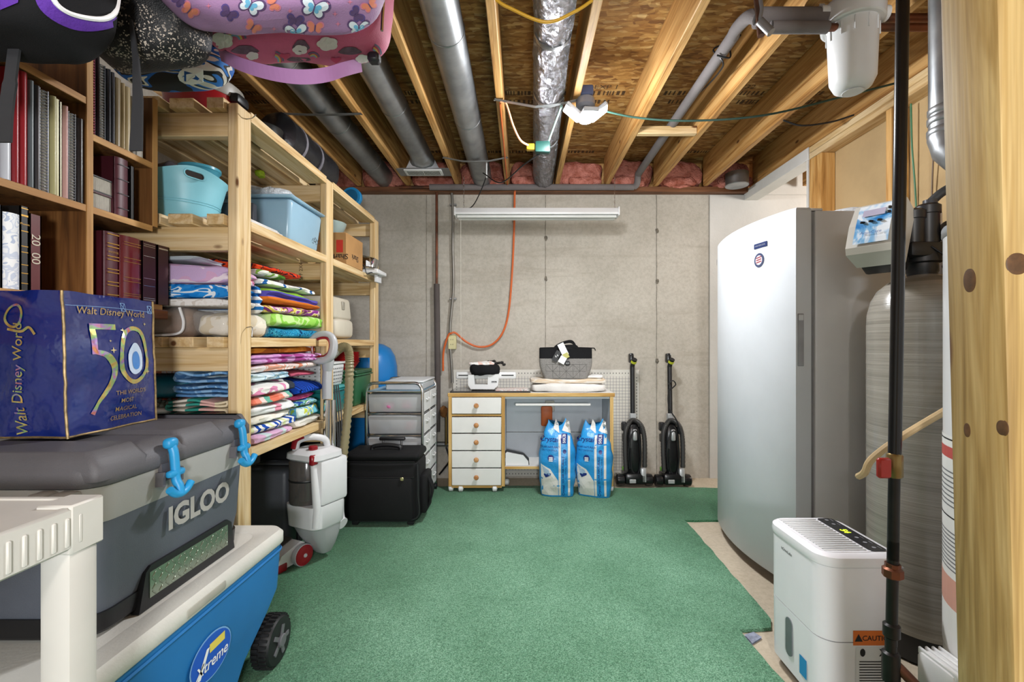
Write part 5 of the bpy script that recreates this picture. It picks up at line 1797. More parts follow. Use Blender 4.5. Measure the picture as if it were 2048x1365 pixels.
bin_thing('teal_bin', 'translucent teal storage bin past the towels on the lower shelf', -1.42, -1.075, 2.545, 2.80, TCz, TCz + .16, pm('teal_plastic', '#1f8a8c', .25, var=.08, alpha=.9), pm('teal_lid', '#5cc0c0', .3))
t = thing('perforated_basket', 'white perforated basket standing on the teal bin', 'basket', (-1.22, 2.66, TCz + .1605))
MB().rbox(-.14, .14, -.11, .11, 0, .125, .01, 2, tx=.012, ty=.012).build('body', WHITEP, t)
MB().rbox(-.146, .146, -.116, .116, .126, .14, .005, 1).build('rim', WHITEP, t)
m = MB()
for i in range(7):
    for j in range(5):
        m.box(.131 + .002 * j, .1365 + .0018 * j, -.085 + .028 * i - .004, -.085 + .028 * i + .004, .022 + .02 * j - .0035, .022 + .02 * j + .0035)
        m.box(-.10 + .032 * i - .004, -.10 + .032 * i + .004, -.1075 - .0018 * j, -.099, .022 + .02 * j - .0035, .022 + .02 * j + .0035)
m.build('holes', pm('hole_grey', '#8f8f8f', .7, var=0), t)['kind'] = 'stuff'
bin_thing('green_tote', 'dark green lidded tote at the end of the lower shelf', -1.40, -1.065, 2.92, 3.22, TCz, TCz + .235, pm('tote_green', '#2f6a45', .4, var=.06), pm('tote_green_lid', '#2a5c3c', .4), .04)
t = thing('red_bowls', 'stack of nested red plastic bowls on the dark green tote', 'bowls', (-1.20, 3.05, TCz + .2355))
for k in range(6):
    MB().lathe([(.07, .0 + .013 * k), (.09, .03 + .013 * k), (.105, .05 + .013 * k), (.108, .052 + .013 * k), (.10, .05 + .013 * k), (.068, .006 + .013 * k)], (0, 0, 0), 28).build('bowl', pm('bowl_red', '#c52a2c', .35), t)

# ---- things on the upper shelf
TA = 1.6035
t = thing('aqua_tub', 'aqua flexible tub with an oval handle hole on the upper shelf', 'tub', (-1.375, 1.855, TA))
AQ = pm('aqua_plastic', '#8ccfdc', .4, var=.03)
nn_ = 48
outer = []
TS = 1.08
for z_, r_ in ((0, .100), (.004, .104), (.07, .122), (.075, .123), (.13, .138), (.16, .146), (.168, .153), (.172, .155)):
    ring = []
    for i in range(nn_):
        a = 2 * PI * i / nn_
        up = .022 * max(0, math.cos(a + .75)) ** 6 + .022 * max(0, -math.cos(a + .75)) ** 6
        k = z_ / .172
        ring.append(Vector((r_ * math.cos(a), r_ * .95 * math.sin(a), (z_ + up * k ** 3) * TS)))
    outer.append(ring)
inner = [[Vector((p.x * .965, p.y * .965, max(.006, p.z - .003))) for p in r_] for r_ in outer[::-1]]
MB().loft(outer + inner, False).build('tub_wall', AQ, t)
MB().lathe([(.099, .0), (.1, .004)], (0, 0, 0), 40).build('tub_floor', AQ, t)
for z_, r_ in ((.07, .1225), (.078, .1245)):
    MB().tube([(r_ * math.cos(a), r_ * .95 * math.sin(a), z_ * TS) for a in [2 * PI * i / 40 for i in range(41)]], .0022, 6).build('rib', AQ, t)
a = -.75
c = Vector((.1475 * math.cos(a), .1475 * .95 * math.sin(a), .164 * TS))
tan = Vector((-math.sin(a), math.cos(a), -.12)).normalized()
out = Vector((math.cos(a), math.sin(a), 0))
m = MB()
m.loft([[c + out * dd + tan * u + Vector((0, 0, v)) for u, v in rrect(-.030, .030, -.011, .011, .010)] for dd in (-.008, .004)])
m.build('handle_hole', pm('hole_dark', '#2a2320', .8, var=0), t)
m = MB()
m.tube([c + out * .004 + tan * u + Vector((0, 0, v)) for u, v in rrect(-.033, .033, -.014, .014, .013) + rrect(-.033, .033, -.014, .014, .013)[:1]], .003, 6)
m.build('handle_rim', AQ, t)
m = MB().soft((-1.42, 1.84, TA + .185), (.075, .08, .055), .7, .7, .02, 16, 3.)
one('plastic_bag_bundle', m, pm('dark_film', '#5a545a', .2, var=.2, vs=18, alpha=.8), 'grey plastic bag bundle stuffed inside the aqua tub', 'plastic bag')
t = thing('blue_bowl', 'blue plastic bowl resting inside the aqua tub', 'bowl', (-1.345, 1.90, TA + .15))
MB().lathe([(.05, 0), (.07, .09), (.076, .095), (.076, .105), (.066, .1), (.05, .01)], (0, 0, 0), 30).build('bowl_wall', pm('bucket_blue', '#4fa6bc', .3, alpha=.9), t)
b = thing('dark_stereo', 'dark grey box with round dials between the aqua tub and the clear tote', 'box', (-1.285, 2.045, TA))
MB().rbox(-.105, .085, -.018, .018, 0, .155, .005, 1).build('body', pm('speaker_dark', '#33343a', .5), b)
for k in range(2):
    MB().lathe([(.018, -.018), (.018, -.021), (.014, -.022)], (-.055 + .05 * k, 0, .085), 20, 1).build('dial', pm('dial_grey', '#6a6c74', .4), b)

for k, (c_, dy) in enumerate((('#e9e7e2', 0), ('#dcd8d2', .01), ('#efece8', .004))):
    one('white_board', MB().rbox(-1.30 + .02 * k, -1.062 - .01 * k, 1.78 + dy, 2.02 - dy, TA + .008 * k, TA + .0075 + .008 * k, .001, 1), pm('board_%d' % k, c_, .6),
        ['lowest white board in the flat pile before the clear tote', 'middle off-white board in the flat pile before the clear tote', 'topmost white board in the flat pile before the clear tote'][k], 'board', 'white boards on the upper shelf')
t = thing('clear_tote', 'large clear pale-blue plastic tote with recycling marks on the upper shelf', 'tote', (-1.26, 2.27, TA))
CT = pm('clear_blue_tote', '#a9cfe6', .22, var=.04, vs=4, alpha=.80)
MB().rbox(-.18, .195, -.17, .165, .0, .20, .022, 3, tx=.02, ty=.02).build('tote_wall', CT, t)
MB().rbox(-.19, .205, -.18, .172, .201, .215, .006, 1).build('rim', CT, t)
m = MB()
fr = flat_frame((.1875, .10, .06), (0, 1, 0), (0, 0, 1))
for dx in (-.018, .022):
    for k in range(3):
        a = PI / 2 + 2 * PI * k / 3
        p0 = (dx + .014 * math.cos(a), .014 * math.sin(a))
        p1 = (dx + .014 * math.cos(a + 1.7), .014 * math.sin(a + 1.7))
        L = math.hypot(p1[0] - p0[0], p1[1] - p0[1])
        nx, ny = -(p1[1] - p0[1]) / L * .002, (p1[0] - p0[0]) / L * .002
        put_poly(m, [(p0[0] + nx, p0[1] + ny), (p1[0] + nx, p1[1] + ny), (p1[0] - nx, p1[1] - ny), (p0[0] - nx, p0[1] - ny)], fr, lift=.004)
m.build('recycling_marks', INK, t)
m = MB().soft((-1.27, 2.25, TA + .245), (.15, .13, .03), .7, .6, .022, 15, 2.)
one('crumpled_plastic', m, pm('crumpled_film', '#d3d8dd', .2, var=.1, bump=.8, bs=30, bd=.02, alpha=.8), 'crumpled clear plastic sheet lying on the clear tote', 'plastic sheet')

t = thing('vacuum_carton', 'brown cardboard vacuum carton standing upside down on the upper shelf', 'carton', (-1.20, 2.86, TA))
CARD = pm('cardboard', '#b98a55', .85, var=.06, bump=.2, bs=40)
MB().rbox(-.15, .15, -.14, .14, 0, .19, .003, 1).build('carton', CARD, t)
m = MB()
put_text(m, 'Shark VAC', .045, flat_frame((.06, -.1402, .045), (1, 0, 0), (0, 0, 1)), .01, rot=PI)
put_text(m, 'Shark', .05, flat_frame((.1502, 0, .06), (0, 1, 0), (0, 0, 1)), .01, rot=PI)
m.build('carton_lettering', INK, t)
m = MB()
put_poly(m, [(-.02, -.03), (.02, -.03), (.02, .045), (-.02, .045)], flat_frame((.11, -.1402, .10), (1, 0, 0), (0, 0, 1)))
m.build('red_mark', pm('carton_red', '#cf3626', .6), t)
t = thing('glass_bowl', 'clear glass bowl standing on the cardboard carton', 'bowl', (-1.22, 2.84, TA + .1905))
MB().lathe([(.06, .0), (.09, .02), (.11, .06), (.118, .085), (.114, .085), (.10, .055), (.055, .006)], (0, 0, 0), 32).build('bowl', pm('bowl_glass', '#c3dbd8', .08, var=.02, alpha=.45), t)

t = thing('food_slicer', 'chrome and white electric slicer at the far end of the upper shelf', 'slicer', (-1.10, 3.16, TA))
MB().rbox(-.05, .13, -.10, .10, .0, .03, .006, 1).build('base', WHITEP, t)
m = MB().rbox(-.06, .07, -.05, .06, .04, .13, .012, 2)
m.xf(Matrix.Rotation(math.radians(12), 4, 'Y')).build('motor_housing', CHROME, t)
MB().rbox(.05, .06, -.11, .09, .025, .085, .004, 1).build('guide_plate', WHITEP, t)
MB().cyl((-.02, -.12, .05), (.11, -.10, .03), .008, seg=10).build('guide_rod', CHROME, t)
MB().tube(curve3([(-.05, -.08, .06), (-.02, -.13, .10), (.05, -.14, .04), (.07, -.14, -.01), (.09, -.1, .002), (.10, .02, .001)]), .004, 6).build('power_cord', BLACK, t)
MB().rbox(.08, .10, -.02, .08, -.05, .02, .003, 1).build('paper_flap', pm('paper_white', '#e8e8ea', .7), t)

# ---- on the top shelf
TT = 2.0285
t = thing('slow_cooker', 'red and grey cooking pot with black handles on top of the shelves', 'pot', (-1.30, 1.86, TT))
MB().lathe([(.11, 0), (.13, .01), (.135, .09)], (0, 0, 0), 32).build('red_shell', pm('pot_red', '#a5181f', .3), t)
MB().lathe([(.137, .09), (.14, .095), (.142, .14), (.136, .145)], (0, 0, 0), 32).build('grey_rim', pm('pot_grey', '#9a958c', .4), t)
MB().lathe([(.136, .146), (.10, .175), (.03, .19), (.02, .2)], (0, 0, 0), 32).build('glass_lid', pm('lid_glass', '#cfd3d6', .1, var=.02, alpha=.5), t)
MB().rbox(.12, .165, -.04, .04, .07, .11, .012, 2).build('handle', BLACK, t)
t = thing('black_pan', 'black frying pan stacked beyond the red pot on the top shelf', 'pan', (-1.17, 2.04, TT))
MB().lathe([(.06, 0), (.08, .01), (.088, .06), (.09, .062)], (0, 0, 0), 28).build('pan', pm('pan_black', '#101012', .3), t)
t = thing('sleeping_bag', 'black stuffed sleeping bag roll lying along the edge of the top shelf', 'sleeping bag', (-1.18, 2.45, TT))
rings = []
for j in range(34):
    k = j / 33
    y = -.30 + .62 * k
    r = .098 * (1 - .9 * max(0, (.06 - k) / .06) ** 2) * (1 - .7 * max(0, (k - .88) / .12) ** 1.5)
    ring = []
    for i in range(28):
        a = 2 * PI * i / 28
        gather = .010 * math.sin(a * 14) * max(0, (k - .6) / .4)
        lump = .008 * noise.noise(Vector((math.cos(a) * 2, math.sin(a) * 2, y * 14)))
        rr = r + gather + lump
        ring.append(Vector((rr * math.cos(a), y, .108 + rr * math.sin(a) * 1.05)))
    rings.append(ring)
MB().loft(rings).build('roll', pm('bag_nylon', '#1e1e22', .35, var=.15, bump=.4, bs=40), t)
for yy in (-.16, .02):
    MB().lathe([(.103, -.01), (.105, 0), (.103, .01)], (0, yy, .108), 28, 1).build('strap', pm('grey_webbing', '#77737a', .8), t)
m = MB().rbox(-.022, .022, -.11, -.02, .14, .18, .01, 2)
t2 = thing('blue_reel', 'round blue plastic reel at the far end of the top shelf', 'reel', (-1.12, 3.0, TT))
MB().lathe([(.06, -.02), (.063, -.016), (.063, .016), (.06, .02)], (0, 0, .0635), 28, 1).build('disc', pm('reel_blue', '#1e7fb4', .4), t2)
MB().lathe([(.045, -.024), (.047, -.021), (.047, .021), (.045, .024)], (0, 0, .0635), 28, 1).build('inner_disc', pm('reel_dark', '#155a80', .4), t2)
one('lime_tag', MB().soft((-1.30, 2.26, 1.972), (.016, .03, .016), .7, .7, .006, 50, 2.), pm('lime_bright', '#b5dc2a', .5), 'small lime green ribbon hanging down between the top slats', 'ribbon')
one('red_ribbon', MB().soft((-1.42, 2.26, 1.974), (.014, .03, .014), .7, .7, .006, 50, 6.), pm('ribbon_red', '#c0303a', .5), 'small red ribbon hanging down between the top slats', 'ribbon')

# ---- hard cases under the lowest shelf
t = thing('hard_case', 'black hard instrument case standing on edge under the lower shelf', 'case', (-1.365, 2.455, .014))
MB().rbox(-.13, .135, -.07, .05, 0, .45, .03, 3).build('shell', pm('case_leatherette', '#4a4c52', .4, var=.05, bump=.3, bs=300, bd=.002), t)
for yy in (.0505, .062, .0735):
    MB().tube([(x, yy, z_) for x, z_ in rrect(-.128, .135, .004, .448, .03, 8) + rrect(-.128, .135, .004, .448, .03, 8)[:1]], .003, 6).build('trim_bead', pm('trim_silver', '#9fa1a6', .3, .7), t)
MB().rbox(-.13, .135, .075, .17, 0, .45, .03, 3).build('lid_shell', pm('case_leatherette', '#26272b'), t)
MB().rbox(.134, .15, .0, .10, .2, .24, .008, 2).build('carry_handle', BLACK, t)
t = thing('black_suitcase', 'black suitcase pushed back beneath the shelves beyond the vacuum', 'suitcase', (-1.33, 2.75, .014))
MB().rbox(-.2, .16, -.12, .13, .0, .5, .04, 3).build('shell', DARKF, t)
MB().rbox(.162, .175, -.06, .06, .2, .25, .005, 1).build('carry_handle', BLACK, t)
# ================================================================= UPRIGHT VACUUM
t = thing('upright_vacuum', 'white and red upright vacuum with a tan hose leaning at the shelf post', 'vacuum', (-1.095, 2.33, .014))
O = t.location.copy()
VW = pm('vac_white', '#dfdfe1', .3, var=.02)
VG = pm('vac_grey', '#b4b5b8', .35, var=.03)
VR = pm('vac_red', '#8e1421', .3, var=.05)
VS = pm('vac_smoke', '#57524f', .12, var=.1, alpha=.85, coat=.4)
HW = Matrix.Translation((-.125, .03, 0)) @ Matrix.Rotation(math.radians(-24), 4, 'Z')
HEAD = HW @ Matrix.Diagonal((1, .6, 1, 1))
# floor head
prof = [(-.235, .012), (-.235, .05), (-.20, .082), (-.10, .10), (-.02, .115), (.02, .10), (.02, .02)]
MB().prism(prof, -.115, .115, 0, False).xf(HEAD).build('floor_head', VW, t)
fh = t.children[-1]
MB().rbox(-.12, .12, -.243, -.15, .002, .045, .01, 2).xf(HEAD).build('red_bumper', VR, fh)
MB().prism([(-.19, .088), (-.03, .119), (-.03, .124), (-.19, .093)], -.07, .06, 0).xf(HEAD).build('smoke_window', VS, fh)
m = MB()
put_text(m, 'Shark', .022, flat_frame(HEAD @ Vector((0.06, -.21, .0785)), HEAD.to_3x3() @ Vector((1, 0, 0)), HEAD.to_3x3() @ Vector((0, .75, .66))), .01, lift=.002)
m.build('head_lettering', INK, fh)
for s in (-1, 1):
    w = MB().lathe([(.03, -.02), (.05, -.016), (.052, 0), (.05, .016), (.03, .02)], (s * .135, -.018, .052), 26, 0).xf(HW).build('wheel', VR, t)
    MB().lathe([(.008, -.025), (.01, -.022), (.01, .022), (.008, .025)], (s * .135, -.018, .052), 14, 0).xf(HW).build('hub_cap', VG, w)
    MB().lathe([(.0485, -.0135), (.0535, -.012), (.0535, .012), (.0485, .0135)], (s * .135, -.018, .052), 26, 0, False).xf(HW).build('tyre', VG, w)
# yoke and body (turned a little less)
BD = Matrix.Translation((.03, .0, 0)) @ Matrix.Rotation(math.radians(-24), 4, 'Z')
rings = []
for z, w, d, y in ((.03, .035, .03, .06), (.07, .06, .05, .05), (.13, .085, .075, .035), (.19, .10, .09, .02)):
    rings.append([Vector((x, yy + y, z)) for x, yy in rrect(-w, w, -d, d, min(w, d) * .6, 4)])
MB().loft(rings).xf(BD).build('yoke', VG, t)
rings = []
for z, w, d, y in ((.188, .098, .088, .02), (.20, .108, .10, .015), (.30, .112, .105, .012), (.31, .112, .105, .012)):
    rings.append([Vector((x, yy + y, z)) for x, yy in rrect(-w, w, -d, d, .045, 5)])
MB().loft(rings).xf(BD).build('lower_body', VW, t)
MB().rbox(-.118, -.09, -.05, .02, .21, .28, .006, 1).xf(BD).build('red_inlet', VR, t)
MB().prism([(-.075, .205), (.02, .205), (.0, .285), (-.06, .285)], -.108, -.102, 1).xf(BD).build('filter_door', VG, t) if False else None
MB().lathe([(.082, .312), (.085, .32), (.085, .52), (.08, .53)], (-.025, -.02, 0), 32).xf(BD).build('dust_bin', VS, t)
MB().lathe([(.04, .32), (.042, .42), (.05, .43), (.05, .52)], (-.025, -.02, 0), 20).xf(BD).build('bin_core', VG, t)
MB().lathe([(.0856, .425), (.0868, .428), (.0868, .432), (.0856, .435)], (-.025, -.02, 0), 32, cap=False).xf(BD).build('bin_seam', BLACK, t)
MB().rbox(.045, .118, -.06, .115, .31, .535, .018, 2).xf(BD).build('spine', VW, t)
MB().tube([(.085, -.068, .21), (.095, -.066, .30), (.085, -.068, .42), (.075, -.068, .52)], [.016, .02, .018, .016], 12).xf(BD).build('cord_hook_rail', VW, t)
m = MB()
rings = []
for z, w, d in ((.531, .10, .092), (.54, .112, .102), (.565, .11, .10), (.585, .07, .07)):
    rings.append([Vector((x + .005, yy + .0, z)) for x, yy in rrect(-w, w, -d, d, .05, 5)])
m.loft(rings).xf(BD).build('top_deck', VW, t)
td = t.children[-1]
MB().rbox(.075, .10, -.10, -.06, .52, .57, .006, 1).xf(BD).build('red_clip', VR, td)
MB().lathe([(.02, .583), (.022, .588), (.022, .60), (.016, .605)], (.045, -.045, 0), 18).xf(BD).build('red_button', VR, td)
m = MB().tube(curve3([(-.06, -.06, .57), (-.05, -.055, .62), (.0, -.02, .64), (.03, .04, .62), (.03, .06, .57)]), .017, 10)
m.xf(BD).build('bin_handle', VW, td)
MB().tube(curve3([(-.064, -.064, .585), (-.052, -.058, .628), (-.02, -.04, .648)]), .0185, 10).xf(BD).build('red_handle_grip', VR, td)
# wand, grip, hose (in the thing's own space)
P = lambda px, py, d: at(px, py, d) - O
MB().cyl(P(652, 905, 2.37), P(654, 800, 2.37), .0165, seg=18).build('chrome_wand', CHROME, t)
MB().cyl(P(667, 905, 2.39), P(667, 800, 2.39), .012, seg=14).build('chrome_rod', CHROME, t)
MB().tube([P(654, 798, 2.37), P(654, 760, 2.37), P(655, 738, 2.37)], [.023, .024, .023], 16).build('wand_collar', VG, t)
gp = [P(655, 740, 2.37), P(656, 725, 2.36), P(654, 712, 2.355)]
MB().tube(gp, [.025, .03, .036], 16).build('grip_neck', VG, t)
# loop handle: a rounded ring of pale plastic with a red inner lining
loop = [(620, 715), (617, 700), (621, 683), (632, 672), (648, 668), (660, 671), (667, 682), (667, 697), (662, 712), (652, 720), (640, 722), (628, 720)]
lp_ = curve3([P(x, y, 2.34) for x, y in loop + loop[:1]], 5)
MB().tube(lp_, [.016 + .006 * max(0, math.sin(i / len(lp_) * 2 * PI - 2.6)) for i in range(len(lp_))], 12).build('loop_handle', VG, t)
lh = t.children[-1]
c_ = P(643, 695, 2.34)
MB().tube([c_ + (p - c_) * .72 for p in lp_], .008, 8).build('red_lining', VR, lh)
hp = curve3([P(664, 712, 2.36), P(676, 700, 2.38), P(688, 694, 2.40), P(697, 702, 2.42), P(699, 730, 2.43), P(697, 800, 2.44), P(690, 880, 2.44), P(682, 950, 2.44), P(676, 1003, 2.44)], 15)
TAN = pm('hose_tan', '#8f8464', .4, var=.05)
MB().tube(hp, [.0245 if i % 2 else .0195 for i in range(len(hp))], 14).build('hose', TAN, t)
MB().tube(curve3([P(676, 1000, 2.44), P(676, 1025, 2.44), P(679, 1042, 2.43), P(686, 1048, 2.42)], 5), .031, 14).build('hose_cuff', VW, t)
MB().tube(curve3([P(654, 716, 2.355), P(664, 710, 2.36), P(672, 702, 2.375)], 5), .024, 12).build('hose_socket', VG, t)
for k in range(3):
    MB().tube(curve3([P(668 + 4 * k, 770, 2.42), P(672 + 5 * k, 820, 2.42), P(676 + 4 * k, 880, 2.43), P(674 + 3 * k, 930, 2.43)]), .004, 6).build('wound_cord', pm('cord_grey', '#55565a', .5), t)

# ================================================================= STAND, BOOKCASE, BOOKS
BW = wood('bookcase_ply_shaded', 2, '#8f6032', '#754a22', '#523114', knots=False, seedv=3.)  # ply darkened so its colour holds the shade of the hanging bags
BWY = wood('bookcase_edge', 1, '#c99a5e', '#ad7a42', '#8a5a2a', knots=False, seedv=6.)
DKW = wood('dark_table', 1, '#8a4f22', '#6d3a17', '#4a260f', knots=False, seedv=2.)
t = thing('wooden_stand', 'dark brown wooden table that carries the bookcase', 'table', (-1.48, 1.10, 0))
MB().rbox(-.23, .195, -.56, .555, 1.216, 1.2495, .004, 1).build('tabletop', DKW, t)
for x, y in ((.15, .46), (.15, -.53), (-.2, .46), (-.2, -.53)):
    MB().rbox(x, x + .04, y, y + .04, .0145, 1.215, .003, 1).build('leg', DKW, t)
MB().box(.155, .175, -.49, .455, 1.13, 1.215).build('apron', DKW, t)

XB = -1.31
t = thing('bookcase', 'open plywood bookcase full of albums standing on the dark table', 'bookcase', (-1.46, 1.29, 1.25))
B0 = t.location.copy()


def bk(m):
    m.v = [p - B0 for p in m.v]
    return m


bk(MB().box(XB - .30, XB, 1.367, 1.385, 1.251, 2.0)).build('divider', BW, t)
bk(MB().box(XB - .30, XB, 1.612, 1.63, 1.545, 2.0)).build('end_panel', BW, t)
bk(MB().box(XB - .30, XB, .93, .948, 1.251, 2.0)).build('end_panel', BW, t)
BWZ = wood('bookcase_front', 2, '#c99a5e', '#b07f45', '#8f602f', knots=False, seedv=7.)
for y0, y1, z0 in ((1.366, 1.386, 1.251), (1.611, 1.631, 1.545)):
    bk(MB().box(XB + .0005, XB + .004, y0, y1, z0, 2.001)).build('front_edge', BWZ, t)
bk(MB().box(XB - .31, XB - .302, .93, 1.63, 1.251, 2.0)).build('back_panel', BW, t)
for y0, y1, z in ((.949, 1.366, 1.868), (.949, 1.366, 1.545), (1.386, 1.611, 1.768), (1.386, 1.611, 1.545), (.949, 1.366, 1.268), (1.386, 1.655, 1.268)):
    s = bk(MB().box(XB - .30, XB - .003, y0, y1, z - .018, z)).build('shelf', BW, t)
    bk(MB().box(XB - .0028, XB + .002, y0 - (.0 if y0 < 1 else 0), y1, z - .019, z + .001)).build('shelf_edge', BWY, s)
m = MB()
put_poly(m, [(-.008, -.017), (.008, -.017), (.008, .017), (-.008, .017)], flat_frame((XB + .0005, 1.376, 1.715), (0, 1, 0), (0, 0, 1)))
bk(m).build('paper_sticker', pm('paper_white', '#e8e8ea'), t)
m = MB()
for k in range(3):
    put_poly(m, [(-.005, -.002), (.005, -.002), (.005, .001), (-.005, .001)], flat_frame((XB + .0012, 1.376, 1.723 - .008 * k), (0, 1, 0), (0, 0, 1)))
bk(m).build('sticker_print', INK, t)


def dpx(px, X=1.31):
    return X * 910 / (1044 - px)


PAGES = pm('album_pages', '#b9b2a6', .8, var=.15, vs=50, stretch=(1, 20, 1))
GOLD = pm('gold_foil', '#c99b4a', .3, .7, var=.1)


def book(name, label, y0, y1, z0, h, col, cat='album', group=None, X=XB - .004, deep=.2, spiral=None, bands=None, rough=.45, title=None, rounded=False, mat=None):
    t = thing(name, label, cat, (X, (y0 + y1) / 2, z0 + .0008), group=group)
    w = (y1 - y0) / 2 - .0006
    cm = mat or pm('cover_' + col.lstrip('#'), col, rough, var=.06)
    ct = min(.003, w * .3)
    m = MB()
    m.box(-deep, 0, -w, -w + ct, 0, h).box(-deep, 0, w - ct, w, 0, h)
    if not spiral:
        if rounded:
            m.loft([[Vector((.010 * math.cos(a) - .002, w * math.sin(a), z)) for a in [-PI / 2 + PI * k / 8 for k in range(9)]] + [Vector((-.004, w, z)), Vector((-.004, -w, z))] for z in (0, h)], True, True, True)
        else:
            m.box(-.003, 0, -w, w, 0, h)
    cov = m.build('cover', cm, t)
    MB().box(-deep + .005, -.004, -w + ct + .0004, w - ct - .0004, .003, h - .004).build('pages', PAGES, t)
    if spiral:
        q = MB()
        nk = int(h / .0085)
        for k in range(nk):
            z = .006 + k * (h - .012) / max(1, nk - 1)
            q.tube([(-.006 + .009 * math.cos(a), w * .95 * math.sin(a), z) for a in [-PI * .7 + 1.4 * PI * i / 7 for i in range(8)]], .0018, 5)
        q.build('spiral_binding', spiral, t)['kind'] = 'stuff'
    if bands:
        for b0, b1, bmat in bands:
            MB().box((.0085 if rounded else .0002), (.0092 if rounded else .0008), -w * .8, w * .8, h * b0, h * b1).build('spine_band', bmat, cov)
    if title:
        q = MB()
        s, size, zf, rot, tm = title
        put_text(q, s, size, flat_frame(((.009 if rounded else .001), 0, h * zf), (0, 1, 0), (0, 0, 1)), lift=.0006, rot=rot)
        q.build('spine_lettering', tm, cov)
    return t


SPW = pm('wire_silver', '#d8d9de', .2, .9, var=.03)
SPR = pm('wire_red', '#b05064', .35, .2, var=.05)
g1 = 'albums on the upper left bookcase shelf'
z1 = 1.5455
rows = [
    ('plastic_album', 'pale clear-covered album at the left end of the upper row', 4, 24, .17, '#c9cad2', None),
    ('red_album', 'left one of the two tall red albums', 25, 40, .297, '#8e1f27', None),
    ('red_album', 'right one of the two tall red albums', 40.3, 56, .297, '#9a232b', None),
    ('clear_album', 'grey album in a shiny clear jacket right of the red albums', 56.5, 69, .285, '#5d6468', None),
    ('black_binder', 'dark thin binder between the clear jacket and the silver spiral', 69.5, 80.5, .28, '#3a3638', None),
    ('spiral_album', 'fat silver spiral album with shining wire', 81, 101, .282, '#7c7c88', 'w'),
    ('cream_album', 'thick olive cream album beside the silver spiral', 102.5, 114, .275, '#b0a878', None),
    ('cream_album', 'pale yellow album in the middle of the row', 114.3, 122, .275, '#d6cd96', None),
    ('cream_album', 'thin cream album next to the pink one', 122.3, 127, .272, '#ddd6b2', None),
    ('pink_album', 'dusty pink album in the upper row', 127.3, 137, .265, '#c79a94', None),
    ('spiral_album', 'black album with white wire spiral near the divider', 139, 155, .258, '#26262c', 'w'),
    ('black_album', 'plain black album pressed against the divider', 155.5, 168, .25, '#241d1b', None),
]
for nm, lb, a, b, h, c, s in rows:
    book(nm, lb, dpx(a), dpx(b), z1, h, c, spiral=SPW if s == 'w' else None, rough=.3, rounded=(s is None and b - a > 9))
z2 = 1.7685
rows = [
    ('spiral_album', 'maroon album with red wire spiral on the top right shelf', 181, 194, .25, '#5a1a26', 'r'),
    ('black_album', 'slim black album right of the red spiral', 194.4, 198.6, .25, '#1d1b20', None),
    ('spiral_album', 'black album with silver spiral on the top right shelf', 199, 214, .235, '#202028', 'w'),
    ('black_album', 'dark album with glossy spine left of the tan ones', 214.5, 222, .23, '#1b1c24', None),
    ('black_album', 'charcoal album touching the tan album', 222.4, 230, .228, '#34343a', None),
    ('tan_album', 'olive tan album on the top right shelf', 230.4, 243, .22, '#857457', None),
    ('tan_album', 'light tan album with a dark stain', 243.4, 250.5, .215, '#a8936c', None),
    ('tan_album', 'beige album behind the hanging grey strap', 251, 262, .212, '#b39f78', None),
    ('white_album', 'white album at the right end of the top row', 276, 287, .205, '#d5d0c8', None),
]
for nm, lb, a, b, h, c, s in rows:
    book(nm, lb, dpx(a), dpx(b), z2, h, c, spiral={'w': SPW, 'r': SPR}.get(s), rough=.35, rounded=(s is None))
# second row right
book('maroon_album', 'maroon album with ribbed spine standing alone on the middle shelf', dpx(231), dpx(258), z1, .188, '#54202c', rounded=True, bands=[(.12, .135, BLACK), (.37, .385, BLACK), (.62, .635, BLACK), (.87, .885, BLACK)])
book('black_album', 'thin black album beside the lone maroon album', dpx(263), dpx(271), z1, .18, '#171315')
t = thing('maroon_album', 'maroon album lying flat with grey pages showing on the middle shelf', 'album', (XB - .11, 1.45, z1 + .001))
MB().box(-.1, .1, -.05, .055, 0, .004).box(-.1, .1, -.05, .055, .05, .054).box(-.1, -.097, -.05, .055, 0, .054).build('cover', pm('cover_54202c', '#54202c'), t)
MB().box(-.096, .095, -.045, .05, .0045, .0495).build('pages', PAGES, t)
t = thing('grey_album', 'second flat album lying on the flat maroon one', 'album', (XB - .11, 1.448, z1 + .0555))
MB().box(-.1, .1, -.05, .05, 0, .004).box(-.1, .1, -.05, .05, .046, .05).build('cover', pm('cover_2a2626', '#2a2626'), t)
MB().box(-.096, .097, -.045, .047, .0045, .0455).build('pages', PAGES, t)
# bottom row left
z3 = 1.2685
book('black_album', 'black album at the left edge of the bottom row', dpx(-20), dpx(7), z3, .21, '#141215')
book('marble_album', 'white marbled album at the left of the bottom row', dpx(9), dpx(42), z3, .195, '#dfe2ea', mat=blots('marbled', ['#e9ebf0', '#cdd4e4', '#f1f2f4', '#b8c2d8'], 30, .4, bump=0), rounded=True)
GB2 = [(.08, .09, GOLD), (.2, .21, GOLD), (.3, .31, GOLD), (.45, .46, GOLD), (.52, .53, GOLD), (.7, .71, GOLD), (.88, .90, GOLD), (.97, .98, GOLD)]
book('black_gold_album', 'black album with gold boxes on its spine', dpx(43), dpx(61), z3, .222, '#1a1716', bands=GB2, title=('Photos', .008, .79, 0, GOLD))
book('red_album', 'red album with pale numerals on its spine in the bottom row', dpx(62), dpx(86), z3, .208, '#5c1418', title=('20  00', .032, .55, -PI / 2, pm('numeral_pale', '#cfc4b0', .5)))
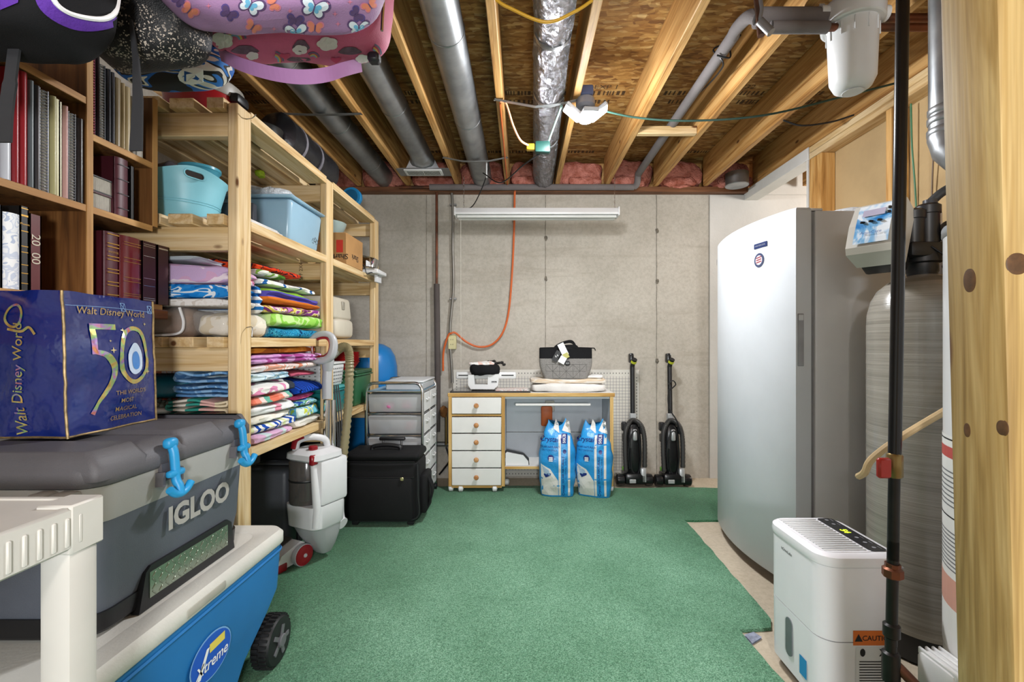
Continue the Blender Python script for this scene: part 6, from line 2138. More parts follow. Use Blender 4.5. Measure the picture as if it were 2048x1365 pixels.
# bottom row right: four maroon albums that stick out
XA = -1.303
d2 = lambda p: dpx(p, 1.303)
fr_ = []
for k in range(5):
    a = .06 + .19 * k
    fr_ += [(a, a + .012, GOLD), (a + .14, a + .152, GOLD)]
book('maroon_album', 'maroon album with gold frames and the word photos on its spine', d2(206), d2(236), z3, .212, '#4a1420', X=XA, deep=.24, bands=fr_, title=('PHOTOS', .009, .70, 0, GOLD), rounded=True)
book('maroon_album', 'glossy rounded maroon album with gold scroll lines', d2(238), d2(281), z3, .213, '#5e1a24', X=XA, deep=.24, rounded=True, rough=.15, bands=[(k, k + .005, GOLD) for k in (.08, .11, .30, .36, .60, .66, .86, .90)])
book('maroon_album', 'dark maroon album with thin silver double lines', d2(284), d2(313), z3, .214, '#3f1420', X=XA, deep=.24, bands=[(.05, .056, SPW), (.08, .086, SPW), (.28, .285, SPW), (.4, .405, SPW), (.76, .766, SPW), (.92, .926, SPW), (.95, .956, SPW)])
book('maroon_album', 'brownish maroon album at the right end beyond the bookcase post', d2(315), d2(338), z3, .214, '#43211f', X=XA, deep=.24, bands=[(.93, .955, SPW)])
# ================================================================= COOLERS
t = thing('wheeled_cooler', 'big blue wheeled cooler with a white lid on the carpet', 'cooler', (-1.045, 1.16, .014))
CB = pm('cooler_blue', '#2678be', .4, var=.05, vs=4)
CW = pm('cooler_white', '#dddad2', .45, var=.04, bump=.15, bs=120)
ring = lambda x0, x1, y0, y1, r, z: [Vector((x, y, z)) for x, y in rrect(x0, x1, y0, y1, r, 6)]
MB().loft([ring(-.195, .175, -.43, .25, .05, .05), ring(-.20, .185, -.44, .29, .05, .13), ring(-.203, .193, -.45, .40, .05, .215), ring(-.205, .2, -.455, .448, .05, .27), ring(-.21, .205, -.46, .46, .05, .418)]).build('tub', CB, t)
MB().loft([ring(-.211, .207, -.461, .461, .05, .395), ring(-.213, .2095, -.463, .463, .05, .40), ring(-.211, .207, -.461, .461, .05, .406)], False).build('body_rib', CB, t)
MB().loft([ring(-.212, .208, -.462, .462, .05, .42), ring(-.216, .212, -.466, .466, .05, .425), ring(-.216, .212, -.466, .466, .05, .455), ring(-.208, .202, -.458, .458, .05, .468), ring(-.16, .15, -.40, .40, .05, .468), ring(-.155, .145, -.395, .395, .05, .4655)]).build('lid', CW, t)
ld = t.children[-1]
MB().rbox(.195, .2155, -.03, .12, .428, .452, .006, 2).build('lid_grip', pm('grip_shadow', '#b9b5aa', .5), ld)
e = Matrix.Translation((.2065, .0, .29))
frm = flat_frame((.2045, .07, .272), (0, 1, 0), (0, 0, 1))
m = MB()
put_poly(m, ellipse(0, 0, .078, .056, 32), frm, rot=.0, lift=.0025)
m.build('logo_oval', pm('logo_blue', '#1e57c4', .3, var=0), t)
lg = t.children[-1]
m = MB()
put_poly(m, ellipse(0, 0, .082, .06, 32), frm, lift=.0015)
m.build('logo_rim', pm('logo_rim', '#7fb2e6', .3, var=0), t)
m = MB()
put_poly(m, [(-.01, .012), (.052, .012), (.052, .035), (-.01, .035)], frm, lift=.0035)
m.build('logo_yellow', pm('logo_yellow', '#e8d25a', .4, var=0), lg)
m = MB()
put_text(m, 'Xtreme', .04, flat_frame((.2045, .072, .258), (0, 1, 0), (0, 0, 1)), .012, lift=.0038, skew=.2)
put_poly(m, [(-.06, -.035), (-.045, -.035), (-.01, .03), (-.022, .03)], frm, lift=.0038)
m.build('logo_lettering', WHITEINK, lg)
for s in (1, -1):
    x = .172 if s > 0 else -.17
    w = MB()
    prof = [(.05, -.032), (.074, -.03), (.08, -.02), (.08, .02), (.074, .03), (.05, .032)]
    w.lathe(prof, (x, .425, .0805), 36, 0)
    for k in range(30):
        a = 2 * PI * k / 30
        q = MB().box(-.024, -.002, .078, .0855, -.004, .004)
        q2 = MB().box(.002, .024, .078, .0855, -.004, .004)
        for qq, off in ((q, 0), (q2, PI / 30)):
            qq.xf(Matrix.Translation((x, .425, .0805)) @ Matrix.Rotation(a + off, 4, 'X'))
            w.add(qq.v, qq.f, False)
    wh = w.build('wheel', pm('tyre_black', '#1b1b1d', .55), t)
    MB().lathe([(.02, .033), (.022, .04), (.018, .043)] if s > 0 else [(.02, -.033), (.022, -.04), (.018, -.043)], (x, .425, .0805), 18, 0).build('hub', pm('hub_grey', '#6a6a6e', .4), wh)
    for k in range(5):
        a = 2 * PI * k / 5
        MB().box(.03 if s > 0 else -.036, .036 if s > 0 else -.03, .018, .05, -.007, .007).xf(Matrix.Translation((x, .425, .0805)) @ Matrix.Rotation(a, 4, 'X')).build('spoke', pm('hub_grey', '#6a6a6e'), wh)
MB().cyl((-.17, .425, .0805), (.165, .425, .0805), .01, seg=10).build('axle', STEEL, t)
for x in (-.15, .14):
    MB().rbox(x - .03, x + .03, -.40, -.34, 0, .052, .008, 2).build('foot', CB, t)

# ---- grey cooler on top
t = thing('hard_cooler', 'grey hard cooler with blue latches standing on the blue cooler', 'cooler', (-1.12, 1.24, .483))
CG = pm('cooler_grey', '#5a5f69', .5, var=.05, bump=.25, bs=350, bd=.002)
CL = pm('cooler_pale', '#aaa9a6', .5, var=.03, bump=.15, bs=300, bd=.001)
CK = pm('cooler_lid_grey', '#5c5a5e', .55, var=.05, bump=.4, bs=350, bd=.002)
# box runs y -.28..+.28, x -.215..+.214 (front)
MB().loft([ring(-.20, .19, -.255, .255, .05, .045), ring(-.205, .20, -.262, .262, .05, .10), ring(-.21, .208, -.27, .27, .05, .26)]).build('tub', CG, t)
MB().loft([ring(-.2105, .2085, -.2705, .2705, .05, .255), ring(-.212, .211, -.273, .273, .05, .27), ring(-.213, .213, -.276, .276, .05, .335)]).build('pale_band', CL, t)
MB().loft([ring(-.19, .185, -.25, .25, .05, 0), ring(-.20, .195, -.258, .258, .05, .01), ring(-.202, .197, -.26, .26, .05, .05)]).build('black_base', BLACK, t)
lid = MB().loft([ring(-.216, .216, -.279, .279, .05, .337), ring(-.22, .22, -.283, .283, .055, .345), ring(-.218, .217, -.28, .28, .055, .372), ring(-.20, .19, -.262, .262, .05, .40), ring(-.17, .15, -.235, .235, .05, .402)]).build('lid', CK, t)
for y0, y1 in ((-.275, -.135), (-.03, .145), (.245, .278)):
    MB().loft([ring(-.15, .2185, y0, y1, .018, .35), ring(-.15, .218, y0, y1, .018, .378), ring(-.15, .19, y0 + .012, y1 - .012, .015, .411), ring(-.148, .184, y0 + .016, y1 - .016, .013, .413)]).build('lid_rib', CK, lid)
for y in (-.08, .205):
    MB().box(.19, .222, y - .026, y + .026, .30, .345).build('latch_socket', pm('latch_grey_dark', '#67656a', .5), t)
    MB().box(.20, .232, y - .034, y - .026, .29, .325).build('latch_guard', pm('latch_grey_dark', '#67656a'), t)
    MB().box(.20, .232, y + .026, y + .034, .29, .325).build('latch_guard', pm('latch_grey_dark', '#67656a'), t)
    BL = pm('latch_blue', '#2a9bd6', .4, var=.04)
    lt = MB().tube(curve3([(.222, y, .395), (.232, y, .37), (.236, y, .33), (.238, y, .30), (.246, y, .283), (.249, y, .266)], 5), .0105, 10).build('rubber_latch', BL, t)
    MB().soft((.224, y, .392), (.013, .017, .014), .7, .7, nu=16, nv=10).build('latch_knob', BL, lt)
    MB().rbox(.228, .246, y - .026, y + .026, .308, .326, .007, 2).build('latch_cross', BL, lt)
    MB().tube(curve3([(.250, y - .036, .284), (.250, y - .02, .270), (.250, y, .264), (.250, y + .02, .270), (.250, y + .036, .284)], 4), .0095, 10).build('latch_pull', BL, lt)
m = MB()
vs, fs = text_flat('IGLOO', .078, .04)
put_flat(m, vs, fs, flat_frame((.2045, .048, .195), (0, 1, 0), (0, 0, 1)), lift=.009)
n0 = len(m.v)
put_flat(m, vs, fs, flat_frame((.2045, .048, .195), (0, 1, 0), (0, 0, 1)), lift=-.002)
m.build('raised_lettering', pm('letter_pale', '#b9b6b0', .45), t)
m = MB().prism([(-.155, -.002), (-.135, .088), (-.12, .10), (.17, .10), (.19, .085), (.205, -.002)], .188, .207, 0)
m.build('black_frame', BLACK, t)
pl = MB().box(.207, .2085, -.125, .17, .022, .085).build('tread_plate', pm('tread_metal', '#9aa595', .25, .85, var=.12, vs=6), t)
tm = pm('tread_metal', '#9aa595')
pr = None
for i in range(14):
    for j in range(4):
        y, z = -.112 + .021 * i, .03 + .015 * j
        e = Matrix.Translation((.2088, y, z)) @ Matrix.Rotation(.8 if (i + j) % 2 else -.8, 4, 'X')
        if pr is None:
            pr = MB().rbox(-.0012, .0012, -.0075, .0075, -.0016, .0016, .0006, 1).build('tread_bar', tm, pl)
            o = pr
        else:
            o = pr.copy()
            COL.objects.link(o)
        o.matrix_local = e
h = MB().tube(curve3([(-.14, -.272, .31), (-.13, -.30, .305), (-.05, -.305, .30), (.03, -.305, .30), (.11, -.30, .305), (.12, -.272, .31)], 5), .009, 8).build('side_handle', CL, t)
for x in (-.14, .12, .165):
    MB().rbox(x - .02, x + .02, -.31, -.27, .285, .335, .008, 2).build('handle_lug', CL, t)
MB().cyl((.165, -.312, .31), (.165, -.30, .31), .012, seg=14).build('lug_pin', BLACK, t)

# ================================================================= SHOPPING BAG
t = thing('shopping_bag', 'glossy dark blue shopping bag with iridescent print standing on the grey cooler', 'bag', (-1.20, 1.245, .8965))
BN = pm('bag_navy', '#10246e', .12, var=.12, vs=5, bump=.35, bs=14, bd=.02, coat=.7)


def bagS(u, k):
    """u 0..4 around: corners at whole numbers, k 0..1 up"""
    C = [(-.105, -.135), (.09, -.135), (.085, .14), (-.105, .14)]
    i = int(u) % 4
    f = u - int(u)
    a, b = C[i], C[(i + 1) % 4]
    x, y = a[0] + (b[0] - a[0]) * f, a[1] + (b[1] - a[1]) * f
    bul = .014 * math.sin(PI * f) * math.sin(PI * k)
    nx, ny = [(0, -1), (1, 0), (0, 1), (-1, 0)][i]
    q = Vector((x * 10, y * 10, k * 4))
    w = .012 * noise.noise(q + Vector((4, 1, 2))) * math.sin(PI * min(1, f * 1)) + .004 * noise.noise(q * 3)
    lean = -.012 * k
    return Vector((x + nx * (bul + w) + lean, y + ny * (bul + w), .362 * k + .006 * noise.noise(Vector((x * 14, y * 14, 3))) * k))


rings = [[bagS(4 * i / 64, k / 16) for i in range(64)] for k in range(17)]
m = MB().loft(rings, False)
bv = m.bvh()
m.add(rings[0][::-1], [list(range(64))])
m.build('sack', BN, t)
inn = [[p * 1.0 + Vector((-p.x * .2, -p.y * .2, 0)) for p in r] for r in (rings[16], rings[10])]
MB().loft(inn, False).build('lining', pm('bag_lining', '#c8b48a', .3, .5, var=.3, vs=20), t)
IRI = N('iridescent_foil')
fi = IRI.noise(IRI.co, 11, 2, .6, 2.)
IRI.set(Base_Color=IRI.ramp(fi, [(.3, lin('#c9a35a')), (.42, lin('#d9c47a')), (.52, lin('#9fcf8a')), (.58, lin('#b48fd0')), (.66, lin('#e08a5a')), (.75, lin('#d8c890'))]), Roughness=.22, Metallic=.65)
IRI = IRI.m
for u in (1., 2.):
    MB().tube([bagS(u, k / 16) + Vector((.001, -.001 if u == 1 else .001, 0)) for k in range(17)], .003, 6).build('gold_piping', pm('piping_gold', '#a98f63', .3, .5, var=.25, vs=60), t)
MB().tube([bagS(4 * i / 64 + .0001, 0) + Vector((0, 0, .003)) for i in range(0, 34)], .003, 6).build('gold_piping', pm('piping_gold', '#a98f63', .3, .5, var=.25, vs=60), t)
FX = lambda y, z: flat_frame((.09, y, z), (0, 1, 0), (0, 0, 1))      # the side towards the aisle
FY = lambda x, z: flat_frame((x, -.135, z), (1, 0, 0), (0, 0, 1))    # the side towards the camera
m = MB()


def ribbon2(m, pts, w, fr, **kw):
    """flat brush stroke through 2d points; w one width or one for each point"""
    P_ = [(p.x, p.y) for p in curve3([(a, b, 0) for a, b in pts], 6)]
    n_ = len(P_)
    ws = w if isinstance(w, list) else [w, w]
    vs, fs = [], []
    for i, (a, b) in enumerate(P_):
        p0, p1 = P_[max(0, i - 1)], P_[min(n_ - 1, i + 1)]
        dx, dy = p1[0] - p0[0], p1[1] - p0[1]
        l = math.hypot(dx, dy) or 1
        s = i / (n_ - 1) * (len(ws) - 1)
        k = min(int(s), len(ws) - 2)
        hw = (ws[k] + (ws[k + 1] - ws[k]) * (s - k)) / 2
        vs += [(a - dy / l * hw, b + dx / l * hw), (a + dy / l * hw, b - dx / l * hw)]
    fs = [(2 * i, 2 * i + 2, 2 * i + 3, 2 * i + 1) for i in range(n_ - 1)]
    put_flat(m, vs, fs, fr, **kw)


K = dict(bvh=bv, lift=.0022, cut=.012)
# numeral five and nought
put_poly(m, [(-.075, .285), (.0, .285), (.0, .270), (-.075, .270)], FX(0, 0), **K)
put_poly(m, [(-.075, .271), (-.061, .271), (-.061, .205), (-.075, .205)], FX(0, 0), **K)
ribbon2(m, [(-.068, .212), (-.035, .20), (-.012, .165), (-.025, .12), (-.06, .075), (-.075, .05)], [.012, .016, .018, .014, .008, .012], FX(0, 0), **K)
out_, in_ = ellipse(.055, .20, .058, .082, 40), ellipse(.055, .20, .046, .070, 40)
put_flat(m, out_ + in_, [(i, (i + 1) % 40, 40 + (i + 1) % 40, 40 + i) for i in range(40)], FX(0, 0), **K)
m.build('numerals', IRI, t)
m = MB()
put_text(m, 'Walt Disney World', .026, FX(.0, .315), .004, skew=.1, **K)
for k, s in enumerate(("THE WORLD'S", 'MOST', 'MAGICAL', 'CELEBRATION')):
    put_text(m, s, .0165, FX((.045, .03, .03, .03)[k], .098 - .0225 * k), .002, **K)
m.build('print_lettering', pm('print_gold', '#b79a6a', .25, .5, var=.1), t)
m = MB()
put_text(m, 'Walt Disney World', .034, FY(-.015, .145), .004, rot=PI / 2, skew=.1, **K)
put_flat(m, ellipse(-.03, .30, .026, .03, 24) + ellipse(-.03, .30, .02, .024, 24), [(i, (i + 1) % 24, 24 + (i + 1) % 24, 24 + i) for i in range(24)], FY(0, 0), **K)
ribbon2(m, [(-.045, .268), (-.01, .262), (.01, .272), (.025, .255)], .006, FY(0, 0), **K)
m.build('side_print', IRI, t)
# plain pale patch where the bag shows its picture
m = MB()
put_poly(m, ellipse(.055, .19, .03, .045, 24), FX(0, 0), bvh=bv, lift=.0022, cut=.012)
m.build('pale_picture', pm('pic_pale', '#c8d8ee', .3, var=0), t)
m = MB()
put_poly(m, ellipse(.055, .185, .016, .026, 20), FX(0, 0), bvh=bv, lift=.0032, cut=.012)
m.build('blue_picture_band', pm('pic_blue', '#4a86cc', .3, var=0), t)
m = MB()


def star(cx, cy, r):
    return [(cx + (r if i % 2 == 0 else r * .28) * math.cos(PI / 2 + PI * i / 4), cy + (r if i % 2 == 0 else r * .28) * math.sin(PI / 2 + PI * i / 4)) for i in range(8)]


for a, b, r in ((-.02, .215, .009), (.02, .27, .007), (.055, .30, .006), (.105, .15, .009), (.1, .29, .006), (-.025, .24, .004)):
    put_poly(m, star(a, b, r), FX(0, 0), bvh=bv, lift=.0018)
m.build('sparkles', pm('sparkle_gold', '#d8c890', .25, .5, var=0), t)
m = MB()
for a in (.02, .12):
    b = .345
    for p, q in (((a, b), (a + .016, b)), ((a, b), (a, b - .022)), ((a + .016, b), (a + .016, b - .022)), ((a, b - .022), (a + .016, b - .022)), ((a, b), (a + .016, b - .022)), ((a + .016, b), (a, b - .022))):
        ribbon2(m, [p, q], .0012, FX(0, 0), bvh=bv, lift=.0014)
ribbon2(m, [(-.13, .328), (.0, .33), (.135, .327)], .001, FX(0, 0), bvh=bv, lift=.0014)
m.build('stitching', pm('stitch_blue', '#7fa8d8', .5, var=0), t)

# ================================================================= WHITE RESIN SHELF IN THE FOREGROUND
RESIN = pm('resin_white', '#d0cdc6', .45, var=.03)
t = thing('resin_shelf', 'white moulded plastic shelf unit at the left foreground edge', 'shelf unit', (-.96, .50, 0))
MB().rbox(-.25, .258, -.30, .258, .862, .872, .003, 1).build('deck', RESIN, t)
dk = t.children[-1]
MB().rbox(.244, .26, -.30, .26, .808, .8745, .004, 1).build('rim', RESIN, dk)
MB().rbox(-.25, .26, .244, .26, .808, .8745, .004, 1).build('rim', RESIN, dk)
for k in range(26):
    y = -.28 + .02 * k
    MB().rbox(.2585, .2625, y - .003, y + .003, .815, .86, .0015, 1).build('rim_flute', RESIN, dk)
for x, y in ((.232, .232), (-.225, .232), (.232, -.27), (-.225, -.27)):
    m = MB().rbox(x - .026, x + .026, y - .026, y + .026, 0, .808, .012, 2)
    m.build('leg', RESIN, t)
MB().rbox(.205, .2615, .205, .2615, .80, .8775, .003, 1).build('corner_block', RESIN, t)
MB().rbox(-.25, .258, -.30, .258, .30, .33, .006, 1).build('lower_deck', RESIN, t) if False else None

# ================================================================= BAGS HANGING FROM THE JOISTS
EYEV = Vector((0, 0, EYE))


def on_surface(m, bvh, poly, lift=.002, cut=14):
    """print on a bag: 2d outline given where the photograph shows it, dropped onto the bag's skin"""
    bm = bmesh.new()
    bvs = [bm.verts.new((a, b, 0)) for a, b in poly]
    bm.faces.new(bvs)
    bmesh.ops.triangulate(bm, faces=bm.faces)
    for _ in range(3):
        es = [e for e in bm.edges if e.calc_length() > cut]
        if not es:
            break
        bmesh.ops.subdivide_edges(bm, edges=es, cuts=1)
        bmesh.ops.triangulate(bm, faces=bm.faces)
    bm.verts.index_update()
    out, ok = [], []
    for v in bm.verts:
        d = (at(v.co.x, v.co.y, 1.) - EYEV).normalized()
        h = bvh.ray_cast(EYEV, d)
        ok.append(h[0] is not None)
        out.append(h[0] - d * lift if h[0] is not None else Vector())
    fs = [[v.index for v in f.verts] for f in bm.faces if all(ok[v.index] for v in f.verts)]
    used = sorted({i for f in fs for i in f})
    mp = {j: i for i, j in enumerate(used)}
    m.add([out[j] for j in used], [[mp[i] for i in f] for f in fs], False)
    bm.free()


def hang_bag(name, label, cat, c, s, e1, e2, amp, mat, seed, body='body', fr=6.):
    t = thing(name, label, cat, (c[0], c[1], c[2] - s[2]))
    m = MB().soft(c, s, e1, e2, amp, fr, seed, 64, 40)
    bv = m.bvh()
    o = t.location
    m.v = [p - o for p in m.v]
    b = m.build(body, mat, t)
    return t, bv, b


def loc(m, t):
    m.v = [p - t.location for p in m.v]
    return m


# black bag with purple band
t, bv, b = hang_bag('black_bag', 'black gym bag with purple band and white piping hanging at the left', 'bag', (-.97, .79, 1.835), (.225, .10, .20), .55, .5, .02, DARKF, 2.)
pur = pm('purple_fabric', '#5b2c9c', .8, var=.08, bump=.3, bs=300)
m = MB()
outer = [(p.x, p.y) for p in curve3([(a, b, 0) for a, b in [(62, -40), (75, 10), (105, 40), (150, 60), (195, 62), (235, 50), (245, 20), (246, -40)]], 4)]
inner = [(p.x, p.y) for p in curve3([(a, b, 0) for a, b in [(100, -40), (108, 0), (130, 22), (165, 34), (205, 38), (228, 28), (236, 5), (238, -40)]], 4)]
for i in range(len(outer) - 1):
    on_surface(m, bv, [outer[i], outer[i + 1], inner[i + 1], inner[i]], .003, 12)
on_surface(m, bv, [(0, -30), (40, -30), (36, 5), (0, 20)], .003, 12)
loc(m, t).build('purple_band', pur, t)
m = MB()
hits = []
for (px, py) in [(x, y) for x, y in inner]:
    d = (at(px, py, 1.) - EYEV).normalized()
    h = bv.ray_cast(EYEV, d)
    if h[0]:
        hits.append(h[0] - d * .004)
if len(hits) > 2:
    m.tube(hits, .004, 6)
    loc(m, t).build('white_piping', WHITEINK, t)
loc(MB().strap(curve3([(-.80, .80, 2.0), (-.80, .80, 2.2), (-.80, .80, 2.42)]), .03, .004, (1, 0, 0)), t).build('hanging_strap', DARKF, t)
loc(MB().strap(curve3([at(30, 90, .80), at(21, 160, .80), at(13, 220, .81), at(9, 285, .81)]), [.02] * 9 + [.024] * 16, .004, (1, 0, 0)), t).build('loose_strap', pm('strap_charcoal', '#2b2b2e', .9), t)
loc(MB().strap(curve3([(-1.1, .80, 2.0), (-1.1, .80, 2.2), (-1.1, .80, 2.42)]), .03, .004, (1, 0, 0)), t).build('hanging_strap', DARKF, t)

# black sequin bag
n = N('sequin_fabric')
vo = n.node('ShaderNodeTexVoronoi', {'Vector': n.co, 'Scale': 380.0})
k1 = n.node('ShaderNodeSeparateXYZ', {'Vector': vo.outputs['Color']}).outputs[0]
gate = n.noise(n.co, 14, 2)
on = n.mix(1., n.ramp(k1, [(.80, (0, 0, 0, 1)), (.84, (1, 1, 1, 1))]), n.ramp(gate, [(.48, (0, 0, 0, 1)), (.58, (1, 1, 1, 1))]), 'MULTIPLY')
n.set(Base_Color=n.mix(on, lin('#0f0e10'), lin('#b5a79a')), Roughness=.6)
n.bump(vo.outputs['Distance'], .3, .003)
t, bv, b = hang_bag('sequin_bag', 'black glitter backpack hanging between the gym bag and the pink bags', 'bag', (-.835, 1.0, 1.93), (.13, .075, .185), .6, .55, .018, n.m, 5.)
loc(MB().strap([at(262, 40, .93), at(272, 120, .93), at(276, 200, .935), at(272, 302, .94)], [.006, .012, .02, .026], .004, (1, 0, 0)), t).build('loose_strap', pm('strap_charcoal', '#2b2b2e'), t)
for x in (-.90, -.77):
    loc(MB().strap([(x, 1.0, 2.05), (x, 1.0, 2.25), (x, 1.0, 2.42)], .03, .004, (1, 0, 0)), t).build('hanging_strap', DARKF, t)

# blue, white and black drawstring bag
n = N('streak_print')
w = n.noise(n.map((9, 9, 30), (2, 0, 1), (.3, .5, .6)), 1.2, 1, .5, .6)
n.set(Base_Color=n.ramp(w, [(0, lin('#121316')), (.42, lin('#1d62b8')), (.50, lin('#e6e2da')), (.57, lin('#121316')), (.62, lin('#2a78cc')), (.7, lin('#dcdad4'))], 'CONSTANT'), Roughness=.7)
t, bv, b = hang_bag('sports_bag', 'blue, white and black sports bag with a letter G hanging behind the sequin bag', 'bag', (-1.05, 1.37, 2.03), (.175, .06, .128), .6, .55, .006, n.m, 3.)
m = MB()
on_surface(m, bv, [(x, y) for x, y in ellipse(381, 152, 23, 15, 24)], .008)
loc(m, t).build('white_ring', WHITEINK, t)
m = MB()
on_surface(m, bv, [(x, y) for x, y in ellipse(381, 152, 20, 12.5, 24)], .012)
loc(m, t).build('blue_disc', pm('disc_blue', '#1d5fb0', .6, var=0), t)
m = MB()
vs, fs = text_flat('G', 26, .5)
for f in fs:
    on_surface(m, bv, [(381 + vs[i][0] * 1.2, 152 - vs[i][1] * .8) for i in f], .016, 30)
loc(m, t).build('letter', WHITEINK, t)
m = MB()
on_surface(m, bv, [(315, 128), (345, 118), (380, 110), (406, 118), (395, 130), (360, 136)], .003)
loc(m, t).build('grey_panel', pm('panel_grey', '#7d8894', .6), t)
for x in (-1.15, -.95):
    loc(MB().tube([(x, 1.37, 2.12), (x, 1.37, 2.3), (x, 1.37, 2.42)], .005, 8), t).build('drawstring', BLACK, t)


# pink rainbow bag
def blob(cx, cy, r, n_=5):
    out = []
    for i in range(30):
        a = 2 * PI * i / 30
        rr = r * (1 + .18 * abs(math.sin(a * n_ / 2)))
        out.append((cx + rr * 1.1 * math.cos(a), cy + rr * .72 * math.sin(a)))
    return out


def arc_band(cx, cy, r0, r1, a0, a1, k=10):
    p = [(cx + r1 * math.cos(a0 + (a1 - a0) * i / k), cy - r1 * math.sin(a0 + (a1 - a0) * i / k)) for i in range(k + 1)]
    q = [(cx + r0 * math.cos(a0 + (a1 - a0) * i / k), cy - r0 * math.sin(a0 + (a1 - a0) * i / k)) for i in range(k + 1)]
    return [[p[i], p[i + 1], q[i + 1], q[i]] for i in range(k)]


PK = pm('pink_fabric', '#d8688c', .7, var=.08, bump=.2, bs=300)
t, bv, b = hang_bag('pink_bag', 'pink bag printed with clouds and rainbows, lavender strap looping below', 'bag', (-.585, 1.17, 2.06), (.245, .08, .185), .4, .35, .01, PK, 4.)
cols = [pm('rb_%d' % i, c, .7, var=0) for i, c in enumerate(('#5d5f7a', '#a83a55', '#d8b050', '#7aa0b8'))]
CLW = pm('cloud_white', '#e6e2dc', .7, var=0)
for (cx, cy, r, a0, a1) in ((468, 82, 26, .2, 2.6), (548, 122, 20, -1., 1.4), (742, 108, 22, -.8, 1.2), (626, 118, 14, .3, 2.4)):
    m = MB()
    for i, mt in enumerate(cols):
        m.cur = i
        for q in arc_band(cx, cy, r * (1 - .16 * (i + 1)), r * (1 - .16 * i), a0, a1):
            on_surface(m, bv, q, .002)
    loc(m, t).build('rainbow_print', cols, t)
for cx, cy, r in ((442, 82, 20), (655, 88, 17), (505, 112, 10), (600, 100, 12), (725, 118, 11)):
    m = MB()
    on_surface(m, bv, blob(cx, cy, r), .003)
    loc(m, t).build('cloud_print', CLW, t)
m = MB()
for cx, cy in ((471, 117), (672, 120), (570, 112)):
    on_surface(m, bv, [(cx + 11 * math.sin(a) ** 3, cy - (8 * math.cos(a) - 3.2 * math.cos(2 * a) - 1.2 * math.cos(3 * a)) * .7) for a in [2 * PI * i / 20 for i in range(20)]], .003)
loc(m, t).build('heart_print', pm('heart_pink', '#c2285c', .6, var=0), t)
m = MB()
for cx, cy, w_, h_ in ((490, 100, 26, 9), (602, 92, 16, 12), (700, 102, 22, 8), (598, 118, 22, 6)):
    on_surface(m, bv, [(cx + w_ * math.cos(a) * (1 + .2 * math.sin(3 * a)), cy + h_ * math.sin(a)) for a in [2 * PI * i / 18 for i in range(18)]], .0025)
loc(m, t).build('grey_print', pm('print_mauve', '#6d5566', .7, var=.2, vs=60), t)
LAV = pm('lavender_webbing', '#b07cae', .75, var=.05)
sp = [at(440, 108, 1.2), at(480, 128, 1.14), at(540, 146, 1.11), at(600, 154, 1.11), at(650, 150, 1.13), at(690, 138, 1.17), at(722, 130, 1.22)]
loc(MB().strap(curve3(sp, 6), .032, .003, (0, -.45, .9)), t).build('loop_strap', LAV, t)
loc(MB().rbox(-.40, -.37, 1.17, 1.2, 1.86, 1.885, .006, 1), t).build('buckle', BLACK, t)
loc(MB().tube(curve3([(-.345, 1.12, 1.9), (-.335, 1.12, 2.1), (-.35, 1.13, 2.25)]), .004, 6), t).build('side_zip', CHROME, t)
for x in (-.70, -.53):
    loc(MB().strap([(x, 1.17, 2.2), (x, 1.17, 2.3), (x, 1.17, 2.42)], .03, .004, (1, 0, 0)), t).build('hanging_strap', LAV, t)

# lavender butterfly bag
LV = pm('lavender_fabric', '#ab82ae', .7, var=.06, vs=5, bump=.2, bs=300)
t, bv, b = hang_bag('butterfly_bag', 'lavender bag printed with butterflies hanging in front of the pink bag', 'bag', (-.515, .93, 2.00), (.245, .075, .215), .45, .4, .014, LV, 7.)
BM = [pm('bf_white', '#dfe6ee', .7, var=0), pm('bf_blue', '#6fb4d8', .7, var=0), pm('bf_dark', '#5d4470', .7, var=0), pm('bf_orange', '#e0846a', .7, var=0), pm('bf_purple', '#5c4a8c', .7, var=0), pm('bf_pink', '#d87f98', .7, var=0)]


def wing(cx, cy, r, ang, ln, wd):
    return [(cx + (ln * r * (1 - math.cos(a)) / 2) * math.cos(ang) - wd * r * math.sin(a) * math.sin(ang) * (1 - .3 * math.cos(a)), cy + (ln * r * (1 - math.cos(a)) / 2) * math.sin(ang) + wd * r * math.sin(a) * math.cos(ang) * (1 - .3 * math.cos(a))) for a in [2 * PI * i / 16 for i in range(16)]]


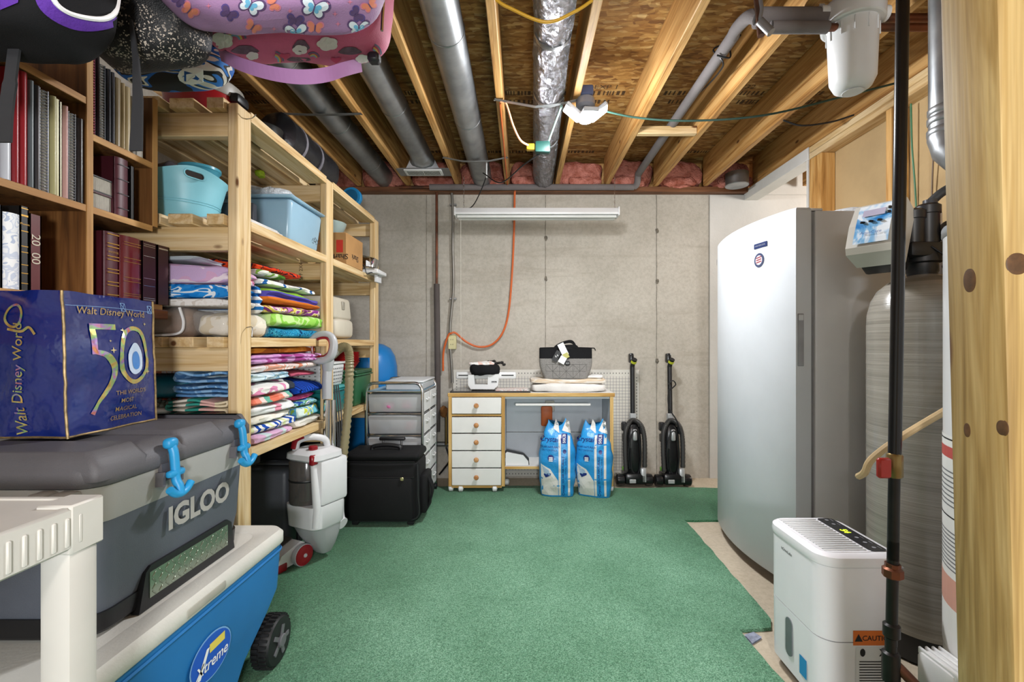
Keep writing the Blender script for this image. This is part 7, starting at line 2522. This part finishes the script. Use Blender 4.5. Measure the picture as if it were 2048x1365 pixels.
for (cx, cy, r, tl, kind) in ((500, 12, 30, .5, 0), (628, 18, 32, .3, 0), (592, 66, 26, -.1, 0), (718, 58, 24, 0, 0), (456, 28, 20, .6, 4), (590, 42, 18, .2, 4), (712, 30, 18, 1.0, 4), (378, 22, 20, .7, 3), (505, 55, 18, .6, 3), (630, 56, 18, .1, 3), (545, 8, 18, 1.2, 3), (548, 76, 14, 0, 4), (740, 12, 18, -.6, 3), (355, 2, 16, .8, 4)):
    m = MB()
    for sgn in (-1, 1):
        base = tl - PI / 2 if sgn < 0 else tl + PI / 2
        up = tl - PI / 2
        for ang, ln, wd in ((tl + (PI + .55 if sgn < 0 else -.55), 1.1, .38), (tl + (PI - .5 if sgn < 0 else .5), .8, .3)):
            m.cur = 2 if kind == 0 else (4 if kind == 4 else 5)
            on_surface(m, bv, wing(cx, cy, r, ang, ln, wd), .002, 10)
            m.cur = 0 if kind == 0 else (2 if kind == 4 else 3)
            on_surface(m, bv, wing(cx, cy, r, ang, ln * .85, wd * .75), .0028, 10)
            if kind == 0:
                m.cur = 1
                on_surface(m, bv, wing(cx, cy, r, ang, ln * .45, wd * .4), .0036, 10)
    m.cur = 2
    dx, dy = math.sin(tl) * -r * .32, math.cos(tl) * r * .32
    on_surface(m, bv, [(cx - dx - 1.5, cy - dy), (cx - dx + 1.5, cy - dy), (cx + dx + 1.5, cy + dy), (cx + dx - 1.5, cy + dy)], .0044, 10)
    if m.v:
        loc(m, t).build('butterfly_print', BM, t)
m = MB()
for cx, cy in ((417, 12), (670, 28), (580, 22), (548, 58), (676, 48), (655, 8), (700, 4)):
    for q in (star(cx, cy, 6),):
        on_surface(m, bv, q, .002)
if m.v:
    loc(m, t).build('sparkle_print', BM[5], t)
loc(MB().tube(curve3([(-.275, .90, 2.02), (-.272, .9, 1.93), (-.30, .9, 1.83)]), .004, 6), t).build('piping', pm('piping_pink', '#d8a9cf', .5), t)
for x in (-.62, -.42):
    loc(MB().strap([(x, .93, 2.19), (x, .93, 2.3), (x, .93, 2.42)], .03, .004, (1, 0, 0)), t).build('hanging_strap', LAV, t)
